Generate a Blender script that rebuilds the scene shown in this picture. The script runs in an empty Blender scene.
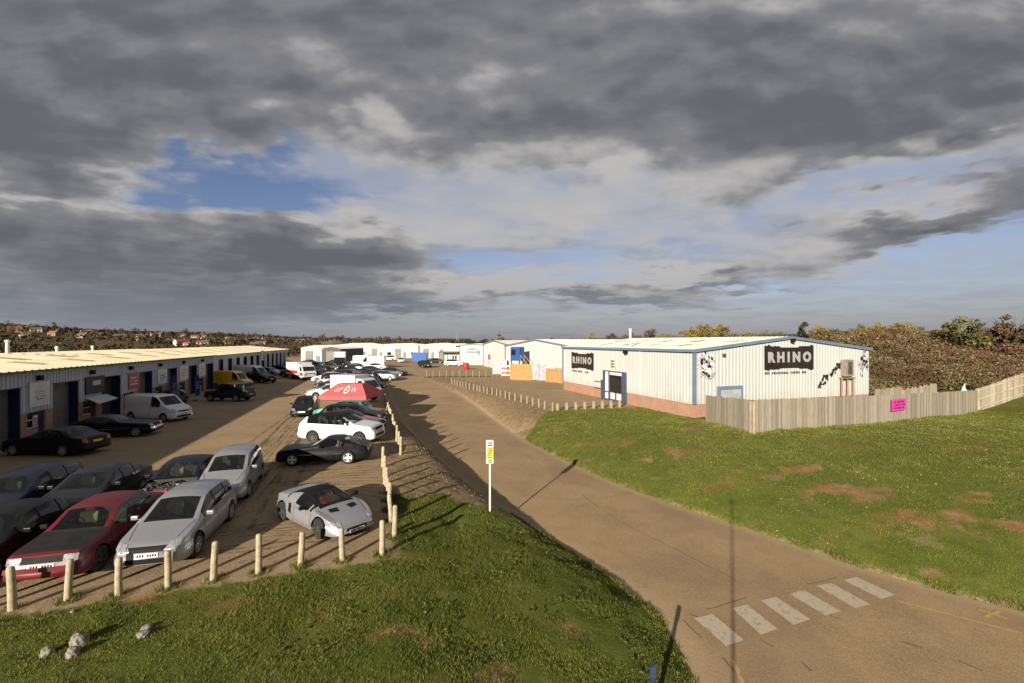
import bpy, bmesh, math, random
import numpy as np
from mathutils import Vector, Matrix
from mathutils.bvhtree import BVHTree
R = math.radians
PI = math.pi
scene = bpy.context.scene
COL = scene.collection
rnd = random.Random(7)
F = 455.0      # 16 mm lens on a 36 mm sensor, 1024 px wide
CAMZ = 6.0

# ------------------------------------------------------------------ helpers
def place(px, py, z=0.0):
    """world point at height z seen in the photo at (px, py): used to survey positions once"""
    Z = (CAMZ - z) * F / (py - 341.5)
    return ((px - 512) / F * Z, Z, z)

def tag(o, label=None, cat=None, group=None, kind=None):
    if label: o['label'] = label
    if cat: o['category'] = cat
    if group: o['group'] = group
    if kind: o['kind'] = kind
    return o

def empty(name, loc=(0, 0, 0), rz=0.0, label=None, cat=None, group=None):
    o = bpy.data.objects.new(name, None)
    COL.objects.link(o)
    o.location = loc
    o.rotation_euler = (0, 0, rz)
    o.empty_display_size = 0.2
    return tag(o, label, cat, group)

def copy_tree(o, parent=None):
    c = o.copy()
    COL.objects.link(c)
    if parent is not None:
        mpi = o.matrix_parent_inverse.copy()
        c.parent = parent
        c.matrix_parent_inverse = mpi
    for ch in list(o.children):
        copy_tree(ch, c)
    return c

class MB:
    def __init__(s):
        s.v = []; s.f = []; s.m = []
    def quad(s, a, b, c, d, m=0):
        n = len(s.v); s.v += [tuple(a), tuple(b), tuple(c), tuple(d)]; s.f.append((n, n+1, n+2, n+3)); s.m.append(m)
    def poly(s, pts, m=0):
        n = len(s.v); s.v += [tuple(p) for p in pts]; s.f.append(tuple(range(n, n+len(pts)))); s.m.append(m)
    def box(s, c, size, rz=0.0, m=0, taper=1.0):
        cx, cy, cz = c; sx, sy, sz = size[0]/2, size[1]/2, size[2]/2
        n = len(s.v); ca, sa = math.cos(rz), math.sin(rz)
        for dz in (-1, 1):
            k = taper if dz > 0 else 1.0
            for dx, dy in ((-1, -1), (1, -1), (1, 1), (-1, 1)):
                x, y = dx*sx*k, dy*sy*k
                s.v.append((cx + x*ca - y*sa, cy + x*sa + y*ca, cz + dz*sz))
        for f in ((0, 3, 2, 1), (4, 5, 6, 7), (0, 1, 5, 4), (1, 2, 6, 5), (2, 3, 7, 6), (3, 0, 4, 7)):
            s.f.append(tuple(n+i for i in f)); s.m.append(m)
    def tube(s, pts, rad, n=8, m=0, cap=True):
        base = len(s.v); P = [Vector(p) for p in pts]
        if not hasattr(rad, '__len__'): rad = [rad]*len(P)
        for i, p in enumerate(P):
            d = (P[min(i+1, len(P)-1)] - P[max(i-1, 0)])
            d = d.normalized() if d.length > 1e-9 else Vector((0, 0, 1))
            a = Vector((1, 0, 0)) if abs(d.x) < 0.8 else Vector((0, 1, 0))
            u = d.cross(a).normalized(); w = d.cross(u)
            for k in range(n):
                t = 2*PI*k/n
                s.v.append(tuple(p + (u*math.cos(t) + w*math.sin(t))*rad[i]))
        for i in range(len(P)-1):
            for k in range(n):
                k2 = (k+1) % n
                s.f.append((base+i*n+k, base+i*n+k2, base+(i+1)*n+k2, base+(i+1)*n+k)); s.m.append(m)
        if cap:
            s.f.append(tuple(base+k for k in range(n))[::-1]); s.m.append(m)
            s.f.append(tuple(base+(len(P)-1)*n+k for k in range(n))); s.m.append(m)
    def lathe(s, prof, n=16, axis='z', c=(0, 0, 0), m=0):
        base = len(s.v)
        for (r, h) in prof:
            for k in range(n):
                t = 2*PI*k/n
                a, b = r*math.cos(t), r*math.sin(t)
                p = (a, b, h) if axis == 'z' else (a, h, b)
                s.v.append((c[0]+p[0], c[1]+p[1], c[2]+p[2]))
        for i in range(len(prof)-1):
            for k in range(n):
                k2 = (k+1) % n
                s.f.append((base+i*n+k, base+i*n+k2, base+(i+1)*n+k2, base+(i+1)*n+k)); s.m.append(m)
    def build(s, name, mats, parent=None, smooth=False, loc=None, rz=None):
        me = bpy.data.meshes.new(name)
        me.from_pydata(s.v, [], s.f)
        if not isinstance(mats, (list, tuple)): mats = [mats]
        for mt in mats: me.materials.append(mt)
        if len(mats) > 1: me.polygons.foreach_set('material_index', s.m)
        if smooth: me.polygons.foreach_set('use_smooth', [True]*len(s.f))
        me.update()
        o = bpy.data.objects.new(name, me)
        COL.objects.link(o)
        if parent is not None: o.parent = parent
        if loc is not None: o.location = loc
        if rz is not None: o.rotation_euler = (0, 0, rz)
        return o

def fix_normals(o):
    bm = bmesh.new(); bm.from_mesh(o.data)
    bmesh.ops.recalc_face_normals(bm, faces=bm.faces)
    bm.to_mesh(o.data); bm.free()
    return o

def bevel(o, w, seg=1):
    bm = bmesh.new(); bm.from_mesh(o.data)
    bmesh.ops.remove_doubles(bm, verts=bm.verts, dist=1e-5)
    bmesh.ops.bevel(bm, geom=list(bm.edges), offset=w, segments=seg, affect='EDGES', profile=0.6)
    bm.to_mesh(o.data); bm.free()
    return o

def text_obj(name, body, size, mat, parent, bold=0.0, sx=1.0, extrude=0.01):
    cu = bpy.data.curves.new(name, 'FONT')
    cu.body = body; cu.size = size; cu.extrude = extrude; cu.offset = bold
    cu.align_x = 'CENTER'; cu.align_y = 'CENTER'; cu.resolution_u = 3
    t = bpy.data.objects.new(name, cu); COL.objects.link(t)
    dg = bpy.context.evaluated_depsgraph_get()
    me = bpy.data.meshes.new_from_object(t.evaluated_get(dg))
    bpy.data.objects.remove(t); me.name = name
    me.materials.clear(); me.materials.append(mat)
    for v in me.vertices: v.co.x *= sx
    o = bpy.data.objects.new(name, me); COL.objects.link(o); o.parent = parent
    return o

# ------------------------------------------------------------------ materials
def smoothstep(x):
    x = np.clip(x, 0, 1); return x*x*(3-2*x)

class NT:
    """small node-tree helper"""
    def __init__(s, tree):
        s.t = tree; s.n = tree.nodes; s.l = tree.links; s.n.clear()
    def node(s, typ, **kw):
        nd = s.n.new(typ)
        for k, v in kw.items():
            if k.startswith('i_'):
                s.set(nd.inputs[k[2:].replace('_', ' ')], v)
            else: setattr(nd, k, v)
        return nd
    def set(s, inp, v):
        if isinstance(v, bpy.types.NodeSocket): s.l.new(v, inp)
        elif hasattr(v, '__len__') and len(v) == 3 and inp.type == 'RGBA': inp.default_value = (*v, 1)
        else: inp.default_value = v
    def math(s, op, a, b=0.0, c=None, clamp=False):
        nd = s.n.new('ShaderNodeMath'); nd.operation = op; nd.use_clamp = clamp
        s.set(nd.inputs[0], a); s.set(nd.inputs[1], b)
        if c is not None: s.set(nd.inputs[2], c)
        return nd.outputs[0]
    def mix(s, fac, a, b, blend='MIX'):
        nd = s.n.new('ShaderNodeMix'); nd.data_type = 'RGBA'; nd.blend_type = blend; nd.clamp_factor = True
        s.set(nd.inputs[0], fac); s.set(nd.inputs[6], a); s.set(nd.inputs[7], b)
        return nd.outputs[2]
    def noise(s, vec, scale, detail=4, rough=0.55, dist=0.0, out=0):
        nd = s.n.new('ShaderNodeTexNoise')
        if vec is not None: s.l.new(vec, nd.inputs['Vector'])
        nd.inputs['Scale'].default_value = scale; nd.inputs['Detail'].default_value = detail
        nd.inputs['Roughness'].default_value = rough; nd.inputs['Distortion'].default_value = dist
        return nd.outputs[out]
    def ramp(s, fac, a, b):
        nd = s.n.new('ShaderNodeMapRange'); nd.interpolation_type = 'SMOOTHSTEP'
        s.set(nd.inputs['Value'], fac); nd.inputs['From Min'].default_value = a; nd.inputs['From Max'].default_value = b
        return nd.outputs[0]

def newmat(name):
    m = bpy.data.materials.new(name); m.use_nodes = True
    return m, NT(m.node_tree)

def finish(nt, color, rough=0.7, metal=0.0, bump=None, bstr=0.3, bdist=0.02, spec=0.5, coat=0.0):
    b = nt.node('ShaderNodeBsdfPrincipled')
    nt.set(b.inputs['Base Color'], color); nt.set(b.inputs['Roughness'], rough)
    nt.set(b.inputs['Metallic'], metal); nt.set(b.inputs['Specular IOR Level'], spec)
    if coat: b.inputs['Coat Weight'].default_value = coat; b.inputs['Coat Roughness'].default_value = 0.04
    if bump is not None:
        bn = nt.node('ShaderNodeBump'); bn.inputs['Strength'].default_value = bstr; bn.inputs['Distance'].default_value = bdist
        nt.l.new(bump, bn.inputs['Height']); nt.l.new(bn.outputs[0], b.inputs['Normal'])
    o = nt.node('ShaderNodeOutputMaterial'); nt.l.new(b.outputs[0], o.inputs[0])
    return b

_mc = {}
def plain(name, col, rough=0.6, var=0.12, scale=3.0, metal=0.0, bump=0.0, spec=0.4, coat=0.0, dirt=None):
    """paint-like material with slight procedural wear"""
    if name in _mc: return _mc[name]
    m, nt = newmat(name)
    co = nt.node('ShaderNodeTexCoord').outputs['Object']
    n = nt.noise(co, scale, 5, 0.6)
    n2 = nt.noise(co, scale*7, 3, 0.6)
    f = nt.math('ADD', nt.math('MULTIPLY', n, 0.7), nt.math('MULTIPLY', n2, 0.3))
    f = nt.ramp(f, 0.35, 0.65)
    c = nt.mix(f, [x*(1-var) for x in col], [min(1, x*(1+var)) for x in col])
    if dirt:
        g = nt.ramp(nt.noise(co, scale*0.6, 6, 0.7), 0.5, 0.75)
        c = nt.mix(nt.math('MULTIPLY', g, dirt[3]), c, dirt[:3])
    r = nt.math('ADD', rough, nt.math('MULTIPLY', nt.math('SUBTRACT', n, 0.5), 0.2), clamp=True)
    finish(nt, c, r, metal, n2 if bump else None, bump, 0.02, spec, coat)
    _mc[name] = m
    return m

def carpaint(name, col, metal=0.0, rough=0.35):
    if name in _mc: return _mc[name]
    m, nt = newmat(name)
    co = nt.node('ShaderNodeTexCoord').outputs['Object']
    d = nt.ramp(nt.noise(co, 2.5, 5, 0.65), 0.45, 0.8)
    c = nt.mix(nt.math('MULTIPLY', d, 0.22 if max(col) > .2 else 0.05), col, (0.16, 0.13, 0.10))
    r = nt.math('ADD', rough, nt.math('MULTIPLY', d, 0.2))
    b = finish(nt, c, r, metal, None, spec=0.5 if max(col) > .1 else .18, coat=0.6 if max(col) > .2 else .08)
    _mc[name] = m
    return m

def glassmat():
    m, nt = newmat('car_glass')
    fr = nt.node('ShaderNodeFresnel'); fr.inputs[0].default_value = 1.5
    tr = nt.node('ShaderNodeBsdfTransparent'); tr.inputs[0].default_value = (0.5, 0.54, 0.52, 1)
    gl = nt.node('ShaderNodeBsdfGlossy'); gl.inputs['Roughness'].default_value = 0.03; gl.inputs[0].default_value = (1, 1, 1, 1)
    df = nt.node('ShaderNodeBsdfDiffuse'); df.inputs[0].default_value = (0.1, 0.1, 0.1, 1)
    m0 = nt.node('ShaderNodeMixShader'); m0.inputs[0].default_value = 0.04
    nt.l.new(tr.outputs[0], m0.inputs[1]); nt.l.new(df.outputs[0], m0.inputs[2])
    mx = nt.node('ShaderNodeMixShader'); nt.l.new(nt.math('MULTIPLY', fr.outputs[0], 0.85, clamp=True), mx.inputs[0])
    nt.l.new(m0.outputs[0], mx.inputs[1]); nt.l.new(gl.outputs[0], mx.inputs[2])
    o = nt.node('ShaderNodeOutputMaterial'); nt.l.new(mx.outputs[0], o.inputs[0])
    return m
M = {}
M['glass'] = glassmat()
M['darkglass'] = plain('dark_glass', (0.015, 0.017, 0.02), 0.06, 0.1, spec=0.8)
M['tyre'] = plain('tyre_rubber', (0.022, 0.021, 0.02), 0.85)
M['rim'] = plain('alloy_rim', (0.55, 0.55, 0.56), 0.35, 0.1, metal=0.7)
M['rimwhite'] = plain('pale_alloy_rim', (0.8, 0.8, 0.8), 0.4, 0.05, metal=0.2)
M['rimdark'] = plain('dark_alloy_rim', (0.12, 0.12, 0.125), 0.35, 0.1, metal=0.6)
M['black'] = plain('black_plastic', (0.012, 0.012, 0.013), 0.6, spec=.12)
M['trim'] = plain('grey_trim', (0.07, 0.07, 0.072), 0.6)
M['interior'] = plain('dark_interior', (0.045, 0.042, 0.04), 0.8)
M['tanseat'] = plain('pale_seat_cloth', (0.50, 0.44, 0.30), 0.85)
M['redseat'] = plain('red_seat_leather', (0.30, 0.05, 0.03), 0.6)
M['greyseat'] = plain('grey_seat_cloth', (0.12, 0.12, 0.12), 0.85)
M['chrome'] = plain('chrome_trim', (0.8, 0.8, 0.8), 0.12, 0.05, metal=1.0)
M['lamp'] = plain('headlight_lens', (0.26, 0.27, 0.285), 0.15, 0.5, 25.0, spec=.8, coat=.8)
M['lampclear'] = plain('headlight_reflector', (0.6, 0.61, 0.62), 0.08, 0.2, 20, metal=0.6, coat=1.0)
M['tail'] = plain('tail_light_lens', (0.45, 0.015, 0.01), 0.15, 0.2, coat=1.0)
M['amber'] = plain('amber_lens', (0.7, 0.25, 0.02), 0.2, 0.1, coat=1.0)
M['plate'] = plain('white_number_plate', (0.75, 0.75, 0.72), 0.4, 0.06)
M['platey'] = plain('yellow_number_plate', (0.7, 0.52, 0.05), 0.4, 0.06)
M['engine'] = plain('oily_engine', (0.05, 0.045, 0.04), 0.5, 0.5, 9.0, bump=0.3)
M['redpart'] = plain('red_plastic_part', (0.55, 0.03, 0.02), 0.4)
M['white'] = plain('white_paint', (0.78, 0.77, 0.73), 0.5, 0.06, 2.0, dirt=(0.35, 0.3, 0.22, 0.35))
M['steel'] = plain('grey_steel', (0.33, 0.34, 0.35), 0.45, 0.12, metal=0.3)
M['galv'] = plain('galvanised_steel', (0.42, 0.45, 0.47), 0.5, 0.18, 1.5, metal=0.2)
# ------------------------------------------------------------------ camera, sun, sky
cam_d = bpy.data.cameras.new('camera'); cam_d.lens = 16.0; cam_d.sensor_width = 36.0
cam_d.clip_end = 12000; cam_d.clip_start = 0.05
cam = bpy.data.objects.new('camera', cam_d); COL.objects.link(cam)
cam.location = (0, 0, CAMZ); cam.rotation_euler = (R(90), 0, 0)
scene.camera = cam
SUN_EL = R(16.9); SUN_AZ = math.atan2(-0.432, -0.902)   # direction to the sun, behind the camera and left
sd = Vector((-0.432*math.cos(SUN_EL), -0.902*math.cos(SUN_EL), math.sin(SUN_EL))).normalized()
sl = bpy.data.lights.new('sun', 'SUN'); sl.energy = 5.0; sl.angle = R(0.55); sl.color = (1.0, 0.89, 0.74)
so = bpy.data.objects.new('sun', sl); COL.objects.link(so)
so.rotation_euler = (-sd).to_track_quat('-Z', 'Y').to_euler(); so.location = sd*60
scene.view_settings.view_transform = 'Standard'; scene.view_settings.look = 'None'
scene.view_settings.gamma = 1.0; scene.view_settings.exposure = 0.75
scene.cycles.max_bounces = 6; scene.cycles.diffuse_bounces = 2; scene.cycles.transparent_max_bounces = 12
scene.cycles.glossy_bounces = 3; scene.cycles.use_denoising = True
scene.cycles.sample_clamp_indirect = 4.0

w = bpy.data.worlds.new('World'); scene.world = w; w.use_nodes = True
nt = NT(w.node_tree)
geo = nt.node('ShaderNodeTexCoord').outputs['Generated']
sep = nt.node('ShaderNodeSeparateXYZ'); nt.l.new(geo, sep.inputs[0])
dx, dy, dz = sep.outputs
m_ = nt.math
zc = m_('MAXIMUM', dz, 0.0)
den = m_('ADD', zc, 0.10)
cx = m_('DIVIDE', dx, den); cy = m_('DIVIDE', dy, den)
def comb(x, y, z):
    c = nt.node('ShaderNodeCombineXYZ'); nt.set(c.inputs[0], x); nt.set(c.inputs[1], y); nt.set(c.inputs[2], z); return c.outputs[0]
P = comb(cx, cy, 3.7)
SKY_R3, SKY_R1 = 1.55, 0.9
# slow wobble so that the placed banks of cloud have torn edges
def nfac(vec, scale, detail, rough, dist=0.0, color=False):
    return nt.noise(vec, scale, detail, rough, dist, 1 if color else 0)
wobc = nt.node('ShaderNodeSeparateColor'); nt.l.new(nfac(P, 1.6, 4, 0.58, 0, True), wobc.inputs[0])
ix0 = m_('DIVIDE', dx, m_('MAXIMUM', dy, 0.05)); iz0 = m_('DIVIDE', dz, m_('MAXIMUM', dy, 0.05))
ix = m_('ADD', ix0, m_('MULTIPLY', m_('SUBTRACT', wobc.outputs[0], 0.5), 0.50))
iz = m_('ADD', iz0, m_('MULTIPLY', m_('MULTIPLY', m_('SUBTRACT', wobc.outputs[1], 0.5), 0.42), m_('ADD', 0.25, m_('MULTIPLY', iz0, 1.6), clamp=True)))
front = nt.ramp(dy, 0.05, 0.3)
# banks and gaps of cloud by direction: (px, py, half-width, half-height, amount, tilt)
COV = [(238, 168, 84, 32, -0.62, -6), (350, 122, 60, 22, -0.26, 0), (385, 170, 60, 26, -0.16, 0),
    (600, 215, 120, 22, -0.12, 8), (860, 185, 230, 22, -0.24, 12), (960, 268, 190, 40, -0.40, 6),
    (470, 268, 90, 13, -0.20, 0), (420, 322, 120, 12, -0.30, 0), (600, 328, 190, 10, -0.3, 0), (620, 140, 60, 22, -0.08, 0),
    (820, 318, 260, 16, -0.36, 0), (540, 258, 50, 10, -0.22, 0),
    (150, 40, 420, 90, 0.34, 0), (620, 60, 420, 75, 0.38, 0), (960, 90, 280, 75, 0.30, 10),
    (150, 255, 240, 42, 0.44, -6), (60, 310, 330, 24, 0.40, 0), (40, 130, 130, 60, 0.36, 0),
    (700, 285, 130, 15, 0.34, 5), (930, 213, 115, 15, 0.52, 17), (735, 198, 55, 14, 0.28, 20),
    (560, 225, 110, 14, 0.16, 4), (330, 285, 150, 14, 0.24, 0), (430, 90, 120, 40, .15, 0)]
BRT = [(60, 182, 110, 14, 0.34, 0), (300, 195, 130, 13, 0.36, -6), (400, 212, 120, 14, 0.36, 0), (250, 40, 110, 30, 0.16, -25),
    (560, 195, 90, 24, 0.42, 0), (590, 235, 150, 12, 0.36, 0), (660, 270, 120, 9, 0.5, 4), (560, 280, 70, 12, 0.3, 0),
    (440, 60, 120, 50, 0.14, 0), (430, 145, 90, 36, 0.28, 0), (300, 110, 120, 40, .12, 0), (840, 65, 200, 30, 0.06, 0), (880, 192, 70, 8, 0.42, 17),
    (940, 160, 200, 14, 0.26, 12), (900, 290, 200, 8, 0.2, 0), (450, 285, 120, 8, 0.34, 0), (780, 310, 90, 6, 0.35, 0),
    (180, 262, 210, 30, -0.26, 0), (60, 215, 160, 26, -0.08, 0), (930, 224, 110, 9, -0.3, 17), (700, 300, 140, 8, -0.2, 0),
    (20, 60, 200, 90, -0.14, 0), (640, 110, 300, 50, -0.10, 0), (960, 110, 200, 40, -0.16, 10), (780, 40, 260, 60, -0.08, 0), (100, 310, 300, 16, -.06, 0)]
VEIL = [(480, 180, 130, 60, .2, 0), (410, 175, 110, 50, 0.25, 0), (640, 220, 200, 70, 0.2, 0), (900, 180, 200, 50, 0.25, 12), (225, 170, 80, 30, -0.35, 0), (950, 270, 200, 40, .1, 0)]
def field(lst, px, py):
    t = 0
    for (a, b, sx, sy, amp, rot) in lst:
        ux = (px-a); uz = (b-py); ca, sa = math.cos(R(rot)), math.sin(R(rot))
        t = t + amp*np.exp(-(((ux*ca+uz*sa)/sx)**2 + ((uz*ca-ux*sa)/sy)**2))
    return t
PX = np.linspace(-180, 1204, 32)
PY = [341, 328, 315, 301, 286, 270, 253, 236, 219, 202, 185, 166, 146, 124, 100, 70, 35, -10, -80]
fx_ = nt.ramp(ix, (PX[0]-512)/F, (PX[-1]-512)/F)
fxn = [q for q in nt.n if q.bl_idname == 'ShaderNodeMapRange'][-1]; fxn.interpolation_type = 'LINEAR'
cur = None
for r_i, py in enumerate(PY):
    rn = nt.node('ShaderNodeValToRGB'); cr = rn.color_ramp; cr.interpolation = 'B_SPLINE'
    c_, b_, v_ = field(COV, PX, py), field(BRT, PX, py), field(VEIL, PX, py)
    while len(cr.elements) < 32: cr.elements.new(0.5)
    for k in range(32):
        cr.elements[k].position = k/31
    for k in range(32):
        cr.elements[k].color = (c_[k]*.5+.5, b_[k]*.5+.5, v_[k]*.5+.5, 1)
    nt.l.new(fx_, rn.inputs[0])
    if cur is None: cur = rn.outputs[0]
    else:
        e0, e1 = (341.5-PY[r_i-1])/F, (341.5-py)/F
        cur = nt.mix(nt.ramp(iz, e0, e1), cur, rn.outputs[0])
fs3 = nt.node('ShaderNodeSeparateColor'); nt.l.new(cur, fs3.inputs[0])
def unp(i, g=1.0): return m_('MULTIPLY', m_('MULTIPLY', m_('SUBTRACT', fs3.outputs[i], 0.5), 2.0*g), front)
n1 = nt.noise(P, 1.0, 6, 0.55, 0.1)
n2 = nt.noise(comb(cx, cy, 11.3), 2.6, 5, 0.55, 0.1)
iv = comb(m_('MULTIPLY', ix0, 0.78), m_('MULTIPLY', iz0, 1.65), 2.0)
n3 = nt.noise(iv, 4.2, 6, 0.50, 0.12)       # clouds seen edge-on towards the horizon
fb = m_('ADD', m_('ADD', m_('MULTIPLY', n1, 0.36), m_('MULTIPLY', n2, 0.22)), m_('MULTIPLY', n3, 0.42))
dens = m_('ADD', m_('ADD', fb, unp(0)), m_('MULTIPLY', m_('SUBTRACT', 1.0, front), 0.36))  # extra unseen cloud behind the camera, added to dim reflections and ambient light
mask = nt.ramp(dens, 0.33, 0.62)
thick = nt.ramp(dens, 0.46, 0.95)
n3b = nt.noise(comb(m_('MULTIPLY', m_('ADD', ix0, 0.02), 0.78), m_('MULTIPLY', m_('ADD', iz0, 0.038), 1.65), 2.0), 4.2, 4, 0.5, 0.12)
n1b = nt.noise(comb(cx, m_('SUBTRACT', cy, 0.10), 3.7), 1.0, 4, 0.5, 0.1)
rel = m_('ADD', m_('MULTIPLY', m_('SUBTRACT', n3, n3b), SKY_R3), m_('MULTIPLY', m_('SUBTRACT', n1, n1b), SKY_R1))
b0 = m_('ADD', m_('ADD', m_('MULTIPLY', m_('SUBTRACT', 1.0, thick), 0.30), rel), m_('MULTIPLY', m_('SUBTRACT', n2, 0.5), 0.65))
b0 = m_('ADD', m_('ADD', b0, unp(1)), m_('SUBTRACT', 0.27, m_('MULTIPLY', m_('SUBTRACT', 1.0, front), 0.12)))  # the added cloud behind the camera is darkened as well to cut ambient light
shade = nt.ramp(b0, -0.1, 1.05)
ccol = nt.mix(nt.ramp(shade, 0.0, 0.42), (0.078, 0.081, 0.092), (0.126, 0.127, 0.138))
ccol = nt.mix(nt.ramp(shade, 0.36, 0.95), ccol, (0.30, 0.29, 0.285))
# thin high veil in the gaps
veil = m_('MULTIPLY', nt.ramp(m_('ADD', n2, unp(2)), 0.36, 0.75), 0.66)
sky = nt.node('ShaderNodeTexSky'); sky.sky_type = 'NISHITA'; sky.sun_disc = False
sky.sun_elevation = SUN_EL; sky.sun_rotation = SUN_AZ % (2*PI)
sky.altitude = 50; sky.air_density = 1.0; sky.dust_density = 0.6; sky.ozone_density = 2.0
skys = nt.mix(1.0, sky.outputs[0], (0.057, 0.050, 0.058), 'MULTIPLY')
skyv = nt.mix(veil, skys, (0.25, 0.265, 0.30))
tot = nt.mix(mask, skyv, ccol)
hz = m_('MULTIPLY', m_('SUBTRACT', 1.0, nt.ramp(dz, 0.0, 0.16)), 0.75)
tot = nt.mix(hz, tot, (0.142, 0.156, 0.185))
bg = nt.node('ShaderNodeBackground'); nt.l.new(tot, bg.inputs[0]); bg.inputs[1].default_value = 1.0
wo = nt.node('ShaderNodeOutputWorld'); nt.l.new(bg.outputs[0], wo.inputs[0])
w.cycles.sampling_method = 'MANUAL'; w.cycles.sample_map_resolution = 512

# ------------------------------------------------------------------ terrain
def zroad(Z):
    return -1.2*(1 - smoothstep((np.asarray(Z, float) - 40)/40.0))
def road_pt(px, py):
    Z = 20.0
    for _ in range(60):
        Z = 0.5*Z + 0.5*(CAMZ - float(zroad(Z)))*F/(py-341.5)
    return ((px-512)/F*Z, Z)
EL = [road_pt(*p) for p in ((372, 357), (376, 366), (382, 378), (386, 388), (393, 403), (407, 430), (437, 460), (475, 494), (510, 514), (560, 544), (620, 583), (662, 620), (691, 668), (712, 740), (760, 960))]
ER = [road_pt(*p) for p in ((1900, 860), (1300, 690), (1150, 650), (1024, 611), (940, 591), (870, 571), (820, 554), (750, 530), (680, 507), (616, 484), (564, 460), (519, 437), (500, 424), (482, 410), (462, 396), (444, 386), (425, 378), (410, 370), (400, 363), (393, 357))]
def mkcurve(pts):
    a = np.array(sorted(((z, x) for x, z in pts))); zz = np.linspace(2, 200, 3961)
    xx = np.interp(zz, a[:, 0], a[:, 1])
    k = np.exp(-np.linspace(-2.5, 2.5, 41)**2); k /= k.sum()
    xp = np.pad(xx, 20, mode='reflect', reflect_type='odd')
    return zz, np.convolve(xp, k, mode='valid')
ZZ, XL = mkcurve(EL); _, XR = mkcurve(ER)
SLL = 1/np.sqrt(1+np.gradient(XL, ZZ)**2); SLR = 1/np.sqrt(1+np.gradient(XR, ZZ)**2)
def s_left(X, Z):  return (np.interp(Z, ZZ, XL) - X)*np.interp(Z, ZZ, SLL)
def s_right(X, Z): return (X - np.interp(Z, ZZ, XR))*np.interp(Z, ZZ, SLR)

def vnoise(X, Z, s, seed=0):
    """cheap smooth value noise"""
    x = np.asarray(X, float)*s + seed*17.3; y = np.asarray(Z, float)*s + seed*9.1
    xi = np.floor(x); yi = np.floor(y); fx = smoothstep(x-xi); fy = smoothstep(y-yi)
    def h(a, b):
        t = np.sin(a*127.1 + b*311.7 + seed*74.7)*43758.5453
        return t-np.floor(t)
    return (h(xi, yi)*(1-fx)+h(xi+1, yi)*fx)*(1-fy) + (h(xi, yi+1)*(1-fx)+h(xi+1, yi+1)*fx)*fy
def fbm(X, Z, s, seed=0, o=4):
    t = 0; a = 0.5; tot_ = 0
    for k in range(o):
        t = t + a*vnoise(X, Z, s*2**k, seed+k); tot_ += a; a *= 0.5
    return t/tot_

# fence points A..E (feet), the lawn is made to meet them
FA = place(705.6, 422.5, 0.2); FB = place(752, 433, 0.6); FC = place(890, 422.5, 0.3); FD = place(978, 412, 0.0)
FE = (43.0, 38.2, 1.45); FG = (47.0, 36.0, 2.2)
_cp = np.array([FA, FB, FC, FD, FE, FG, (14.3, 35.7, 0), (6.4, 42, -.05), (3.5, 40, -.1), (0, 50, 0), (6.4, 57, 0), (10, 30, .1), (8, 34, 0),
                (14, 24, .25), (20, 20, .45), (26, 24, .45), (18, 15, .0), (24, 15, .3), (30, 19, .7), (33.1, 35.3, .15), (20.4, 29.4, .45), (36, 30, .45), (30, 29, .35), (33.6, 43, 0), (24, 39, 0.1), 
                (26, 8, .3), (20, 8, -.2), (0, 75, 0), (30, 70, 0), (55, 50, 1.0), (5, 100, 0), (40, 5, 1.2)])
def _tps_fit(c):
    n = len(c); d = np.hypot(c[:, None, 0]-c[None, :, 0], c[:, None, 1]-c[None, :, 1])
    K = np.where(d > 0, d*d*np.log(d+1e-9), 0) + np.eye(n)*2.0
    Pm = np.c_[np.ones(n), c[:, :2]]; A = np.block([[K, Pm], [Pm.T, np.zeros((3, 3))]])
    return np.linalg.solve(A, np.r_[c[:, 2], 0, 0, 0])
_w = _tps_fit(_cp)
def zlawn(X, Z):
    X = np.asarray(X, float); Z = np.asarray(Z, float); s = _w[-3] + _w[-2]*X + _w[-1]*Z
    for i, c in enumerate(_cp):
        d2 = (X-c[0])**2 + (Z-c[1])**2
        s = s + _w[i]*0.5*d2*np.log(d2+1e-9)
    f = smoothstep((70-Z)/12)*smoothstep((64-X)/12)
    return s*f
def left_bound(X, Z):
    """>0 on the near (grass) side of the near bollard line and right of the side line"""
    # near line from (-11.2,10.2) to (-3.65,12.8)
    a = np.array((-11.2, 10.2)); b = np.array((-3.65, 12.75)); d = (b-a)/np.linalg.norm(b-a); n = np.array((d[1], -d[0]))
    s1 = (X-a[0])*n[0] + (Z-a[1])*n[1]           # near side positive
    # side line through (-3.65,13.6) dir (-.29,.957)
    d2 = np.array((-0.29, 0.957)); n2_ = np.array((d2[1], -d2[0]))
    s2 = (X+3.65)*n2_[0] + (Z-13.6)*n2_[1]       # right side positive
    return s1, s2
HU = np.array([-900, -300, 0, 60, 150, 230, 300, 380, 470, 600, 760, 900, 1024, 1400])
HH = np.array([44, 38, 24, 21, 16, 12, 7, 4.0, 4.0, 6, 12, 13, 14, 16.])
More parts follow.
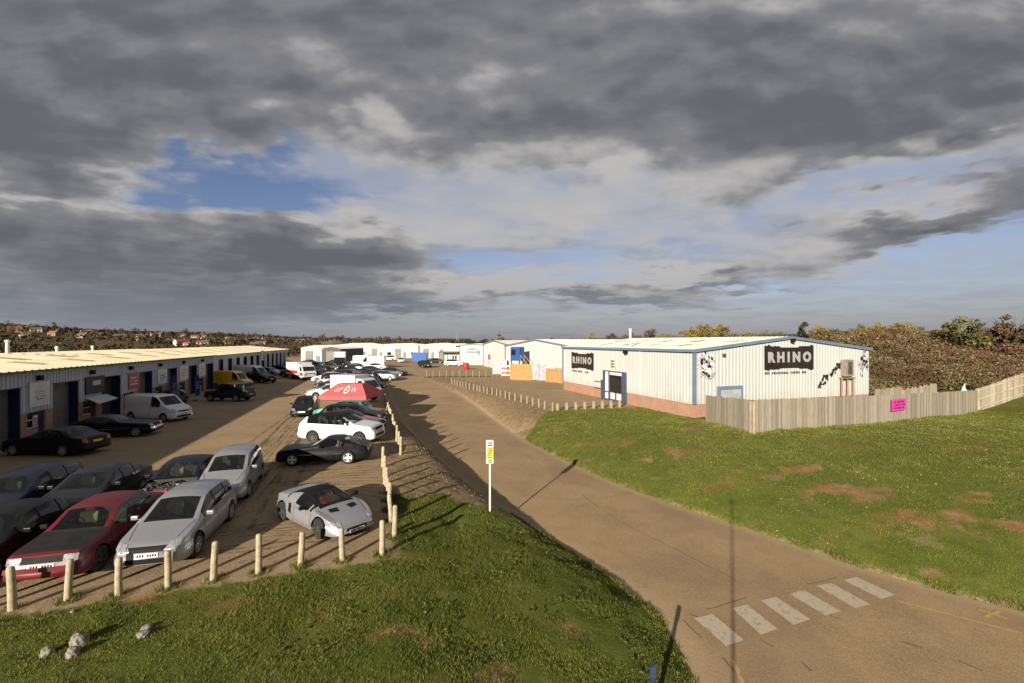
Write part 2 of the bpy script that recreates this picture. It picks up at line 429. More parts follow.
def height(X, Z):
    X = np.asarray(X, float); Z = np.asarray(Z, float)
    zr = zroad(Z); sl_ = s_left(X, Z); sr_ = s_right(X, Z)
    near = (Z > 2) & (Z < 150)
    hl = zr*np.exp(-np.maximum(sl_, 0)*np.interp(Z, [16, 23], [.36, 1.45]))
    hl = hl*(1-np.interp(Z, [18, 24], [1, 0])*(1-smoothstep((left_bound(X, Z)[1]+.2)/2.6)))
    zb_ = np.where(X > 25, 5.6*smoothstep((Z-(47+.1*(X-36)))/34)*smoothstep((X-27)/12), 0)
    zl = zlawn(X, Z) + zb_
    # earth bank beside the yard is steeper than the lawn edge
    kk = np.where(Z > 36, 0.9, 0.42)
    ex = np.exp(-np.maximum(sr_, 0)*kk)
    hr = zl*(1-ex) + zr*ex
    inside = zr - np.clip(np.minimum(-sl_, -sr_)*0.5, 0, 0.07)
    h = np.where(sl_ > 0, hl, np.where(sr_ > 0, hr, inside))
    r = np.hypot(X, Z); u = np.where(Z > 1, X/np.maximum(Z, 1)*F+512, 2000)
    far = np.interp(np.clip(u, -899, 1399), HU, HH)
    hh = far*smoothstep((r-240)/640)*smoothstep((Z-60)/200)
    hh = hh + (fbm(X, Z, 1/130., 5)-0.5)*9*smoothstep((r-260)/300)*smoothstep((430-u)/300)*smoothstep((Z-60)/200)
    return h + hh
def H1(x, y): return float(height(np.array([x]), np.array([y]))[0])

def axis(segs):
    out = []
    for a, b, st in segs:
        n = max(1, int(round((b-a)/st))); out += list(np.linspace(a, b, n, endpoint=False))
    return out
gx = [-2600, -2000, -1500, -1150, -900, -720, -600, -500, -420] + axis([(-360, -120, 14), (-120, -40, 5), (-40, -16, 0.8), (-16, 20, 0.2), (20, 46, 0.6), (46, 110, 3), (110, 360, 16)]) + [380, 460, 600, 800, 1100, 1600, 2400]
gz = [-400, -150, -60, -25, -10, -2] + axis([(2, 7, 1), (7, 26, 0.2), (26, 60, 0.45), (60, 130, 2), (130, 260, 6), (260, 1000, 16)]) + [1000, 1050, 1120, 1250, 1500, 2000, 2800, 4000, 6000]
GX, GZ = np.meshgrid(np.array(gx), np.array(gz))
HT = height(GX, GZ)
# region weights
# bollard line / grass boundary on the left
s1, s2 = left_bound(GX, GZ)
SL = s_left(GX, GZ); SR = s_right(GX, GZ)
# left grass: near lawn, and verge up to Z ~ 17 then fading to bare earth
lim = 16.9 + 0.35*np.clip(SL, 0, 4) + 3.2*(fbm(GX, GZ, 0.7, 3)-0.5)
verge = np.minimum(s2-0.1, (lim-GZ)*0.6)
g_left = np.maximum(s1-0.22, verge)
g_left = np.minimum(g_left, SL-0.02)
# right lawn: right of road, near side of posts line (3.5,40)->(10,41.7)
yl = np.where(GX < 3.2, 31.8 + (GX-0.4)*3.0, 40.2 + (GX-3.5)*0.25)
g_right = np.minimum(SR-0.02, (yl-GZ)*0.5)
g_right = np.where((GX > 14) & (GZ < 60), SR, g_right)
g_far = (np.hypot(GX, GZ)-230)*0.2
# green strip by the far yard
strip = 1.3-np.abs((GZ-78)-0.02*(GX+8)*8)
strip = np.minimum(strip, np.minimum(GX+15.0, -3.0-GX))
grass = np.maximum(np.maximum(g_left, g_right), np.maximum(g_far, strip))
grass = np.where(GZ < 6, 1.0, grass)
bare = np.clip(smoothstep((s2+0.1)/0.6)*smoothstep((SL+0.1)/0.3), 0, 1)           # gravelly bank left of the road
bankr = smoothstep((SR)/0.3)*smoothstep((GZ-30)/3)*smoothstep((80-GZ)/8)*smoothstep((4.6-SR)/0.8)*smoothstep((6-GX)/2)
bank = np.clip(np.maximum(bare*(SL > 0), bankr), 0, 1)
scrub = smoothstep((GX-27)/8)*smoothstep((GZ-46)/3)*smoothstep((230-GZ)/40)
side = smoothstep((-8.5-GX)/3)*smoothstep((9.5-GZ)/2)*0

WORN = []
for (px, py, sx, sy) in ((372, 583, 1.1, .28), (440, 592, .9, .25), (345, 578, .6, .2), (455, 626, .7, .22), (405, 636, .45, .22), (300, 610, .5, .3), (500, 668, .5, .25), (560, 600, .35, .25), (160, 598, .8, .2), (230, 600, .6, .2)):
    c = place(px, py, 0); WORN.append((c[0], c[1], sx*1.5, sy*1.9))
for (px, py, sx, sy) in ((850, 490, 1.4, .8), (800, 470, 1.2, .6), (905, 512, .9, .5), (940, 552, .7, .5), (860, 510, .7, .5), (740, 470, 1.6, .7), (660, 452, 1.8, .8), (700, 435, 1.6, .8), (990, 520, .9, .8), (975, 500, .8, .5), (700, 540, .8, .4), (620, 440, 1.2, .6)):
    c = place(px, py, -.1); WORN.append((c[0], c[1], sx*1.3, sy*1.3))
def worn(X, Z):
    t = np.zeros(np.shape(X)); nn = fbm(X, Z, 1.3, 61, 4)
    for a, b, sx, sy in WORN: t = np.maximum(t, np.exp(-(((X-a)/sx)**2+((Z-b)/sy)**2)))
    return np.clip(1.5*np.clip(t, 0, .8)**.6*np.clip(nn-.40, 0, 1)*2.2, 0, 1)
ny, nx = GX.shape
V = np.stack([GX, GZ, HT], -1).reshape(-1, 3)
# unevenness under the grass
gm = smoothstep((grass.reshape(-1)+0.1)/0.4)*(np.hypot(V[:, 0], V[:, 1]) < 120)
V[:, 2] += gm*(fbm(V[:, 0], V[:, 1], 2.2, 8, 3)-0.5)*0.07 + bank.reshape(-1)*(fbm(V[:, 0], V[:, 1], 2.5, 4, 3)-0.5)*0.10
idx = np.arange(ny*nx).reshape(ny, nx)
Q = np.stack([idx[:-1, :-1], idx[:-1, 1:], idx[1:, 1:], idx[1:, :-1]], -1).reshape(-1, 4)
fc = V[Q].mean(1); fg = grass.reshape(-1)[Q].mean(1); fb_ = bank.reshape(-1)[Q].mean(1); fs = scrub.reshape(-1)[Q].mean(1)
slc = s_left(fc[:, 0], fc[:, 1]); rr = np.hypot(fc[:, 0], fc[:, 1])
cls = np.where(slc > 0, 'car_park_ground', 'yard_ground')
inside = (slc <= 0) & (s_right(fc[:, 0], fc[:, 1]) <= 0)
cls = np.where(inside, 'road_bed', cls)
cls = np.where((fb_ > 0.5) & (fg < 0), 'earth_bank_ground', cls)
cls = np.where((fg >= 0) & (slc > 0), 'grass_verge_ground', cls)
cls = np.where((fg >= 0) & (slc <= 0), 'lawn_ground', cls)
cls = np.where(rr > 235, 'hills', cls)

def sub_mesh(name, V, Q, mat, attrs, smooth=True, parent=None):
    used, inv = np.unique(Q.reshape(-1), return_inverse=True)
    Vs = V[used]; Fs = inv.reshape(Q.shape)
    me = bpy.data.meshes.new(name)
    me.vertices.add(len(Vs)); me.vertices.foreach_set('co', Vs.astype(np.float32).ravel())
    k = Q.shape[1]
    me.loops.add(Fs.size); me.loops.foreach_set('vertex_index', Fs.astype(np.int32).ravel())
    me.polygons.add(len(Fs)); me.polygons.foreach_set('loop_start', np.arange(0, Fs.size, k, dtype=np.int32))
    me.polygons.foreach_set('loop_total', np.full(len(Fs), k, dtype=np.int32))
    me.update(calc_edges=True)
    if smooth: me.polygons.foreach_set('use_smooth', [True]*len(Fs))
    for an, arr in attrs.items():
        at = me.attributes.new(an, 'FLOAT', 'POINT'); at.data.foreach_set('value', arr[used].astype(np.float32))
    me.materials.append(mat)
    o = bpy.data.objects.new(name, me); COL.objects.link(o)
    if parent: o.parent = parent
    return o

def ground_material():
    m, nt = newmat('ground_surface')
    co = nt.node('ShaderNodeTexCoord').outputs['Object']
    def at(n):
        a = nt.node('ShaderNodeAttribute'); a.attribute_name = n; return a.outputs['Fac']
    g, bk, sc = at('grass'), at('bank'), at('scrub'); wo_ = at('worn')
    nA = nt.noise(co, 0.35, 6, 0.6); nB = nt.noise(co, 2.2, 6, 0.65); nC = nt.noise(co, 14, 5, 0.7); nD = nt.noise(co, 60, 3, 0.7)
    # tan compacted hardcore of the car park and yard
    t = nt.mix(nt.ramp(nA, 0.35, 0.65), (0.33, 0.238, 0.138), (0.42, 0.305, 0.18))
    t = nt.mix(nt.math('MULTIPLY', nt.ramp(nB, 0.42, 0.72), 0.4), t, (0.225, 0.162, 0.10))
    t = nt.mix(nt.math('MULTIPLY', nt.ramp(nC, 0.45, 0.7), 0.4), t, (0.54, 0.40, 0.24))
    t = nt.mix(nt.math('MULTIPLY', nt.ramp(nD, 0.5, 0.7), 0.35), t, (0.14, 0.105, 0.07))
    nE = nt.noise(co, 30, 2, 0.8); nF = nt.noise(co, 7.5, 3, 0.75)
    t = nt.mix(nt.math('MULTIPLY', nt.ramp(nE, 0.46, 0.60), 0.5), t, (0.14, 0.10, 0.06)); t = nt.mix(nt.math('MULTIPLY', nt.ramp(nF, 0.54, 0.66), 0.45), t, (0.50, 0.38, 0.24))
    # oil marks
    oil = nt.math('MULTIPLY', nt.ramp(nt.noise(co, 0.9, 3, 0.5), 0.62, 0.74), 0.35)
    t = nt.mix(oil, t, (0.11, 0.085, 0.06))
    # stony brown bank
    vor = nt.node('ShaderNodeTexVoronoi'); nt.l.new(co, vor.inputs['Vector']); vor.inputs['Scale'].default_value = 11.0
    b = nt.mix(nt.ramp(nB, 0.35, 0.65), (0.20, 0.138, 0.075), (0.31, 0.22, 0.125))
    b = nt.mix(nt.math('MULTIPLY', nt.ramp(vor.outputs['Color'], 0.45, 0.95), 0.35), b, (0.36, 0.28, 0.18))
    b = nt.mix(nt.math('MULTIPLY', nt.ramp(nC, 0.5, 0.7), 0.5), b, (0.09, 0.07, 0.04))
    t = nt.mix(bk, t, b)
    t = nt.mix(sc, t, (0.06, 0.045, 0.025))
    # turf
    gr = nt.mix(nt.ramp(nA, 0.35, 0.62), (0.090, 0.120, 0.018), (0.135, 0.145, 0.026))
    gr = nt.mix(nt.math('MULTIPLY', nt.ramp(nB, 0.4, 0.7), 0.75), gr, (0.062, 0.088, 0.015))
    gr = nt.mix(nt.math('MULTIPLY', nt.ramp(nC, 0.5, 0.75), 0.5), gr, (0.21, 0.20, 0.05))
    gr = nt.mix(nt.math('MULTIPLY', nt.ramp(nD, 0.5, 0.75), 0.5), gr, (0.055, 0.065, 0.014))
    gr = nt.mix(nt.ramp(nt.math('ADD', wo_, nt.math('MULTIPLY', nt.math('SUBTRACT', nC, .5), .8)), 0.25, .75), gr, nt.mix(nt.ramp(nB, .4, .65), (0.25, 0.125, 0.055), (0.30, 0.20, 0.10)))
    mp = nt.node('ShaderNodeMapping'); nt.l.new(co, mp.inputs[0]); mp.inputs['Location'].default_value = (3.1, 8.2, 0); mp.inputs['Scale'].default_value = (0.8, 1.4, 1)
    pat = nt.ramp(nt.math('ADD', nt.noise(mp.outputs[0], 0.30, 6, 0.62), nt.math('MULTIPLY', nC, 0.12)), 0.61, 0.70)
    gr = nt.mix(nt.math('MULTIPLY', pat, 0.4), gr, (0.21, 0.105, 0.045))
    pat2 = nt.ramp(nt.math('ADD', nt.noise(mp.outputs[0], 0.8, 6, 0.62), nt.math('MULTIPLY', nC, 0.12)), 0.64, 0.74)
    gr = nt.mix(nt.math('MULTIPLY', pat2, 0.6), gr, (0.24, 0.19, 0.09))
    # far country: fields and woods
    d = nt.node('ShaderNodeVectorMath', operation='LENGTH'); nt.l.new(co, d.inputs[0])
    fr = nt.ramp(d.outputs['Value'], 180, 260)
    f1 = nt.noise(co, 0.012, 5, 0.6); f2 = nt.noise(co, 0.05, 5, 0.7)
    fl = nt.mix(nt.ramp(f1, 0.4, 0.6), (0.13, 0.085, 0.035), (0.10, 0.09, 0.03))
    fl = nt.mix(nt.ramp(f2, 0.45, 0.7), fl, (0.045, 0.035, 0.02))
    gr = nt.mix(fr, gr, fl)
    edge = nt.math('ADD', g, nt.math('ADD', nt.math('MULTIPLY', nt.math('SUBTRACT', nB, 0.5), 1.1), nt.math('MULTIPLY', nt.math('SUBTRACT', nC, 0.5), 0.7)))
    k = nt.ramp(edge, -0.12, 0.22)
    c = nt.mix(k, t, gr)
    hb = nt.math('ADD', nt.math('MULTIPLY', nC, 1.0), nt.math('MULTIPLY', nD, 0.5))
    finish(nt, c, 0.95, 0, hb, 0.55, 0.05, 0.15)
    return m
GM = ground_material()
WA = worn(GX, GZ).reshape(-1)
attrs = {'worn': WA, 'grass': np.clip(grass.reshape(-1), -2, 2), 'bank': bank.reshape(-1), 'scrub': scrub.reshape(-1)}
for nm in ('car_park_ground', 'yard_ground', 'road_bed', 'earth_bank_ground', 'grass_verge_ground', 'lawn_ground', 'hills'):
    q = Q[cls == nm]
    if len(q): tag(sub_mesh(nm, V, q, GM, attrs), kind='structure')

# road sheet with worn concrete bays
def road_material():
    m, nt = newmat('worn_tan_road')
    co = nt.node('ShaderNodeTexCoord').outputs['Object']
    nA = nt.noise(co, 0.5, 5, 0.6); nB = nt.noise(co, 4, 6, 0.65); nC = nt.noise(co, 13, 4, 0.75); nD = nt.noise(co, 36, 2, 0.8)
    c = nt.mix(nt.ramp(nA, 0.35, 0.65), (0.32, 0.222, 0.118), (0.41, 0.288, 0.158))
    c = nt.mix(nt.math('MULTIPLY', nt.ramp(nB, 0.4, 0.7), 0.25), c, (0.26, 0.18, 0.11))
    c = nt.mix(nt.math('MULTIPLY', nt.ramp(nC, 0.45, 0.7), 0.5), c, (0.52, 0.38, 0.22))
    c = nt.mix(nt.math('MULTIPLY', nt.ramp(nD, 0.46, 0.60), 0.55), c, (0.15, 0.10, 0.062))
    pt = nt.ramp(nt.noise(co, 0.22, 3, 0.5), 0.50, 0.56)
    c = nt.mix(nt.math('MULTIPLY', pt, 0.22), c, (0.20, 0.14, 0.085))
    st = nt.ramp(nt.noise(co, 1.1, 5, 0.7), 0.60, 0.72)
    c = nt.mix(nt.math('MULTIPLY', st, 0.35), c, (0.17, 0.12, 0.075))
    # wheel tracks and edge silt run along the road (attribute across = 0..1)
    a = nt.node('ShaderNodeAttribute'); a.attribute_name = 'across'
    x = a.outputs['Fac']
    e = nt.math('ABSOLUTE', nt.math('SUBTRACT', x, 0.5))
    e = nt.ramp(nt.math('ADD', e, nt.math('MULTIPLY', nt.math('SUBTRACT', nB, 0.5), 0.08)), 0.41, 0.49)
    c = nt.mix(nt.math('MULTIPLY', e, 0.6), c, (0.43, 0.31, 0.19))
    finish(nt, c, 0.9, 0, nt.math('ADD', nC, nt.math('MULTIPLY', nD, 0.6)), 0.35, 0.02, 0.25)
    return m
RM = road_material()
zs_ = np.concatenate([np.arange(3, 80, 0.35), np.arange(80, 172, 2)])
rows = []
for z in zs_:
    xl = np.interp(z, ZZ, XL); xr = np.interp(z, ZZ, XR)
    rows.append([(xl+(xr-xl)*t, z, float(zroad(z))+0.012*math.sin(PI*t)) for t in np.linspace(0, 1, 15)])
rv = np.array(rows); nyr, nxr = rv.shape[:2]
ii = np.arange(nyr*nxr).reshape(nyr, nxr)
RQ = np.stack([ii[:-1, :-1], ii[:-1, 1:], ii[1:, 1:], ii[1:, :-1]], -1).reshape(-1, 4)
tag(sub_mesh('road', rv.reshape(-1, 3), RQ, RM, {'across': np.tile(np.linspace(0, 1, 15), nyr)}), kind='structure')

def on_road(x, y, up=0.004):
    xl = np.interp(y, ZZ, XL); xr = np.interp(y, ZZ, XR); t = min(1, max(0, (x-xl)/(xr-xl)))
    return (x, y, float(zroad(y))+0.012*math.sin(PI*t)+up)
def strip_line(mb, pts, wd, up=0.004, step=0.5):
    P_ = []
    for (a, b) in zip(pts[:-1], pts[1:]):
        n = max(1, int(math.dist(a, b)/step))
        for k in range(n): P_.append((a[0]+(b[0]-a[0])*k/n, a[1]+(b[1]-a[1])*k/n))
    P_.append(pts[-1])
    for a, b in zip(P_[:-1], P_[1:]):
        d = Vector((b[0]-a[0], b[1]-a[1])).normalized()*wd/2; nx_, ny_ = -d.y, d.x
        mb.quad(on_road(a[0]-nx_, a[1]-ny_, up), on_road(b[0]-nx_, b[1]-ny_, up), on_road(b[0]+nx_, b[1]+ny_, up), on_road(a[0]+nx_, a[1]+ny_, up))
def wpaint(name, col, worn, scale=6):
    m, nt = newmat(name)
    co = nt.node('ShaderNodeTexCoord').outputs['Object']
    n = nt.noise(co, scale, 6, 0.75); k = nt.ramp(n, worn, worn+0.12)
    d = nt.noise(co, 45, 3, 0.7)
    c = nt.mix(nt.ramp(d, 0.4, 0.7), col, [x*0.72 for x in col])
    c = nt.mix(k, c, (0.27, 0.195, 0.12)); finish(nt, c, 0.85, 0, d, 0.2, 0.01, 0.2)
    return m
MP = wpaint('worn_white_marking', (0.50, 0.435, 0.32), 0.54)
MY = wpaint('worn_yellow_marking', (0.50, 0.36, 0.12), 0.52, 9)
mb = MB()
ST = [((694, 618), (713, 614), (744, 640), (726, 646)), ((732, 608), (747, 604.5), (778, 629), (761, 635)), ((761, 600.6), (776, 597), (810.5, 619.5), (793.6, 625)),
      ((789.6, 594), (803.4, 590), (841, 611.6), (825, 615.6)), ((816, 585.6), (831, 583), (870.5, 604.5), (855.5, 608.5)), ((843, 580), (856.7, 577), (895, 594.7), (881.5, 599.4))]
for st in ST:
    c = [place(p[0], p[1], -1.19) for p in st]
    n = 5
    for i in range(n):
        t0, t1 = i/n, (i+1)/n
        def L_(a, b, t): return (a[0]+(b[0]-a[0])*t, a[1]+(b[1]-a[1])*t)
        a, b = L_(c[0], c[3], t0), L_(c[1], c[2], t0); d, e = L_(c[1], c[2], t1), L_(c[0], c[3], t1)
        j = 0.012*rnd.uniform(-1, 1)
        mb.quad(on_road(a[0]+j, a[1], .008), on_road(b[0]+j, b[1], .008), on_road(*d, .008), on_road(*e, .008))
tag(mb.build('road_crossing_marking', MP), kind='structure')
mb = MB()
def rp(px, py): return place(px, py, -1.19)[:2]
strip_line(mb, [rp(897, 601), rp(960, 617), rp(1024, 634), rp(1120, 660)], 0.10, .008)
strip_line(mb, [rp(733, 660), rp(738, 672), rp(746, 690)], 0.09, .008)
strip_line(mb, [rp(978, 609), rp(1008, 619)], 0.12, .008); strip_line(mb, [rp(985, 617), rp(1000, 611)], 0.10, .009)
tag(mb.build('road_yellow_marking', MY), kind='structure')
mb = MB()
for (x0, x1, y) in ((384, 394, 379.0), (399, 406, 378.6), (409, 421, 378), (413, 422, 388.5), (424, 431, 388), (435, 446, 387.5)):
    a = place(x0, y, -0.1)[:2]; b = place(x1, y, -0.1)[:2]
    zz_ = float(zroad(a[1])); 
    mb.quad((a[0], a[1]-.15, H1(a[0], a[1]-.15)+.09), (b[0], b[1]-.15, H1(b[0], b[1]-.15)+.09), (b[0], b[1]+.15, H1(b[0], b[1]+.15)+.09), (a[0], a[1]+.15, H1(a[0], a[1]+.15)+.09))
tag(mb.build('road_give_way_marking', MP), kind='structure')
MJ = plain('tar_joint', (0.11, 0.08, 0.05), 0.9, 0.3)
mb = MB()
def rpz(px, py):
    return road_pt(px, py)
jl = [[(505, 440), (560, 480), (620, 522), (680, 552), (740, 583), (790, 600), (870, 631), (960, 662), (1010, 683)], [(680, 617), (740, 600), (800, 587), (852, 574)],
      [(690, 614), (760, 640), (800, 662), (822, 683)], [(683, 620), (712, 648), (745, 683)], [(440, 397), (470, 425), (520, 452)], [(470, 453), (500, 455), (540, 448)],
      [(570, 500), (600, 499), (640, 492)]]
for l in jl:
    pts = [rpz(*p) for p in l]; den_ = []
    for a, b in zip(pts[:-1], pts[1:]):
        n = max(1, int(math.dist(a, b)/0.28))
        for k in range(n): den_.append((a[0]+(b[0]-a[0])*k/n+rnd.uniform(-.03, .03), a[1]+(b[1]-a[1])*k/n+rnd.uniform(-.03, .03)))
    seg = []
    for p in den_:
        if rnd.random() < 0.22:
            if len(seg) > 1: strip_line(mb, seg, rnd.uniform(.012, .026), .006, 9)
            seg = []
        else: seg.append(p)
    if len(seg) > 1: strip_line(mb, seg, 0.025, .006, 9)
tag(mb.build('road_joints', MJ), kind='structure')
# ------------------------------------------------------------------ vehicles
def gsm(x, y, xq, sig):
    """linear interpolation smoothed over +-sig"""
    t = np.linspace(-2, 2, 9); k = np.exp(-t*t); k /= k.sum()
    r = 0
    for a, b in zip(t, k): r = r + b*np.interp(xq + a*sig, x, y)
    return r

def wheel_mesh(rad, wid, rim_kind, spokes, hi):
    t = MB(); n = 28 if hi else 14
    w2 = wid/2
    t.lathe([(rad*.62, -w2*.9), (rad*.90, -w2), (rad*.985, -w2*.8), (rad, -w2*.3), (rad, w2*.3), (rad*.985, w2*.8), (rad*.90, w2), (rad*.66, w2*.92), (rad*.62, w2*.6)], n, 'y')
    r = MB(); rr_ = rad*.66
    r.lathe([(rr_, w2*.90), (rr_*.95, w2*.94), (rr_*.90, w2*.70), (rr_*.86, w2*.2), (0.01, w2*.15)], n, 'y', m=1)
    r.lathe([(rr_*1.0, w2*.86), (rr_*1.0, w2*.97), (rr_*.91, w2*.97), (rr_*.89, w2*.6)], n, 'y', m=0)
    for k in range(spokes):
        a = 2*PI*k/spokes
        ca, sa = math.cos(a), math.sin(a)
        def P_(u, v, y): return (u*ca - v*sa, y, u*sa + v*ca)
        h1, h2 = rr_*.20*5/spokes*1.2, rr_*.13*5/spokes*1.3
        y0, y1 = w2*.72, w2*.93
        r.quad(P_(rr_*.1, -h1, y0+.01), P_(rr_*.93, -h2, y1), P_(rr_*.93, h2, y1), P_(rr_*.1, h1, y0+.01))
        r.quad(P_(rr_*.1, -h1, y0-.04), P_(rr_*.93, -h2, y1-.04), P_(rr_*.93, -h2, y1), P_(rr_*.1, -h1, y0+.01))
        r.quad(P_(rr_*.1, h1, y0+.01), P_(rr_*.93, h2, y1), P_(rr_*.93, h2, y1-.04), P_(rr_*.1, h1, y0-.04))
    r.lathe([(rr_*.24, w2*.5), (rr_*.24, w2*.82), (rr_*.16, w2*.9), (0.005, w2*.9)], 12, 'y', m=0)
    return t, r
def merge_into(a, b):
    if b is None: return
    n = len(a.data.vertices); va = [tuple(v.co) for v in a.data.vertices] + [tuple(v.co) for v in b.data.vertices]
    fa = [tuple(p.vertices) for p in a.data.polygons]; fb = [tuple(i+n for i in p.vertices) for p in b.data.polygons]
    me = bpy.data.meshes.new(a.name); me.from_pydata(va, [], fa+fb)
    me.materials.append(a.data.materials[0]); me.materials.append(b.data.materials[0])
    me.polygons.foreach_set('material_index', [0]*len(fa)+[1]*len(fb)); me.update(); a.data = me
    bpy.data.objects.remove(b)
_wheels = {}
def add_wheel(parent, loc, rad, wid, rimmat, spokes, hi, outward, steer=0.0):
    key = (rad, wid, rimmat.name, spokes, hi)
    if key not in _wheels:
        t, r = wheel_mesh(rad, wid, rimmat, spokes, hi)
        a = t.build('wheel', M['tyre'], smooth=True); b = r.build('rim', [rimmat, M['black']], smooth=False)
        _wheels[key] = (a.data, b.data)
        bpy.data.objects.remove(a); bpy.data.objects.remove(b)
    wd, rd = _wheels[key]
    o = bpy.data.objects.new('wheel', wd); COL.objects.link(o); o.parent = parent
    o.location = loc; o.rotation_euler = (0, 0, (0 if outward > 0 else PI) + steer)
    q = bpy.data.objects.new('rim', rd); COL.objects.link(q); q.parent = o
    return o

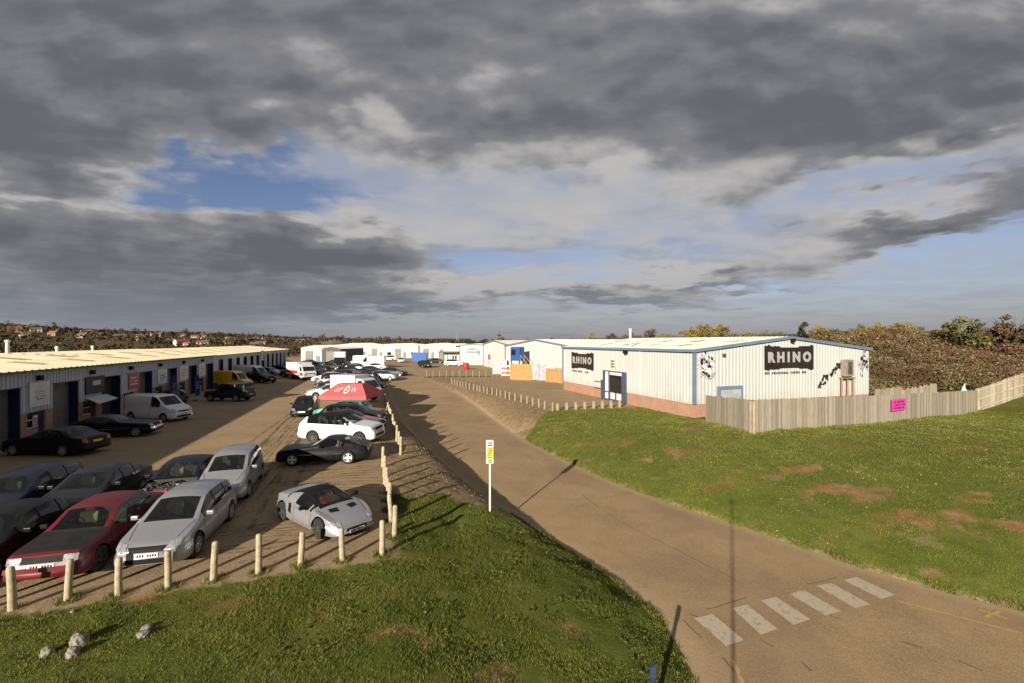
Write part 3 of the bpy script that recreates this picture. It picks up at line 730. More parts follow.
BASE = {
 'hatch': dict(L=4.22, W=1.76, H=1.48, wb=2.58, fo=.86, rw=.32, zb=.20,
   top=[(0, .56), (.02, .64), (.07, .71), (.25, .77), (.9, .92), (1.12, .97), (1.95, 1.40), (2.35, 1.47), (3.1, 1.455), (3.72, 1.37), (4.05, 1.04), (4.13, .96), (4.19, .80), (4.22, .5)],
   belt=[(0, .53), (.1, .64), (.5, .76), (1.2, .90), (3.6, 1.0), (4.22, .96)], cowl=1.12, wst=1.92, rw0=3.74, rw1=4.05, side=[(1.34, 2.22), (2.30, 3.05), (3.13, 3.62)], wr=.70),
 'mpv': dict(L=4.2, W=1.72, H=1.58, wb=2.6, fo=.82, rw=.31, zb=.20,
   top=[(0, .60), (.025, .67), (.07, .75), (.25, .82), (.8, 1.0), (1.0, 1.06), (1.8, 1.48), (2.2, 1.56), (3.1, 1.56), (3.75, 1.5), (4.08, 1.1), (4.15, 1.0), (4.2, .6)],
   belt=[(0, .54), (.1, .65), (.5, .8), (1.2, .95), (3.6, 1.04), (4.2, 1.0)], cowl=1.0, wst=1.78, rw0=3.77, rw1=4.08, side=[(1.25, 2.1), (2.18, 2.98), (3.06, 3.66)], wr=.72),
 'saloon': dict(L=4.75, W=1.82, H=1.43, wb=2.78, fo=.88, rw=.32, zb=.20,
   top=[(0, .58), (.025, .65), (.07, .715), (.3, .78), (1.3, .93), (1.42, .97), (2.15, 1.35), (2.5, 1.42), (3.1, 1.42), (3.45, 1.35), (4.0, 1.03), (4.2, 1.0), (4.62, .94), (4.72, .82), (4.75, .5)],
   belt=[(0, .54), (.1, .65), (.5, .74), (1.4, .88), (3.8, .96), (4.75, .88)], cowl=1.42, wst=2.13, rw0=3.46, rw1=3.98, side=[(1.7, 2.45), (2.53, 3.2), (3.27, 3.55)], wr=.70),
 'boxy': dict(L=4.45, W=1.70, H=1.40, wb=2.58, fo=.80, rw=.31, zb=.22, flat=True,
   top=[(0, .50), (.02, .60), (.05, .60), (.07, .80), (.14, .83), (1.25, .93), (1.33, .96), (1.95, 1.34), (2.2, 1.38), (3.1, 1.39), (3.35, 1.34), (3.95, 1.02), (4.0, 1.0), (4.33, .96), (4.38, .86), (4.43, .7), (4.45, .5)],
   belt=[(0, .44), (.08, .76), (.5, .80), (1.3, .88), (3.8, .94), (4.45, .90)], cowl=1.33, wst=1.93, rw0=3.36, rw1=3.93, side=[(1.55, 2.3), (2.40, 3.1), (3.17, 3.5)], wr=.72),
 'estate': dict(L=4.6, W=1.80, H=1.46, wb=2.7, fo=.88, rw=.32, zb=.20,
   top=[(0, .58), (.025, .65), (.07, .715), (.3, .78), (1.2, .93), (1.32, .97), (2.05, 1.36), (2.4, 1.44), (3.4, 1.45), (4.1, 1.38), (4.45, 1.02), (4.55, .94), (4.6, .5)],
   belt=[(0, .54), (.1, .65), (.5, .74), (1.4, .90), (3.8, .98), (4.6, .95)], cowl=1.32, wst=2.03, rw0=4.12, rw1=4.43, side=[(1.6, 2.4), (2.48, 3.2), (3.28, 4.0)], wr=.72),
 'fastback': dict(L=4.30, W=1.70, H=1.29, wb=2.56, fo=.78, rw=.31, zb=.20, flat=True,
   top=[(0, .48), (.03, .60), (.10, .72), (.3, .77), (1.55, .89), (1.65, .91), (2.22, 1.22), (2.5, 1.275), (2.9, 1.27), (3.2, 1.19), (3.75, .94), (4.1, .88), (4.24, .80), (4.28, .66), (4.30, .5)],
   belt=[(0, .42), (.1, .66), (.5, .73), (1.6, .83), (3.5, .90), (4.3, .82)], cowl=1.63, wst=2.2, rw0=3.14, rw1=3.66, side=[(1.95, 3.16)], wr=.70),
 'roadster': dict(L=3.79, W=1.72, H=1.12, wb=2.33, fo=.78, rw=.31, zb=.15,
   top=[(0, .34), (.04, .46), (.18, .56), (.5, .68), (.95, .78), (1.15, .82), (1.95, 1.06), (2.2, 1.11), (2.45, 1.09), (2.9, .97), (3.3, .93), (3.6, .86), (3.75, .76), (3.79, .5)],
   belt=[(0, .30), (.2, .52), (.6, .70), (.95, .72), (1.4, .70), (2.2, .76), (2.9, .86), (3.3, .84), (3.79, .72)], cowl=1.08, wst=1.92, rw0=9, rw1=9.1, side=[(1.45, 2.25)], wr=.60, softtop=(1.90, 2.85)),
 'suv': dict(L=4.80, W=1.98, H=1.72, wb=2.88, fo=.86, rw=.37, zb=.28,
   top=[(0, .60), (.04, .80), (.12, .96), (.35, 1.05), (1.15, 1.15), (1.28, 1.18), (2.0, 1.58), (2.35, 1.66), (3.4, 1.67), (4.25, 1.58), (4.60, 1.20), (4.72, 1.08), (4.78, .9), (4.80, .6)],
   belt=[(0, .5), (.1, .85), (.5, 1.0), (1.3, 1.09), (4.2, 1.17), (4.8, 1.12)], cowl=1.26, wst=1.98, rw0=4.28, rw1=4.60, side=[(1.55, 2.38), (2.46, 3.3), (3.38, 4.15)], wr=.74),
 'offroad': dict(L=4.5, W=1.80, H=1.85, wb=2.75, fo=.75, rw=.38, zb=.36, flat=True,
   top=[(0, .70), (.03, .95), (.08, 1.02), (1.1, 1.10), (1.25, 1.13), (1.65, 1.72), (1.9, 1.82), (3.2, 1.84), (4.3, 1.82), (4.42, 1.5), (4.46, 1.1), (4.5, .7)],
   belt=[(0, .6), (.1, .96), (1.2, 1.06), (4.5, 1.10)], cowl=1.23, wst=1.66, rw0=4.32, rw1=4.45, side=[(1.55, 2.35), (2.45, 3.25), (3.4, 4.2)], wr=.84),
 'van': dict(L=4.85, W=1.90, H=1.97, wb=3.05, fo=.85, rw=.33, zb=.24,
   top=[(0, .52), (.04, .76), (.15, .96), (.75, 1.16), (1.0, 1.28), (1.6, 1.82), (1.95, 1.93), (3.0, 1.96), (4.65, 1.95), (4.78, 1.86), (4.83, 1.3), (4.85, .5)],
   belt=[(0, .46), (.1, .78), (.6, 1.04), (1.2, 1.10), (4.85, 1.14)], cowl=.88, wst=1.62, rw0=9, rw1=9.1, side=[(1.25, 2.05)], wr=.84),
 'bigvan': dict(L=5.6, W=2.0, H=2.5, wb=3.5, fo=.95, rw=.35, zb=.28,
   top=[(0, .55), (.04, .85), (.15, 1.05), (.7, 1.25), (.9, 1.36), (1.5, 2.1), (1.9, 2.42), (2.6, 2.5), (5.4, 2.5), (5.52, 2.4), (5.58, 1.4), (5.6, .6)],
   belt=[(0, .5), (.1, .85), (.6, 1.15), (1.2, 1.25), (5.6, 1.28)], cowl=.86, wst=1.55, rw0=9, rw1=9.1, side=[(1.2, 2.0)], wr=.86),
}

def build_car(name, typ, paint, pos, heading, label, cat, hi=1, rim='rim', spokes=5, roofmat=None, bonnetmat=None, bonnet_open=False, seat='greyseat',
              group=None, plate=True, interior=None, faces_front=True, glass=None, extras=None, scale=1.0, z=0.0, trimside=False):
    sp = BASE[typ]; L, Wd, wb, fo, rw, zb = sp['L'], sp['W'], sp['wb'], sp['fo'], sp['rw'], sp['zb']
    root = empty(name, (pos[0], pos[1], z), math.atan2(heading[1], heading[0]), label, cat, group)
    root.scale = (scale,)*3
    glassm = glass or (M['glass'] if hi >= 1 else M['darkglass'])
    st = 0.065 if hi >= 2 else (0.095 if hi == 1 else 0.17)
    xs = set(np.round(np.linspace(0, L, int(L/st)+1), 4)) | {0.015, 0.04, 0.08, L-.015, L-.04, L-.08}
    for a in [sp['cowl'], sp['wst'], sp['rw0'], sp['rw1']] + [q for s_ in sp['side'] for q in s_]:
        if a < L: xs.add(round(a, 4))
    xs = np.array(sorted(xs))
    keep = [0]
    for i in range(1, len(xs)):
        if xs[i]-xs[keep[-1]] > 0.012: keep.append(i)
    xs = xs[keep]
    tx, tz = zip(*sp['top']); bx, bz = zip(*sp['belt'])
    ZT = gsm(tx, tz, xs, .035 if sp.get('flat') else .055)
    ZS = np.minimum(gsm(bx, bz, xs, .08), ZT-.05)
    kf = .13 if sp.get('flat') else (.30 if typ == 'roadster' else .20)
    e1 = np.clip(1-xs/(.55 if typ != 'roadster' else .9), 0, 1)**2.2; e2 = np.clip(1-(L-xs)/.45, 0, 1)**2.2
    WW = Wd/2*(1 - kf*e1 - (kf-.03)*e2 - .02*np.clip((xs-.6*L)/(.4*L), 0, 1))
    ZB = zb + .05*np.clip(1-xs/.15, 0, 1) + .08*np.clip(1-(L-xs)/.3, 0, 1)
    cab = np.clip((ZT-ZS-.08)/(sp['H']-max(bz)-.05), 0, 1)
    wrf = .84*(1-cab) + sp['wr']*cab
    ZR = ZT - (.018+.055*cab)
    if typ in ('van', 'bigvan', 'offroad'): ZR = ZT - (.02+.03*cab)
    if typ == 'roadster': ZR = ZT - (.045+.035*cab)
    ZR = np.maximum(ZR, ZS+.012)
    nl = 13 if hi >= 2 else (9 if hi == 1 else 6); ns = 4 if hi >= 1 else 3; ntp = 6 if hi >= 1 else 4
    J = nl+ns+ntp; K = 2*J
    V_ = []; 
    for i in range(len(xs)):
        half = []
        for t in np.linspace(0, 1, nl+1):
            zz = ZB[i] + (ZS[i]-ZB[i])*t
            y = WW[i]*(.955 + .045*math.sin(PI*min(1, t*1.25+.12)) - .035*max(0, t-.55)/.45)
            if t == 0: y = WW[i]*.93
            half.append((y, zz))
        y0, z0 = half[-1]
        y1, z1 = WW[i]*wrf[i], ZR[i]
        for t in np.linspace(0, 1, ns+1)[1:]:
            b = .018*math.sin(PI*t)*cab[i] + .012*math.sin(PI*t)
            half.append((y0+(y1-y0)*t + b, z0+(z1-z0)*t + (0.012*math.sin(PI*t) if cab[i] < .3 else 0)))
        for t in np.linspace(0, 1, ntp+1)[1:]:
            u = t
            y = y1*(1-u); zz = ZT[i] - (ZT[i]-z1)*abs(1-u)**2.3
            half.append((y, zz))
        ring = half + [(-y, z_) for y, z_ in half[:-1][::-1]]
        V_ += [(xs[i], y, z_) for y, z_ in ring]
    NR = K+1
    def tv(p): return (L/2-p[0], -p[1], p[2])
    xw = [fo, fo+wb]; Ra = rw+.055
    parts = {'body': [], 'windscreen': [], 'rear_window': [], 'side_window': [], 'roof': [], 'bonnet': [], 'pillar': []}
    arch = set(); kept = []
    for i in range(len(xs)-1):
        xm = (xs[i]+xs[i+1])/2
        for k in range(K):
            kk = min(k, K-1-k)
            f = (i*NR+k, i*NR+k+1, (i+1)*NR+k+1, (i+1)*NR+k)
            zm = sum(V_[q][2] for q in f)/4
            if kk < nl and any((xm-x_)**2+(zm-rw)**2 < Ra*Ra for x_ in xw):
                arch.update(f); continue
            hgt = ZT[i]-ZS[i]; hgt2 = ZT[i+1]-ZS[i+1]
            dst = 'body'
            if nl <= kk < nl+ns and min(hgt, hgt2) > .17:
                if any(a-1e-4 <= xs[i] and xs[i+1] <= b+1e-4 for a, b in sp['side']) and (kk > nl or hi < 1 or ns < 4) or \
                   (any(a-1e-4 <= xs[i] and xs[i+1] <= b+1e-4 for a, b in sp['side'])): dst = 'side_window'
                elif sp['side'][0][0] < xm < sp['side'][-1][1]: dst = 'pillar'
            elif typ == 'roadster' and nl <= kk <= nl+ns and sp['cowl']+.1 < xs[i] < sp['wst']+.05 and hgt > .1: dst = 'pillar'
            elif kk >= nl+ns+(1 if hi >= 1 else 0) and sp['cowl']-1e-4 <= xs[i] and xs[i+1] <= sp['wst']+1e-4: dst = 'windscreen'
            elif kk >= nl+ns+(1 if hi >= 1 else 0) and sp['rw0']-1e-4 <= xs[i] and xs[i+1] <= sp['rw1']+1e-4: dst = 'rear_window'
            elif kk >= nl+ns-1 and roofmat is not None and sp['wst']-.01 <= xs[i] and xs[i+1] <= min(sp['rw0'], L-.2)+.01 and 'softtop' not in sp: dst = 'roof'
            elif 'softtop' in sp and kk >= nl and sp['softtop'][0]-.02 <= xs[i] and xs[i+1] <= sp['softtop'][1]: dst = 'roof'
            elif (bonnetmat is not None or bonnet_open) and kk >= nl+ns-1 and .16 < xs[i] and xs[i+1] <= sp['cowl']+.001: dst = 'bonnet'
            parts[dst].append(f)
    Vw = [list(v) for v in V_]
    usedk = set(q for f in parts['body'] for q in f)
    for q in arch & usedk:
        x, y, z_ = Vw[q]
        x_ = min(xw, key=lambda a: abs(a-x)); d = math.hypot(x-x_, z_-rw)
        if d > 1e-4 and z_ > zb-.02:
            s_ = Ra/d; Vw[q][0] = x_+(x-x_)*s_; Vw[q][2] = max(rw+(z_-rw)*s_, ZB.min())
    # body mesh
    def mk(nm, faces, mats, extra=None):
        used = sorted(set(q for f in faces for q in f)); mp = {q: n for n, q in enumerate(used)}
        mb = MB(); mb.v = [tv(Vw[q]) for q in used]; mb.f = [tuple(mp[q] for q in f) for f in faces]; mb.m = [0]*len(faces)
        if extra: extra(mb)
        return mb.build(nm, mats, root, smooth=True)
    capf = []
    def caps(i, flip):
        out = []
        for k in range(J):
            a, b, c, d = i*NR+k, i*NR+k+1, i*NR+K-k-1, i*NR+K-k
            f = (a, b, c, d) if k < J-1 else (a, b, d)
            out.append(f if flip else f[::-1])
        return out
    parts['body'] += caps(0, False) + caps(len(xs)-1, True)
    def under(mb):
        n0 = len(mb.v)
        a = len(mb.v); mb.v += [tv(p) for p in ((.1, -Wd*.40, zb+.03), (L-.1, -Wd*.40, zb+.03), (L-.1, Wd*.40, zb+.03), (.1, Wd*.40, zb+.03))]
        mb.f.append((a, a+1, a+2, a+3)); mb.m.append(1)
        for x_ in xw:
            for sgn in (-1, 1):
                prev = None; n = 14
                for q in range(n+1):
                    t = -.25 + (PI+.5)*q/n
                    xx, zz = x_+Ra*math.cos(t), max(rw+Ra*math.sin(t), zb-.05)
                    o_ = len(mb.v); mb.v += [tv((xx, sgn*Wd*.465, zz)), tv((xx, sgn*(Wd*.5-.34), zz))]
                    if prev is not None: mb.f.append((prev, prev+1, o_+1, o_)); mb.m.append(1)
                    prev = o_
                o_ = len(mb.v)
                pts = [tv((x_+Ra*math.cos(-.25+(PI+.5)*q/n), sgn*(Wd*.5-.34), max(rw+Ra*math.sin(-.25+(PI+.5)*q/n), zb-.05))) for q in range(n+1)]
                mb.v += pts; mb.f.append(tuple(range(o_, o_+n+1))); mb.m.append(1)
    body = mk('body', parts['body'], [paint, M['black']], under)
    try:
        for p in body.data.polygons:
            if p.material_index == 1: p.use_smooth = False
    except Exception: pass
    for nm in ('windscreen', 'rear_window'):
        if parts[nm]: mk(nm, parts[nm], glassm)
    lft = [f for f in parts['side_window'] if (f[0] % NR) < J]; rgt = [f for f in parts['side_window'] if (f[0] % NR) >= J]
    for fs_ in (lft, rgt):
        if fs_: mk('side_window', fs_, glassm)
    pil = {}
    for f in parts['pillar']:
        xm = xs[f[0]//NR]; pil.setdefault((sum(1 for a_, b_ in sp['side'] if xm > a_), (f[0] % NR) < J), []).append(f)
    for fs_ in pil.values(): mk('pillar', fs_, M['black'] if not sp.get('flat') else paint)
    if parts['roof']: mk('roof', parts['roof'], roofmat if roofmat is not None else M['black'])
    if parts['bonnet'] and not bonnet_open: mk('bonnet', parts['bonnet'], bonnetmat)
    # BVH for lamps, grille and plates
    allf = [(i*NR+k, i*NR+k+1, (i+1)*NR+k+1, (i+1)*NR+k) for i in range(len(xs)-1) for k in range(K)] + [f for f in caps(0, True)+caps(len(xs)-1, False)]
    bvh = BVHTree.FromPolygons([Vector(v) for v in V_], allf)
    def patch(nm, quads, mode, mat, off=.008, n=5, m=3, parent=None, one=False):
        if len(quads) > 1 and not one:
            last = None
            for qd in quads: last = patch(nm, [qd], mode, mat, off, n, m, parent) or last
            return last
        mb = MB()
        for qd in quads:
            g = {}
            ok = True; up_ = 1.0
            for a in range(n+1):
                for b in range(m+1):
                    s_, t = a/n, b/m
                    u = (qd[0][0]*(1-s_)+qd[1][0]*s_)*(1-t) + (qd[3][0]*(1-s_)+qd[2][0]*s_)*t
                    v = (qd[0][1]*(1-s_)+qd[1][1]*s_)*(1-t) + (qd[3][1]*(1-s_)+qd[2][1]*s_)*t
                    if mode == 'front': o_, d = Vector((-3, u, v)), Vector((1, 0, 0))
                    elif mode == 'rear': o_, d = Vector((L+3, u, v)), Vector((-1, 0, 0))
                    elif mode == 'sideL': o_, d = Vector((u, -4, v)), Vector((0, 1, 0))
                    elif mode == 'sideR': o_, d = Vector((u, 4, v)), Vector((0, -1, 0))
                    else: o_, d = Vector((u, v, 5)), Vector((0, 0, -1))
                    h = bvh.ray_cast(o_, d)
                    for _t in range(8):
                        if mode in ('front', 'rear') and (h[0] is None or (h[0]-o_).dot(d) > 3.42):
                            o_.y *= .955; h = bvh.ray_cast(o_, d)
                        else: break
                    if h[0] is None: ok = False; break
                    nr = h[1] if h[1].dot(d) < 0 else -h[1]
                    g[a, b] = h[0] + (nr*0.5 - d*0.5).normalized()*off
                if not ok: break
            if not ok: continue
            base = len(mb.v)
            for a in range(n+1):
                for b in range(m+1): mb.v.append(tv(g[a, b]))
            for a in range(n):
                for b in range(m):
                    mb.f.append((base+a*(m+1)+b, base+(a+1)*(m+1)+b, base+(a+1)*(m+1)+b+1, base+a*(m+1)+b+1)); mb.m.append(0)
        if not mb.f: return None
        return mb.build(nm, mat, parent or root, smooth=True)
    W2 = Wd/2
    def mirror(q): return [(-a, b) for a, b in q]
    zh = float(np.interp(.12, tx, tz))     # bonnet edge height
    # lamps
    if typ in ('roadster',):
        hl = [(W2*.50, .42), (W2*.83, .50), (W2*.80, .60), (W2*.56, .50)]
        grq = [[(-W2*.42, .27), (W2*.42, .27), (W2*.36, .36), (-W2*.36, .36)]]
        plq = [(-.26, .20), (.26, .20), (.26, .30), (-.26, .30)]; tl = [(W2*.5, .62), (W2*.8, .62), (W2*.8, .72), (W2*.5, .72)]
    elif typ == 'boxy':
        hl = [(W2*.50, .62), (W2*.84, .62), (W2*.84, .77), (W2*.50, .77)]
        grq = [[(-W2*.48, .62), (W2*.48, .62), (W2*.48, .77), (-W2*.48, .77)]]
        plq = [(-.26, .50), (.26, .50), (.26, .60), (-.26, .60)]; tl = [(W2*.45, .66), (W2*.85, .66), (W2*.85, .86), (W2*.45, .86)]
    elif typ in ('van', 'bigvan'):
        hl = [(W2*.55, .70), (W2*.84, .74), (W2*.82, .98), (W2*.60, .90)]
        grq = [[(-W2*.45, .72), (W2*.45, .72), (W2*.45, .82), (-W2*.45, .82)], [(-W2*.6, .34), (W2*.6, .34), (W2*.6, .48), (-W2*.6, .48)]]
        plq = [(-.26, .52), (.26, .52), (.26, .63), (-.26, .63)]; tl = [(W2*.80, .8), (W2*.87, .8), (W2*.87, 1.25), (W2*.80, 1.25)]
    elif typ in ('suv', 'offroad'):
        hl = [(W2*.52, .80), (W2*.84, .84), (W2*.82, .96), (W2*.54, .92)]
        grq = [[(-W2*.5, .78), (W2*.5, .78), (W2*.5, .92), (-W2*.5, .92)], [(-W2*.6, .42), (W2*.6, .42), (W2*.55, .56), (-W2*.55, .56)]]
        plq = [(-.26, .60), (.26, .60), (.26, .71), (-.26, .71)]; tl = [(W2*.60, .95), (W2*.84, .95), (W2*.84, 1.10), (W2*.60, 1.10)]
    elif typ == 'fastback':
        hl = [(W2*.52, .60), (W2*.84, .60), (W2*.84, .71), (W2*.52, .71)]
        grq = [[(-W2*.50, .58), (W2*.50, .58), (W2*.50, .70), (-W2*.50, .70)]]
        plq = [(-.26, .42), (.26, .42), (.26, .52), (-.26, .52)]; tl = [(W2*.45, .62), (W2*.83, .62), (W2*.83, .75), (W2*.45, .75)]
    else:
        hl = [(W2*.48, .60), (W2*.84, .64), (W2*.82, .77), (W2*.58, .74)]
        grq = [[(-W2*.42, .56), (W2*.42, .56), (W2*.50, .69), (-W2*.50, .69)], [(-W2*.62, .27), (W2*.62, .27), (W2*.55, .40), (-W2*.55, .40)]]
        plq = [(-.26, .43), (.26, .43), (.26, .54), (-.26, .54)]; tl = [(W2*.55, .70), (W2*.84, .70), (W2*.82, .90), (W2*.60, .90)]
    nn = (5, 3) if hi >= 1 else (2, 1)
    if hi >= 0:
        for q in (hl, mirror(hl)):
            h = patch('headlight', [q], 'front', M['lamp'], .012, *nn)
            if h is not None and hi >= 2 and typ != 'boxy':
                cxq = sum(p[0] for p in q)/4; cyq = sum(p[1] for p in q)/4; rq = .055
                for dxq in (-.07, .07):
                    patch('lamp_reflector', [[(cxq+dxq-rq, cyq-rq*.8), (cxq+dxq+rq, cyq-rq*.8), (cxq+dxq+rq, cyq+rq*.8), (cxq+dxq-rq, cyq+rq*.8)]], 'front', M['lampclear'], .018, 2, 2, h)
        for q in (tl, mirror(tl)): patch('tail_light', [q], 'rear', M['tail'], .012, *nn)
        patch('grille', grq, 'front', M['black'], .010, 8 if hi >= 1 else 2, nn[1])
    if plate and hi >= 0:
        p = patch('number_plate', [plq], 'front', M['plate'], .020, 4, 1)
        if p is not None and hi >= 2:
            cs = []
            for k, wch in enumerate((.045, .045, .045, .045, None, .045, .045, .045)):
                if wch is None: continue
                x0 = -.225 + k*.057; zc_ = (plq[0][1]+plq[2][1])/2
                cs.append([(x0, zc_-.032), (x0+wch*.75, zc_-.032), (x0+wch*.75, zc_+.032), (x0, zc_+.032)])
            merge_into(p, patch('plate_text', cs, 'front', M['black'], .024, 1, 1, p, True))
        zc_ = .72 if typ not in ('van', 'bigvan') else .6
        patch('number_plate', [[(-.26, zc_-.06), (.26, zc_-.06), (.26, zc_+.05), (-.26, zc_+.05)]], 'rear', M['platey'], .020, 2, 1)
    if typ in ('boxy', 'fastback') and hi >= 1:
        patch('front_bumper', [[(-W2*.86, .44), (W2*.86, .44), (W2*.86, .54), (-W2*.86, .54)]], 'front', M['chrome'] if typ == 'fastback' else paint, .05, 10, 1)
        for s_ in ('sideL', 'sideR'): patch('side_trim', [[(.95+rw*.3, .50), (L-1.25, .52), (L-1.25, .545), (.95+rw*.3, .525)]], s_, M['chrome'] if typ == 'fastback' else M['black'], .012, 10, 1)
    if trimside:
        for s_ in ('sideL', 'sideR'): patch('side_trim', [[(.9+rw*.4, .42), (L-1.2, .42), (L-1.2, .50), (.9+rw*.4, .50)]], s_, M['trim'], .012, 10, 1)
    # door shut lines and handles
    if hi >= 2:
        fx = fo+rw+.12; bxq = sp['side'][0][1]+.03
        for s_ in ('sideL', 'sideR'):
            lines = [[(fx, zb+.12), (fx+.014, zb+.12), (fx+.05, .88 if typ != 'roadster' else .68), (fx+.036, .88 if typ != 'roadster' else .68)],
                     [(bxq, zb+.12), (bxq+.014, zb+.12), (bxq+.014, .92 if typ != 'roadster' else .7), (bxq, .92 if typ != 'roadster' else .7)],
                     [(fx, zb+.12), (bxq, zb+.12), (bxq, zb+.132), (fx, zb+.132)]]
            if len(sp['side']) > 1:
                b2 = sp['side'][1][1]-.02
                lines.append([(b2, .62), (b2+.014, .62), (b2+.02, .92), (b2+.006, .92)])
            patch('door_seam', lines, s_, M['black'], .004, 3, 6)
            hz_ = .80 if typ not in ('roadster', 'suv') else (.62 if typ == 'roadster' else .98)
            patch('door_handle', [[(bxq-.22, hz_), (bxq-.06, hz_+.01), (bxq-.06, hz_+.04), (bxq-.22, hz_+.03)]], s_, paint if typ != 'boxy' else M['black'], .025, 3, 1)
            if len(sp['side']) > 1:
                b2 = sp['side'][1][1]
                patch('door_handle', [[(b2-.22, hz_+.01), (b2-.06, hz_+.02), (b2-.06, hz_+.05), (b2-.22, hz_+.04)]], s_, paint if typ != 'boxy' else M['black'], .025, 3, 1)
        if bonnetmat is None and not bonnet_open:
            lines = []
            for sg in (1, -1):
                lines.append([(.32, sg*W2*.62), (.32, sg*(W2*.62+.012)), (sp['cowl']-.02, sg*(W2*.80+.012)), (sp['cowl']-.02, sg*W2*.80)])
            patch('bonnet_seam', lines, 'top', M['black'], .004, 1, 10)
        patch('wiper', [[(sp['cowl']+.05, -.55), (sp['cowl']+.07, -.55), (sp['cowl']+.17, .02), (sp['cowl']+.15, .02)], [(sp['cowl']+.05, .02), (sp['cowl']+.07, .02), (sp['cowl']+.17, .55), (sp['cowl']+.15, .55)]], 'top', M['black'], .018, 1, 4)
    if typ == 'roadster':
        patch('bonnet_vent', [[(.62, .20), (.86, .16), (.90, .44), (.70, .46)]], 'top', M['black'], .008, 4, 4)
        patch('bonnet_vent', [[(.62, -.20), (.86, -.16), (.90, -.44), (.70, -.46)]], 'top', M['black'], .008, 4, 4)
        for s_ in ('sideL', 'sideR'): patch('side_intake', [[(2.42, .40), (2.62, .44), (2.68, .68), (2.52, .72)]], s_, M['black'], .008, 3, 4)
        patch('tow_hole', [[(W2*.62, .30), (W2*.68, .30), (W2*.68, .34), (W2*.62, .34)], [(-W2*.62, .30), (-W2*.68, .30), (-W2*.68, .34), (-W2*.62, .34)]], 'front', M['black'], .008, 1, 1)
    # mirrors
    if hi >= 0:
        xm_ = sp['side'][0][0]+.10; zm_ = float(np.interp(xm_, bx, bz))+.09
        i_ = int(np.argmin(abs(xs-xm_)))
        for sg in (-1, 1):
            mbm = MB(); c = tv((xm_, sg*(WW[i_]+.07), zm_))
            mbm.box(c, (.11, .18, .115), m=0); mbm.box((c[0], c[1]+sg*.10, c[2]-.05), (.05, .12, .03), m=0)
            mm = mbm.build('mirror', M['black'] if typ in ('van', 'bigvan', 'boxy', 'roadster') else paint, root)
            if hi >= 1: bevel(mm, .025, 2)
    rm = M[rim]; ww_ = .20 if typ not in ('boxy', 'fastback') else .17
    for n_, x_ in enumerate(xw):
        for sg in (-1, 1):
            p = tv((x_, sg*(W2-.5*ww_-.015), rw)); add_wheel(root, p, rw, ww_, rm, spokes, hi >= 1, p[1])
    # interior
    if hi >= 1:
        im = MB(); zf = zb+.14; x0, x1 = sp['cowl']+.05, min(L-.5, sp['side'][-1][1]+.25)
        im.box(tv(((x0+x1)/2, 0, zf)), (x1-x0, Wd*.78, .04))
        db = float(np.interp(sp['cowl']+.3, bx, bz))
        im.box(tv((sp['cowl']+.30, 0, db-.12)), (.42, Wd*.80, .26))
        for sg in (-1, 1): im.box(tv(((x0+x1)/2, sg*Wd*.415, (zf+db)/2-.05)), (x1-x0, .05, db-zf-.10))
        im.tube([tv((sp['cowl']+.62, Wd*.2+.17*math.cos(a), db+.00+.17*math.sin(a))) for a in np.linspace(0, 2*PI, 13)], .014, 5)
        im.build('dashboard', M['interior'], root)
        sx_ = sp['wst']+.30
        rows_ = [sx_] if typ in ('roadster', 'van', 'bigvan') else [sx_, sx_+.92]
        for rx in rows_:
            for sg in (-1, 1):
                s_ = MB(); zt_ = float(np.interp(rx+.2, tx, tz))
                yy = sg*Wd*.21
                s_.box(tv((rx-.10, yy, zf+.20)), (.50, .50, .18)); 
                hgt_ = max(.2, min(.55, float(np.interp(rx+.33, xs, ZR))-zf-.52))
                n0 = len(s_.v); s_.box(tv((rx+.20, yy, zf+.24+hgt_/2)), (.14, .46, hgt_))
                for q in range(n0+4, n0+8): v = s_.v[q]; s_.v[q] = (v[0]-.12, v[1], v[2])
                s_.box(tv((rx+.33, yy, zf+.27+hgt_+.06)), (.09, .26, .15))
                bevel(s_.build('seat', M[seat], root), .04, 2)
    if bonnet_open:
        e = MB(); r2 = random.Random(3)
        c = sp['cowl']
        e.box(tv((c*.55, 0, .62)), (c*.8, Wd*.74, .10)); e.box(tv((c*.5, 0, .74)), (.55, .5, .24))
        for k in range(34):
            e.box(tv((r2.uniform(.22, c-.1), r2.uniform(-W2*.72, W2*.72), r2.uniform(.68, .86))), (r2.uniform(.06, .25), r2.uniform(.06, .25), r2.uniform(.05, .16)), r2.uniform(0, 3), 0 if r2.random() < .8 else 1)
        for k in range(9):
            x, y = r2.uniform(.3, c-.2), r2.uniform(-.5, .5)
            e.tube([tv((x, y, .84)), tv((x+.1, y+.1, .92)), tv((x+.2, y+.25, .84))], .025, 6, 0)
        e.build('engine', [M['engine'], M['steel']], root)
        bx_ = MB(); bx_.box(tv((.26, .08, .80)), (.10, .62, .07)); bx_.build('slam_panel', M['redpart'], root)
    if extras: extras(root, dict(tv=tv, patch=patch, L=L, W2=W2, sp=sp))
    return root
P_silver = carpaint('silver_paint', (0.36, 0.37, 0.39), 0.5, 0.38)
P_silver2 = carpaint('warm_silver_paint', (0.38, 0.385, 0.39), 0.5, 0.4)
P_black = carpaint('black_paint', (0.008, 0.008, 0.009))
P_navy = carpaint('navy_paint', (0.010, 0.013, 0.028))
P_dgrey = carpaint('dark_grey_paint', (0.020, 0.021, 0.025), 0.1)
P_red = carpaint('deep_red_paint', (0.12, 0.007, 0.011), 0.0, 0.4)
P_bred = carpaint('bright_red_paint', (0.55, 0.02, 0.02))
P_white = carpaint('white_car_paint', (0.75, 0.75, 0.74), 0.0, 0.35)
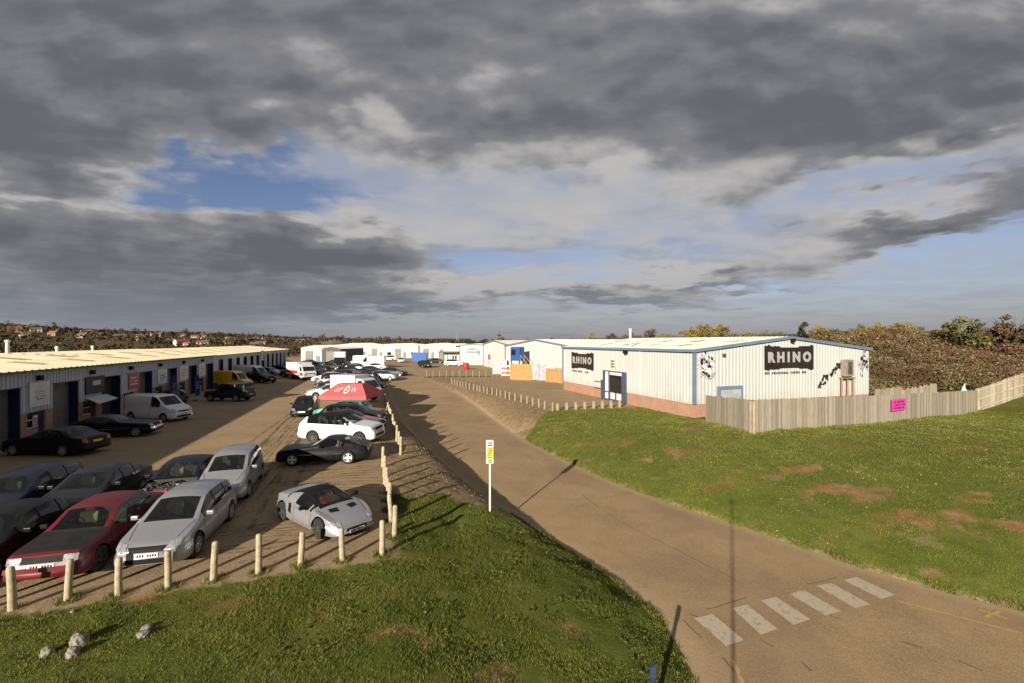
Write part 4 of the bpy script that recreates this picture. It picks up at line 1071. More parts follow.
P_green = carpaint('teal_green_paint', (0.05, 0.30, 0.22))
P_yellow = carpaint('yellow_van_paint', (0.88, 0.50, 0.01))
P_bonnet = plain('matt_black_bonnet', (0.022, 0.021, 0.020), 0.6, 0.25, 4, spec=.2)
P_brown = carpaint('dull_red_paint', (0.30, 0.05, 0.04))
P_blue = carpaint('blue_truck_paint', (0.03, 0.12, 0.42))

def n_(v): v = Vector(v); v.normalize(); return (v.x, v.y)
build_car('parked_car', 'hatch', P_silver, (-9.92, 13.78), n_((.236, -.972)), 'silver five-door hatchback facing the near wooden posts, right of the red saloon', 'car', 2, 'rim', 7)
build_car('parked_car', 'mpv', P_silver2, (-11.35, 18.5), n_((.33, -.95)), 'smaller silver hatchback standing alone behind the front silver hatchback', 'car', 2, 'rim', 6)
build_car('sports_car', 'roadster', P_silver, (-6.25, 15.15), n_((.78, -.62)), 'low silver two-seat sports car with black soft top and bonnet vents', 'sports car', 2, 'rimdark', 8, seat='redseat')
build_car('classic_coupe', 'fastback', P_black, (-9.35, 22.9), n_((-.987, -.16)), 'long-nosed black classic coupe standing side-on in front of the white four-by-four', 'car', 2, 'rimwhite', 4, seat='tanseat')
build_car('parked_suv', 'suv', P_white, (-10.3, 27.6), n_((.99, -.12)), 'white four-by-four with black roof and windows behind the black classic coupe', 'car', 2, 'rimdark', 7, roofmat=M['black'])
build_car('parked_car', 'saloon', P_dgrey, (-11.0, 30.6), n_((.99, -.1)), 'dark saloon with a bright red bonnet behind the white four-by-four', 'car', 1, 'rim', 5, bonnetmat=P_bred)
build_car('parked_car', 'estate', P_black, (-11.6, 33.4), n_((.99, -.08)), 'black estate car parked between the green car and the red-bonneted car', 'car', 1, 'rim', 5)
build_car('parked_car', 'hatch', P_green, (-13.2, 35.6), n_((-.99, .05)), 'teal green hatchback just in front of the red gazebo', 'car', 1, 'rim', 5)
build_car('parked_car', 'hatch', P_black, (-17.1, 37.6), n_((.30, -.95)), 'black hatchback facing us alone in the middle of the car park', 'car', 1, 'rimdark', 5)
def red_extras(root, g):
    pass
build_car('parked_car', 'boxy', P_red, (-11.95, 13.15), n_((.25, -.968)), 'old deep red saloon with a matt black bonnet behind the leftmost posts', 'car', 2, 'rimdark', 5, bonnetmat=P_bonnet, seat='tanseat')
build_car('parked_car', 'saloon', P_black, (-14.0, 12.5), n_((.22, -.975)), 'black saloon cut off by the left edge, left of the red saloon', 'car', 2, 'rim', 5)
def merc(root, g):
    patch = g['patch']; W2 = g['W2']
    patch('grille_surround', [[(-W2*.42, .70), (W2*.42, .70), (W2*.42, .725), (-W2*.42, .725)], [(-W2*.40, .52), (W2*.40, .52), (W2*.40, .54), (-W2*.40, .54)],
          [(-W2*.42, .52), (-W2*.39, .52), (-W2*.39, .72), (-W2*.42, .72)], [(W2*.39, .52), (W2*.42, .52), (W2*.42, .72), (W2*.39, .72)], [(-W2*.4, .62), (W2*.4, .62), (W2*.4, .635), (-W2*.4, .635)]], 'front', M['chrome'], .02, 6, 1)
build_car('parked_car', 'saloon', P_dgrey, (-15.05, 16.45), n_((.25, -.968)), 'dark executive saloon with chrome-framed grille behind the red saloon', 'car', 2, 'rim', 7, extras=merc)
build_car('parked_car', 'estate', P_navy, (-17.2, 15.95), n_((.25, -.968)), 'dark blue estate at the left edge beside the chrome-grilled saloon', 'car', 1, 'rim', 5)
build_car('parked_car', 'saloon', P_navy, (-12.75, 17.75), n_((.27, -.963)), 'navy saloon with its bonnet off and engine bay open', 'car', 2, 'rimdark', 5, bonnet_open=True, seat='tanseat')
# in the shade of the units
build_car('parked_car', 'saloon', P_black, (-24.6, 24.6), n_((-1, .06)), 'black saloon with red tail lights in the shade by the nearest unit', 'car', 1, 'rim', 8)
build_car('parked_car', 'fastback', P_black, (-25.3, 29.0), n_((.96, .28)), 'low black coupe in the shade between the nearest unit and the white van', 'car', 1, 'rim', 6, scale=1.08)
build_car('panel_van', 'van', P_white, (-27.2, 35.0), n_((.97, -.22)), 'white panel van parked across the front of the shaded units', 'van', 2, 'rim', 5, interior=None)
build_car('four_by_four', 'offroad', P_dgrey, (-28.6, 46.2), n_((-.99, .1)), 'dark boxy off-roader in the shade beyond the white panel van', 'car', 1, 'rim', 5)
build_car('parked_car', 'saloon', P_black, (-32.5, 43.4), n_((.35, -.94)), 'black saloon half hidden by the blue banners outside the units', 'car', 1, 'rimdark', 5)
build_car('panel_van', 'bigvan', P_yellow, (-36.3, 58.9), n_((.98, -.1)), 'bright yellow high-roof van outside the far units', 'van', 1, 'rim', 5, scale=.9)
build_car('panel_van', 'bigvan', P_white, (-38.6, 67.5), n_((.98, -.1)), 'white high-roof van beside the yellow van', 'van', 1, 'rim', 5)
build_car('parked_car', 'suv', P_black, (-36.6, 66.3), n_((.9, -.43)), 'black four-by-four facing out just right of the yellow van', 'car', 1, 'rim', 5)
build_car('parked_car', 'hatch', P_silver, (-43.0, 81), n_((.95, -.3)), 'silver hatchback in front of the far shaded units', 'car', 0, 'rim', 5)
build_car('parked_car', 'saloon', P_dgrey, (-36.5, 76), n_((.9, -.4)), 'dark grey saloon between the black four-by-four and the rescue trucks', 'car', 0, 'rim', 5)
build_car('parked_car', 'estate', P_black, (-44.2, 88), n_((.96, -.2)), 'black estate nearest the end of the shaded units', 'car', 0, 'rim', 5)
build_car('parked_car', 'hatch', P_dgrey, (-41, 90), n_((.5, -.86)), 'dark grey hatchback behind the white and red trucks', 'car', 0, 'rim', 5)
# the cluster round the trucks
build_car('parked_car', 'hatch', P_white, (-27.6, 68.0), n_((-.95, -.2)), 'white hatchback just right of the red and white trucks', 'car', 1, 'rim', 5)
build_car('parked_car', 'saloon', P_dgrey, (-22.4, 57.5), n_((-.8, -.6)), 'dark grey saloon at the left end of the mid row, behind the white car', 'car', 1, 'rim', 5)
build_car('parked_car', 'hatch', P_white, (-20.0, 49.2), n_((-.85, -.5)), 'white hatchback left of the red gazebo', 'car', 1, 'rim', 5)
build_car('parked_car', 'saloon', P_silver, (-20.2, 53.4), n_((-.9, -.4)), 'silver saloon left of the white motorhome', 'car', 1, 'rim', 5)
build_car('parked_car', 'saloon', P_black, (-20.3, 61.5), n_((.97, -.1)), 'black saloon behind the white motorhome', 'car', 1, 'rim', 5)
build_car('parked_car', 'estate', P_dgrey, (-21.8, 66.5), n_((.97, -.1)), 'dark grey estate two rows behind the motorhome', 'car', 0, 'rim', 5)
build_car('parked_car', 'saloon', P_black, (-23.0, 70.5), n_((-.97, .1)), 'black saloon three rows behind the motorhome', 'car', 0, 'rim', 5)
build_car('parked_car', 'hatch', P_navy, (-22.2, 74.5), n_((.97, -.1)), 'dark blue hatchback before the far silver estate', 'car', 0, 'rim', 5)
build_car('parked_car', 'hatch', P_brown, (-31.0, 73.5), n_((.9, -.4)), 'dull red hatchback between the trucks and the white hatchback', 'car', 0, 'rim', 5)
build_car('parked_car', 'estate', P_silver, (-31.4, 92.0), n_((.98, -.1)), 'silver estate in front of the far white vans', 'car', 0, 'rim', 5)
build_car('panel_van', 'bigvan', P_white, (-36.5, 108), n_((-.98, .1)), 'leftmost white van of the far pair before the distant sheds', 'van', 0, 'rim', 5, scale=1.1)
build_car('panel_van', 'bigvan', P_white, (-32.0, 104), n_((-.98, -.05)), 'rightmost white van of the far pair before the distant sheds', 'van', 0, 'rim', 5, scale=1.1)
build_car('parked_car', 'saloon', P_silver, (-44, 104), n_((.9, -.3)), 'silver saloon by the far box lorry', 'car', 0, 'rim', 5)
# beyond the road end
build_car('parked_car', 'suv', P_white, (-38.5, 142), n_((-.95, -.2)), 'white four-by-four by the distant long white shed', 'car', 0, 'rim', 5)
build_car('parked_car', 'hatch', P_white, (-31.8, 130), n_((.3, -.95)), 'white hatchback facing us near the distant blue container', 'car', 0, 'rim', 5)
build_car('parked_suv', 'suv', P_dgrey, (-20.2, 105), n_((.5, -.86)), 'dark four-by-four facing us on the yard beyond the green strip', 'car', 0, 'rim', 5)
build_car('parked_car', 'saloon', P_dgrey, (-20.8, 126), n_((.9, -.3)), 'dark saloon just behind the dark four-by-four in the far yard', 'car', 0, 'rim', 5)
build_car('pickup_truck', 'suv', P_white, (-14.2, 112), n_((.97, -.2)), 'white four-by-four outside the white office with the porch', 'car', 0, 'rim', 5)

# box lorries, motorhome, rescue trucks
def wheels_for(root, xsl, y, r=.42):
    for x in xsl:
        for sg in (-1, 1): add_wheel(root, (x, sg*y, r), r, .25, M['rimwhite'], 6, False, sg)
def box_truck(name, pos, heading, label, cat, boxm, cabm, L=6.5, H=3.0, W=2.3, stripe=None, flat=False):
    root = empty(name, (pos[0], pos[1], 0), math.atan2(heading[1], heading[0]), label, cat)
    cabL = 1.7
    b = MB(); x0 = -L/2; x1 = L/2-cabL-.05
    b.box(((x0+L/2)/2+.0, 0, .62), (L-.3, W*.5, .2)); b.build('chassis', M['black'], root)
    if flat:
        b = MB(); b.box(((x0+x1)/2, 0, .85), (x1-x0, W, .16)); b.box((x0+.1, 0, 1.05), (.08, W, .3)); bevel(b.build('flatbed', M['steel'], root), .02)
    else:
        b = MB(); b.box(((x0+x1)/2, 0, (H+.75)/2), (x1-x0, W, H-.75)); bevel(b.build('box_body', boxm, root), .05, 2)
    c = MB()
    prof = [(0, .5), (0, 1.15), (.25, 1.35), (.85 if not flat else .7, 2.15), (1.1, 2.28), (cabL, 2.3), (cabL, .5)]
    P2_ = [(L/2-p[0], p[1]) for p in prof]; wy = W*.46; n = len(P2_)
    c.v = [(x, -wy, z) for x, z in P2_] + [(x, wy, z) for x, z in P2_]
    c.f = [tuple(range(n)), tuple(range(2*n-1, n-1, -1))] + [(i, i+n, (i+1) % n+n, (i+1) % n) for i in range(n)]; c.m = [0]*len(c.f)
    cab = bevel(fix_normals(c.build('cab', cabm, root)), .05, 2)
    g = MB()
    ax, az = L/2-.30, 1.42; bx_, bz_ = L/2-.80, 2.08
    g.quad((ax+.03, -wy*.9, az), (ax+.03, wy*.9, az), (bx_+.03, wy*.86, bz_), (bx_+.03, -wy*.86, bz_)); g.build('windscreen', M['darkglass'], root)
    for sg in (-1, 1):
        s_ = MB(); y = sg*(wy+.008)
        s_.quad((L/2-.55, y, 1.42), (L/2-1.45, y, 1.42), (L/2-1.45, y, 2.1), (L/2-.95, y, 2.1)); s_.build('side_window', M['darkglass'], root)
        h = MB(); h.box((L/2+.005, sg*wy*.75, .85), (.05, .3, .18)); h.build('headlight', M['lamp'], root)
    wheels_for(root, [L/2-.95, -L/2+1.3], W*.40)
    if stripe:
        s_ = MB()
        for sg in (-1, 1):
            y = sg*(W/2+.006) if not flat else sg*(wy+.012)
            if not flat: s_.quad((x0+.2, y, 1.0), (x1-.2, y, 1.0), (x1-.2, y, 1.45), (x0+.2, y, 1.45))
            s_.quad((L/2-1.5, sg*(wy+.014), .7), (L/2-.25, sg*(wy+.014), .7), (L/2-.3, sg*(wy+.014), 1.2), (L/2-1.5, sg*(wy+.014), 1.2))
        s_.quad((L/2+.012, -wy*.8, .98), (L/2+.012, wy*.8, .98), (L/2+.012, wy*.8, 1.12), (L/2+.012, -wy*.8, 1.12))
        s_.build('livery_stripe', stripe, root)
    if flat:
        l = MB(); l.box((L/2-1.4, 0, 2.42), (.22, W*.8, .16)); l.build('light_bar', M['amber'], root)
    return root
box_truck('motorhome', (-15.9, 46.5), n_((.93, -.37)), 'white motorhome directly behind the red gazebo', 'motorhome', P_white, P_white, 4.9, 2.6, 2.1)
build_car('panel_van', 'van', P_white, (-17.6, 52.2), n_((.985, -.12)), 'white van standing behind the white motorhome', 'van', 1, 'rim', 5)
for (x, y, ty, pt, lab) in ((-21.5, 56.2, 'hatch', P_black, 'black hatchback just behind the silver saloon left of the motorhome'), (-18.2, 57.0, 'estate', P_dgrey, 'dark grey estate right behind the white van of the middle row'),
        (-24.6, 62.6, 'hatch', P_silver, 'silver hatchback left of the black saloon in the middle row'), (-25.6, 67.0, 'saloon', P_black, 'black saloon close to the white hatchback by the rescue trucks'),
        (-20.0, 71.5, 'hatch', P_silver, 'silver hatchback at the road end of the third middle row'), (-20.6, 79.5, 'estate', P_black, 'black estate beside the road before the silver estate'), (-25.5, 79.0, 'saloon', P_navy, 'navy saloon left of the black estate near the road'),
        (-26.0, 85.0, 'hatch', P_black, 'black hatchback in front of the far silver estate'), (-36.5, 86.0, 'estate', P_dgrey, 'dark grey estate behind the rescue trucks'), (-44.5, 96.5, 'hatch', P_white, 'white hatchback by the last of the shaded units'),
        (-38.5, 97.0, 'saloon', P_black, 'black saloon between the far box lorry and the rescue trucks'), (-49.5, 108, 'hatch', P_silver, 'silver hatchback at the far end of the shaded units'), (-52, 116, 'saloon', P_dgrey, 'dark saloon before the cream shed'),
        (-45.5, 116, 'estate', P_black, 'black estate before the grey shed'), (-47.5, 99.5, 'saloon', P_black, 'black saloon tight against the far end of the shaded units'), (-33.8, 96.5, 'hatch', P_black, 'black hatchback left of the far silver estate'), (-29.0, 97.5, 'saloon', P_white, 'white saloon right behind the far silver estate'),
        (-40.5, 84.5, 'saloon', P_silver, 'silver saloon behind the left rescue truck'), (-28.3, 74.0, 'estate', P_black, 'black estate just behind the white hatchback by the trucks'), (-30.5, 84.5, 'saloon', P_dgrey, 'dark grey saloon in the open gap behind the trucks'), (-54.5, 110, 'saloon', P_black, 'black saloon before the cream shed, leftmost of the far cars'),
        (-33.5, 79.0, 'hatch', P_dgrey, 'dark hatchback tucked right behind the white and red truck')):
    build_car('parked_car', ty, pt, (x, y), n_((.97, -.15) if int(y) % 2 else (-.95, .2)), lab, 'car', 0, 'rim', 5)
box_truck('rescue_truck', (-33.6, 72.6), n_((.75, -.66)), 'white and red rescue truck nearest the white hatchback', 'truck', P_white, P_white, 6.2, 2.7, 2.2, M['redpart'])
box_truck('rescue_truck', (-36.4, 75.8), n_((.7, -.71)), 'white and red truck at the left of the pair of rescue trucks', 'truck', P_white, P_white, 6.0, 2.5, 2.2, M['redpart'], flat=True)
box_truck('box_truck', (-40.8, 108), n_((.3, -.95)), 'tall white box lorry left of the two far white vans', 'truck', P_white, M['black'], 7.5, 3.6, 2.5)
# red gazebo
MRED = plain('red_canopy_fabric', (0.60, 0.11, 0.12), 0.8, 0.08, 1.5)
gz_ = empty('gazebo', (-14.1, 40.2, 0), R(-4), 'pop-up gazebo with a red canopy and white lettering behind the green car', 'gazebo')
g = MB(); e, t_, ze, zt__ = 2.05, 1.1, 1.40, 2.32
E_ = [(-e, -e), (e, -e), (e, e), (-e, e)]; T_ = [(-t_, -t_*.5), (t_, -t_*.5), (t_, t_*.5), (-t_, t_*.5)]
for k in range(4):
    a, b = E_[k], E_[(k+1) % 4]; c, d = T_[(k+1) % 4], T_[k]
    n = 6
    for i in range(n):
        for j in range(4):
            def pt_(u, v):
                x = (a[0]*(1-u)+b[0]*u)*(1-v) + (d[0]*(1-u)+c[0]*u)*v; y = (a[1]*(1-u)+b[1]*u)*(1-v) + (d[1]*(1-u)+c[1]*u)*v
                return (x, y, ze+(zt__-ze)*v - .10*math.sin(PI*v)*math.sin(PI*u))
            g.quad(pt_(i/n, j/4), pt_((i+1)/n, j/4), pt_((i+1)/n, (j+1)/4), pt_(i/n, (j+1)/4))
    g.quad((a[0], a[1], ze-.28), (b[0], b[1], ze-.28), (b[0], b[1], ze), (a[0], a[1], ze))
g.quad(*[(x, y, zt__) for x, y in T_])
g.build('canopy', MRED, gz_)
for x, y in E_:
    l = MB(); l.box((x*.98, y*.98, .70), (.04, .04, 1.40)); l.build('leg', M['steel'], gz_)
lt = MB()
def onfront(u, v): # front slope coordinates -1..1, 0..1
    y = -e+(e-t_*.5)*v; return (u*(e+(t_-e)*v), y-.02, ze+(zt__-ze)*v-.10*math.sin(PI*v)*math.sin(PI*(u+1)/2)+.03)
for u0, u1, v0, v1 in ((-.60, -.56, .4, .72), (-.56, -.48, .4, .48), (-.40, -.36, .4, .72), (-.36, -.28, .64, .72), (.32, .36, .4, .72), (.46, .50, .4, .72), (.50, .56, .55, .62)):
    lt.quad(onfront(u0, v0), onfront(u1, v0), onfront(u1, v1), onfront(u0, v1))
ci = []
for k in range(16):
    a0, a1 = 2*PI*k/16, 2*PI*(k+1)/16
    lt.quad(onfront(.03+.16*math.cos(a0), .56+.30*math.sin(a0)), onfront(.03+.16*math.cos(a1), .56+.30*math.sin(a1)), onfront(.03+.11*math.cos(a1), .56+.21*math.sin(a1)), onfront(.03+.11*math.cos(a0), .56+.21*math.sin(a0)))
lt.quad(onfront(0.0, .5), onfront(.06, .5), onfront(.06, .62), onfront(0, .62))
lt.build('lettering', M['white'], gz_)
# ------------------------------------------------------------------ buildings
M['clad'] = plain('cream_cladding', (0.50, 0.50, 0.465), 0.5, 0.05, 0.8, dirt=(0.42, 0.38, 0.30, 0.35))
M['cladgrey'] = plain('grey_cladding', (0.32, 0.34, 0.375), 0.5, 0.10, 0.8, dirt=(0.22, 0.2, 0.18, 0.35))
M['cladwhite'] = plain('white_cladding', (0.52, 0.52, 0.49), 0.5, 0.05, 0.6, dirt=(0.45, 0.4, 0.3, 0.3))
M['roofcream'] = plain('cream_sheet_roof', (0.66, 0.595, 0.42), 0.6, 0.10, 0.5, dirt=(0.45, 0.36, 0.2, 0.6))
M['roofwhite'] = plain('white_sheet_roof', (0.66, 0.65, 0.58), 0.55, 0.08, 0.5, dirt=(0.45, 0.38, 0.25, 0.5))
M['rooflight'] = plain('weathered_rooflight', (0.30, 0.23, 0.12), 0.4, 0.25, 1.5)
M['bluetrim'] = plain('blue_grey_trim', (0.13, 0.19, 0.27), 0.5, 0.1, 1.0)
M['bluedeep'] = plain('deep_blue_paint', (0.012, 0.020, 0.085), 0.5, 0.15)
M['shutter'] = plain('grey_roller_shutter', (0.17, 0.165, 0.15), 0.5, 0.15, 1.0)
def boardmat(name, c0, c1, c2):
    m, nt = newmat(name)
    a = nt.node('ShaderNodeAttribute'); a.attribute_name = 'tint'; f = a.outputs['Fac']
    co = nt.node('ShaderNodeTexCoord').outputs['Object']
    mp = nt.node('ShaderNodeMapping'); nt.l.new(co, mp.inputs[0]); mp.inputs['Scale'].default_value = (9, 9, 1.2)
    g = nt.noise(mp.outputs[0], 1.5, 5, .7)
    c = nt.mix(nt.ramp(f, 0, .5), c0, c1); c = nt.mix(nt.ramp(f, .5, 1), c, c2)
    c = nt.mix(nt.math('MULTIPLY', nt.ramp(g, .45, .75), .6), c, [x*.45 for x in c1])
    finish(nt, c, .9, 0, g, .4, .01, .2); return m
M['board'] = boardmat('weathered_board', (0.215, 0.19, 0.15), (0.285, 0.252, 0.195), (0.36, 0.318, 0.245))
M['wood'] = plain('weathered_fence_post', (0.36, 0.30, 0.215), 0.9, 0.22, 2.0, bump=0.3, dirt=(0.17, 0.14, 0.10, 0.5))
M['newwood'] = plain('orange_new_boards', (0.38, 0.225, 0.085), 0.85, 0.12, 1.5)
M['postwood'] = plain('pale_round_post', (0.40, 0.34, 0.235), 0.9, 0.22, 6.0, bump=0.5, dirt=(0.2, 0.17, 0.1, 0.5))
M['signblack'] = plain('black_sign_board', (0.018, 0.016, 0.015), 0.6, 0.3, 3)
M['signwhite'] = plain('white_sign_board', (0.62, 0.62, 0.60), 0.5, 0.06, 2, dirt=(.3, .28, .25, .4))
M['signred'] = plain('red_sign_board', (0.32, 0.05, 0.06), 0.5)
M['orange'] = plain('orange_sign_print', (0.6, 0.2, 0.06), 0.5)
M['signgrey'] = plain('silver_grey_letters', (0.36, 0.34, 0.34), 0.5, 0.12, 6)
M['lilac'] = plain('lilac_print', (0.34, 0.31, 0.42), 0.6, 0.2, 4)
M['pink'] = plain('magenta_banner', (0.62, 0.05, 0.33), 0.6, 0.08, 3)
M['pinkdark'] = plain('dark_magenta_lettering', (0.16, 0.01, 0.10), 0.6)
M['yellowsign'] = plain('yellow_sign_face', (0.75, 0.50, 0.05), 0.5, 0.06)
M['dark'] = plain('dark_opening', (0.02, 0.02, 0.02), 0.7)  # near-black colour stands in for the shade inside open bays
def cladmat(name, col, dirt, joint=0.0):
    m, nt = newmat(name)
    co = nt.node('ShaderNodeTexCoord').outputs['Object']
    mp = nt.node('ShaderNodeMapping'); nt.l.new(co, mp.inputs[0]); mp.inputs['Scale'].default_value = (2.2, 2.2, .16)
    st = nt.noise(mp.outputs[0], 1.6, 6, .7); big = nt.noise(co, .35, 4, .6)
    c = nt.mix(nt.math('MULTIPLY', nt.ramp(st, .46, .72), .38), col, dirt)
    c = nt.mix(nt.math('MULTIPLY', nt.ramp(big, .45, .7), .25), c, [x*.8 for x in col])
    sp = nt.node('ShaderNodeSeparateXYZ'); nt.l.new(co, sp.inputs[0])
    low = nt.math('MULTIPLY', nt.math('SUBTRACT', 1.0, nt.ramp(sp.outputs[2], 1.0, 2.0)), nt.math('MULTIPLY', nt.ramp(st, .35, .6), .4))
    c = nt.mix(low, c, dirt)
    finish(nt, c, .5, 0, None, spec=.35); return m
M['clad'] = cladmat('stained_cream_cladding', (0.485, 0.495, 0.48), (0.32, 0.31, 0.27))
M['cladwhite'] = cladmat('stained_white_cladding', (0.52, 0.52, 0.49), (0.36, 0.34, 0.30))
M['cladgrey'] = cladmat('stained_grey_cladding', (0.44, 0.48, 0.55), (0.26, 0.26, 0.26))
def brickmat():
    m, nt = newmat('orange_brick')
    co = nt.node('ShaderNodeTexCoord').outputs['Object']
    sp = nt.node('ShaderNodeSeparateXYZ'); nt.l.new(co, sp.inputs[0])
    v = nt.node('ShaderNodeCombineXYZ'); nt.l.new(nt.math('ADD', sp.outputs[0], sp.outputs[1]), v.inputs[0]); nt.l.new(sp.outputs[2], v.inputs[1])
    b = nt.node('ShaderNodeTexBrick'); nt.l.new(v.outputs[0], b.inputs['Vector'])
    b.inputs['Scale'].default_value = 4.4; b.inputs['Color1'].default_value = (0.40, 0.20, 0.13, 1); b.inputs['Color2'].default_value = (0.30, 0.13, 0.085, 1)
    b.inputs['Mortar'].default_value = (0.40, 0.35, 0.29, 1); b.inputs['Mortar Size'].default_value = 0.015
    c = nt.mix(nt.math('MULTIPLY', nt.ramp(nt.noise(co, 1.0, 5, .6), .4, .7), .4), b.outputs[0], (0.42, 0.30, 0.22))
    finish(nt, c, 0.9, 0, b.outputs[1], -0.3, 0.01, 0.2); return m
M['brick'] = brickmat()

def corr_wall(mb, A, B, z0, ztop, out, pitch=.33, dep=.035, base=.003, m=0):
    """trapezoid-profiled sheeting from A to B (2-D), ribs vertical; out = outward 2-D normal"""
    A = Vector(A); B = Vector(B); L = (B-A).length; d = (B-A)/L; o = Vector(out)
    prof = [(0, 0), (.30, 0), (.42, 1), (.80, 1), (.92, 0)]
    us = []
    n = int(L/pitch)+1
    for k in range(n):
        for a, h in prof:
            u = (k+a)*pitch
            if u < L: us.append((u, h))
    us.append((L, 0))
    prev = None
    for u, h in us:
        p = A + d*u + o*(base+dep*h); zt = ztop(u) if callable(ztop) else ztop
        cur = ((p.x, p.y, z0), (p.x, p.y, zt))
        if prev: mb.quad(prev[0], cur[0], cur[1], prev[1], m)
        prev = cur
def corr_roof(mb, x0, x1, ya, za, yb, zb_, pitch=.6, dep=.05, m=0, lift=0.0, thick=False):
    """sheet roof between line (y=ya,z=za) and (y=yb,z=zb); ribs run along y"""
    n = int((x1-x0)/pitch)+1; prev = None
    for k in range(n+1):
        for a, h in ((0, 0), (.55, 0), (.65, 1), (.9, 1)):
            x = x0+(k+a)*pitch
            if x > x1+1e-6: x = x1
            z = dep*h+lift
            cur = ((x, ya, za+z), (x, yb, zb_+z))
            if prev and x > prev[0][0]: mb.quad(prev[0], cur[0], cur[1], prev[1], m)
            prev = cur
            if x >= x1: return

# ---- the long row of small units on the left
UX, UY = (-.279, .960), (-.960, -.279)
lb = empty('industrial_unit_row', (-28.5, 25.0, 0), math.atan2(.960, -.279), 'nearest long row of grey-clad units with signs and blue door recesses at the left', 'industrial units')
T0, T1 = -19.65, 34.4
EZ, RZ, DEP = 4.23, 5.05, 16.0
b = MB(); corr_roof(b, T0, T1, -.30, EZ+.02, 8, RZ); b.build('roof_sheet', M['roofcream'], lb)
b = MB(); corr_roof(b, T0, T1, 8, RZ, DEP+.3, EZ+.02); b.build('roof_sheet', M['roofcream'], lb)
b = MB(); b.box(((T0+T1)/2, -.33, EZ-.03), (T1-T0, .12, .13)); b.build('gutter', M['trim'], lb)  # gutter coloured dark to put in the shadow under the eave
rl = random.Random(11)
for k in range(20):
    x = T0+1.2+k*2.7; y0 = 1.4 if k % 2 else 3.9
    f = (RZ-EZ-.02)/8.3
    b = MB(); corr_roof(b, x, x+1.1, y0, EZ+.02+(y0+.3)*f, y0+1.9, EZ+.02+(y0+2.2)*f, lift=.012); b.build('rooflight', M['rooflight'], lb)
b = MB(); b.box(((T0+T1)/2, DEP/2+.3, EZ/2), (T1-T0-.2, DEP-.9, EZ-.1)); b.box(((T0+T1)/2, DEP, EZ/2), (T1-T0, .2, EZ)); b.build('inner_wall', M['trim'], lb)
b = MB(); corr_wall(b, (T0, 0), (T1, 0), 3.3, EZ-.02, (0, -1), .30, .04); b.build('upper_cladding', M['cladgrey'], lb)
b = MB(); b.box(((T0+T1)/2, -.0, 3.27), (T1-T0, .10, .06)); b.build('lintel', M['trim'], lb)
for k in range(-4, 6):
    a = 1.95+5.4*k; e = a+2.75
    b = MB(); corr_wall(b, (a, -.02), (e, -.02), 1.7, 3.3, (0, -1), .30, .04); b.build('cladding_panel', M['cladgrey'], lb)
    b = MB(); b.box((a+.25, .10, .85), (.5, .25, 1.7)); b.build('brick_pier', M['brick'], lb)
    b = MB(); b.box((e-.35, .10, .85), (.7, .25, 1.7)); b.build('brick_pier', M['brick'], lb)
    b = MB(); b.box(((a+.5+e-1.25)/2, .12, .35), (e-a-1.75, .2, .7)); b.build('brick_pier', M['brick'], lb)
    w_ = MB(); w_.box(((a+.5+e-1.25)/2, .16, 1.2), (e-a-1.75, .06, 1.0)); ww = w_.build('window', M['darkglass'], lb)
    fr = MB()
    for zz in (.72, 1.2, 1.68): fr.box(((a+.5+e-1.25)/2, .10, zz), (e-a-1.75, .06, .05))
    fr.build('window_frame', M['white'], ww)
    d = MB(); d.box((e-.97, .14, .85), (.52, .08, 1.7)); dd = d.build('door', M['bluedeep'], lb)
    g = MB(); g.box((e-.97, .09, 1.2), (.34, .02, .6)); g.build('door_glass', M['darkglass'], dd)
    # recess with shutter
    s0, s1_ = e, a+5.4
    sh = MB()
    for q in range(33):
        z = q*.1; sh.quad((s0, .54, z), (s1_, .54, z), (s1_, .51, z+.05), (s0, .51, z+.05)); sh.quad((s0, .51, z+.05), (s1_, .51, z+.05), (s1_, .54, z+.1), (s0, .54, z+.1))
    sh.build('roller_shutter', M['dark'] if k in (1,) else M['shutter'], lb)  # one bay stands open: its dark sheet paints the shade inside
    r = MB(); r.box((s1_-.03, .26, 1.65), (.06, .52, 3.3)); r.build('door_reveal', M['bluedeep'], lb)
    r = MB(); r.box((s0+.03, .26, 1.65), (.06, .52, 3.3)); r.build('door_reveal', M['bluedeep'], lb)
    fl = MB(); fl.box((a+1.4, -.16, 3.75), (.30, .22, .30)); fl.build('floodlight', M['black'], lb)
def marks(mb, x0, x1, z0, z1, y, rows_, seed, m=0, fill=.75):
    """rows of small unreadable print"""
    q = random.Random(seed); hh_ = (z1-z0)/rows_
    for r_ in range(rows_):
        x = x0+q.uniform(0, .12)*(x1-x0); zc = z1-(r_+.5)*hh_
        while x < x1-.05*(x1-x0):
            w_ = q.uniform(.02, .07)*(x1-x0)
            if q.random() < fill: mb.quad((x, y, zc-hh_*.3), (x+w_, y, zc-hh_*.3), (x+w_, y, zc+hh_*q.uniform(.15, .34)), (x, y, zc+hh_*.3), m)
            x += w_*1.35
def sign(parent_root, name, x0, x1, z0, z1, mat, prt, rows_, seed, label, fill=.75, zone=(.15, .85, .2, .8), y=-.10):
    s = MB(); s.box(((x0+x1)/2, y, (z0+z1)/2), (x1-x0, .05, z1-z0))
    o = s.build(name, mat, parent_root); 
    p = MB(); marks(p, x0+(x1-x0)*zone[0], x0+(x1-x0)*zone[1], z0+(z1-z0)*zone[2], z0+(z1-z0)*zone[3], y-.03, rows_, seed, 0, fill)
    if p.f: p.build('print', prt, o)
    return o
sign(lb, 'sign_board', 2.50, 4.25, 2.0, 3.5, M['signwhite'], M['trim'], 4, 1, '', .5, (.2, .8, .25, .65)); 
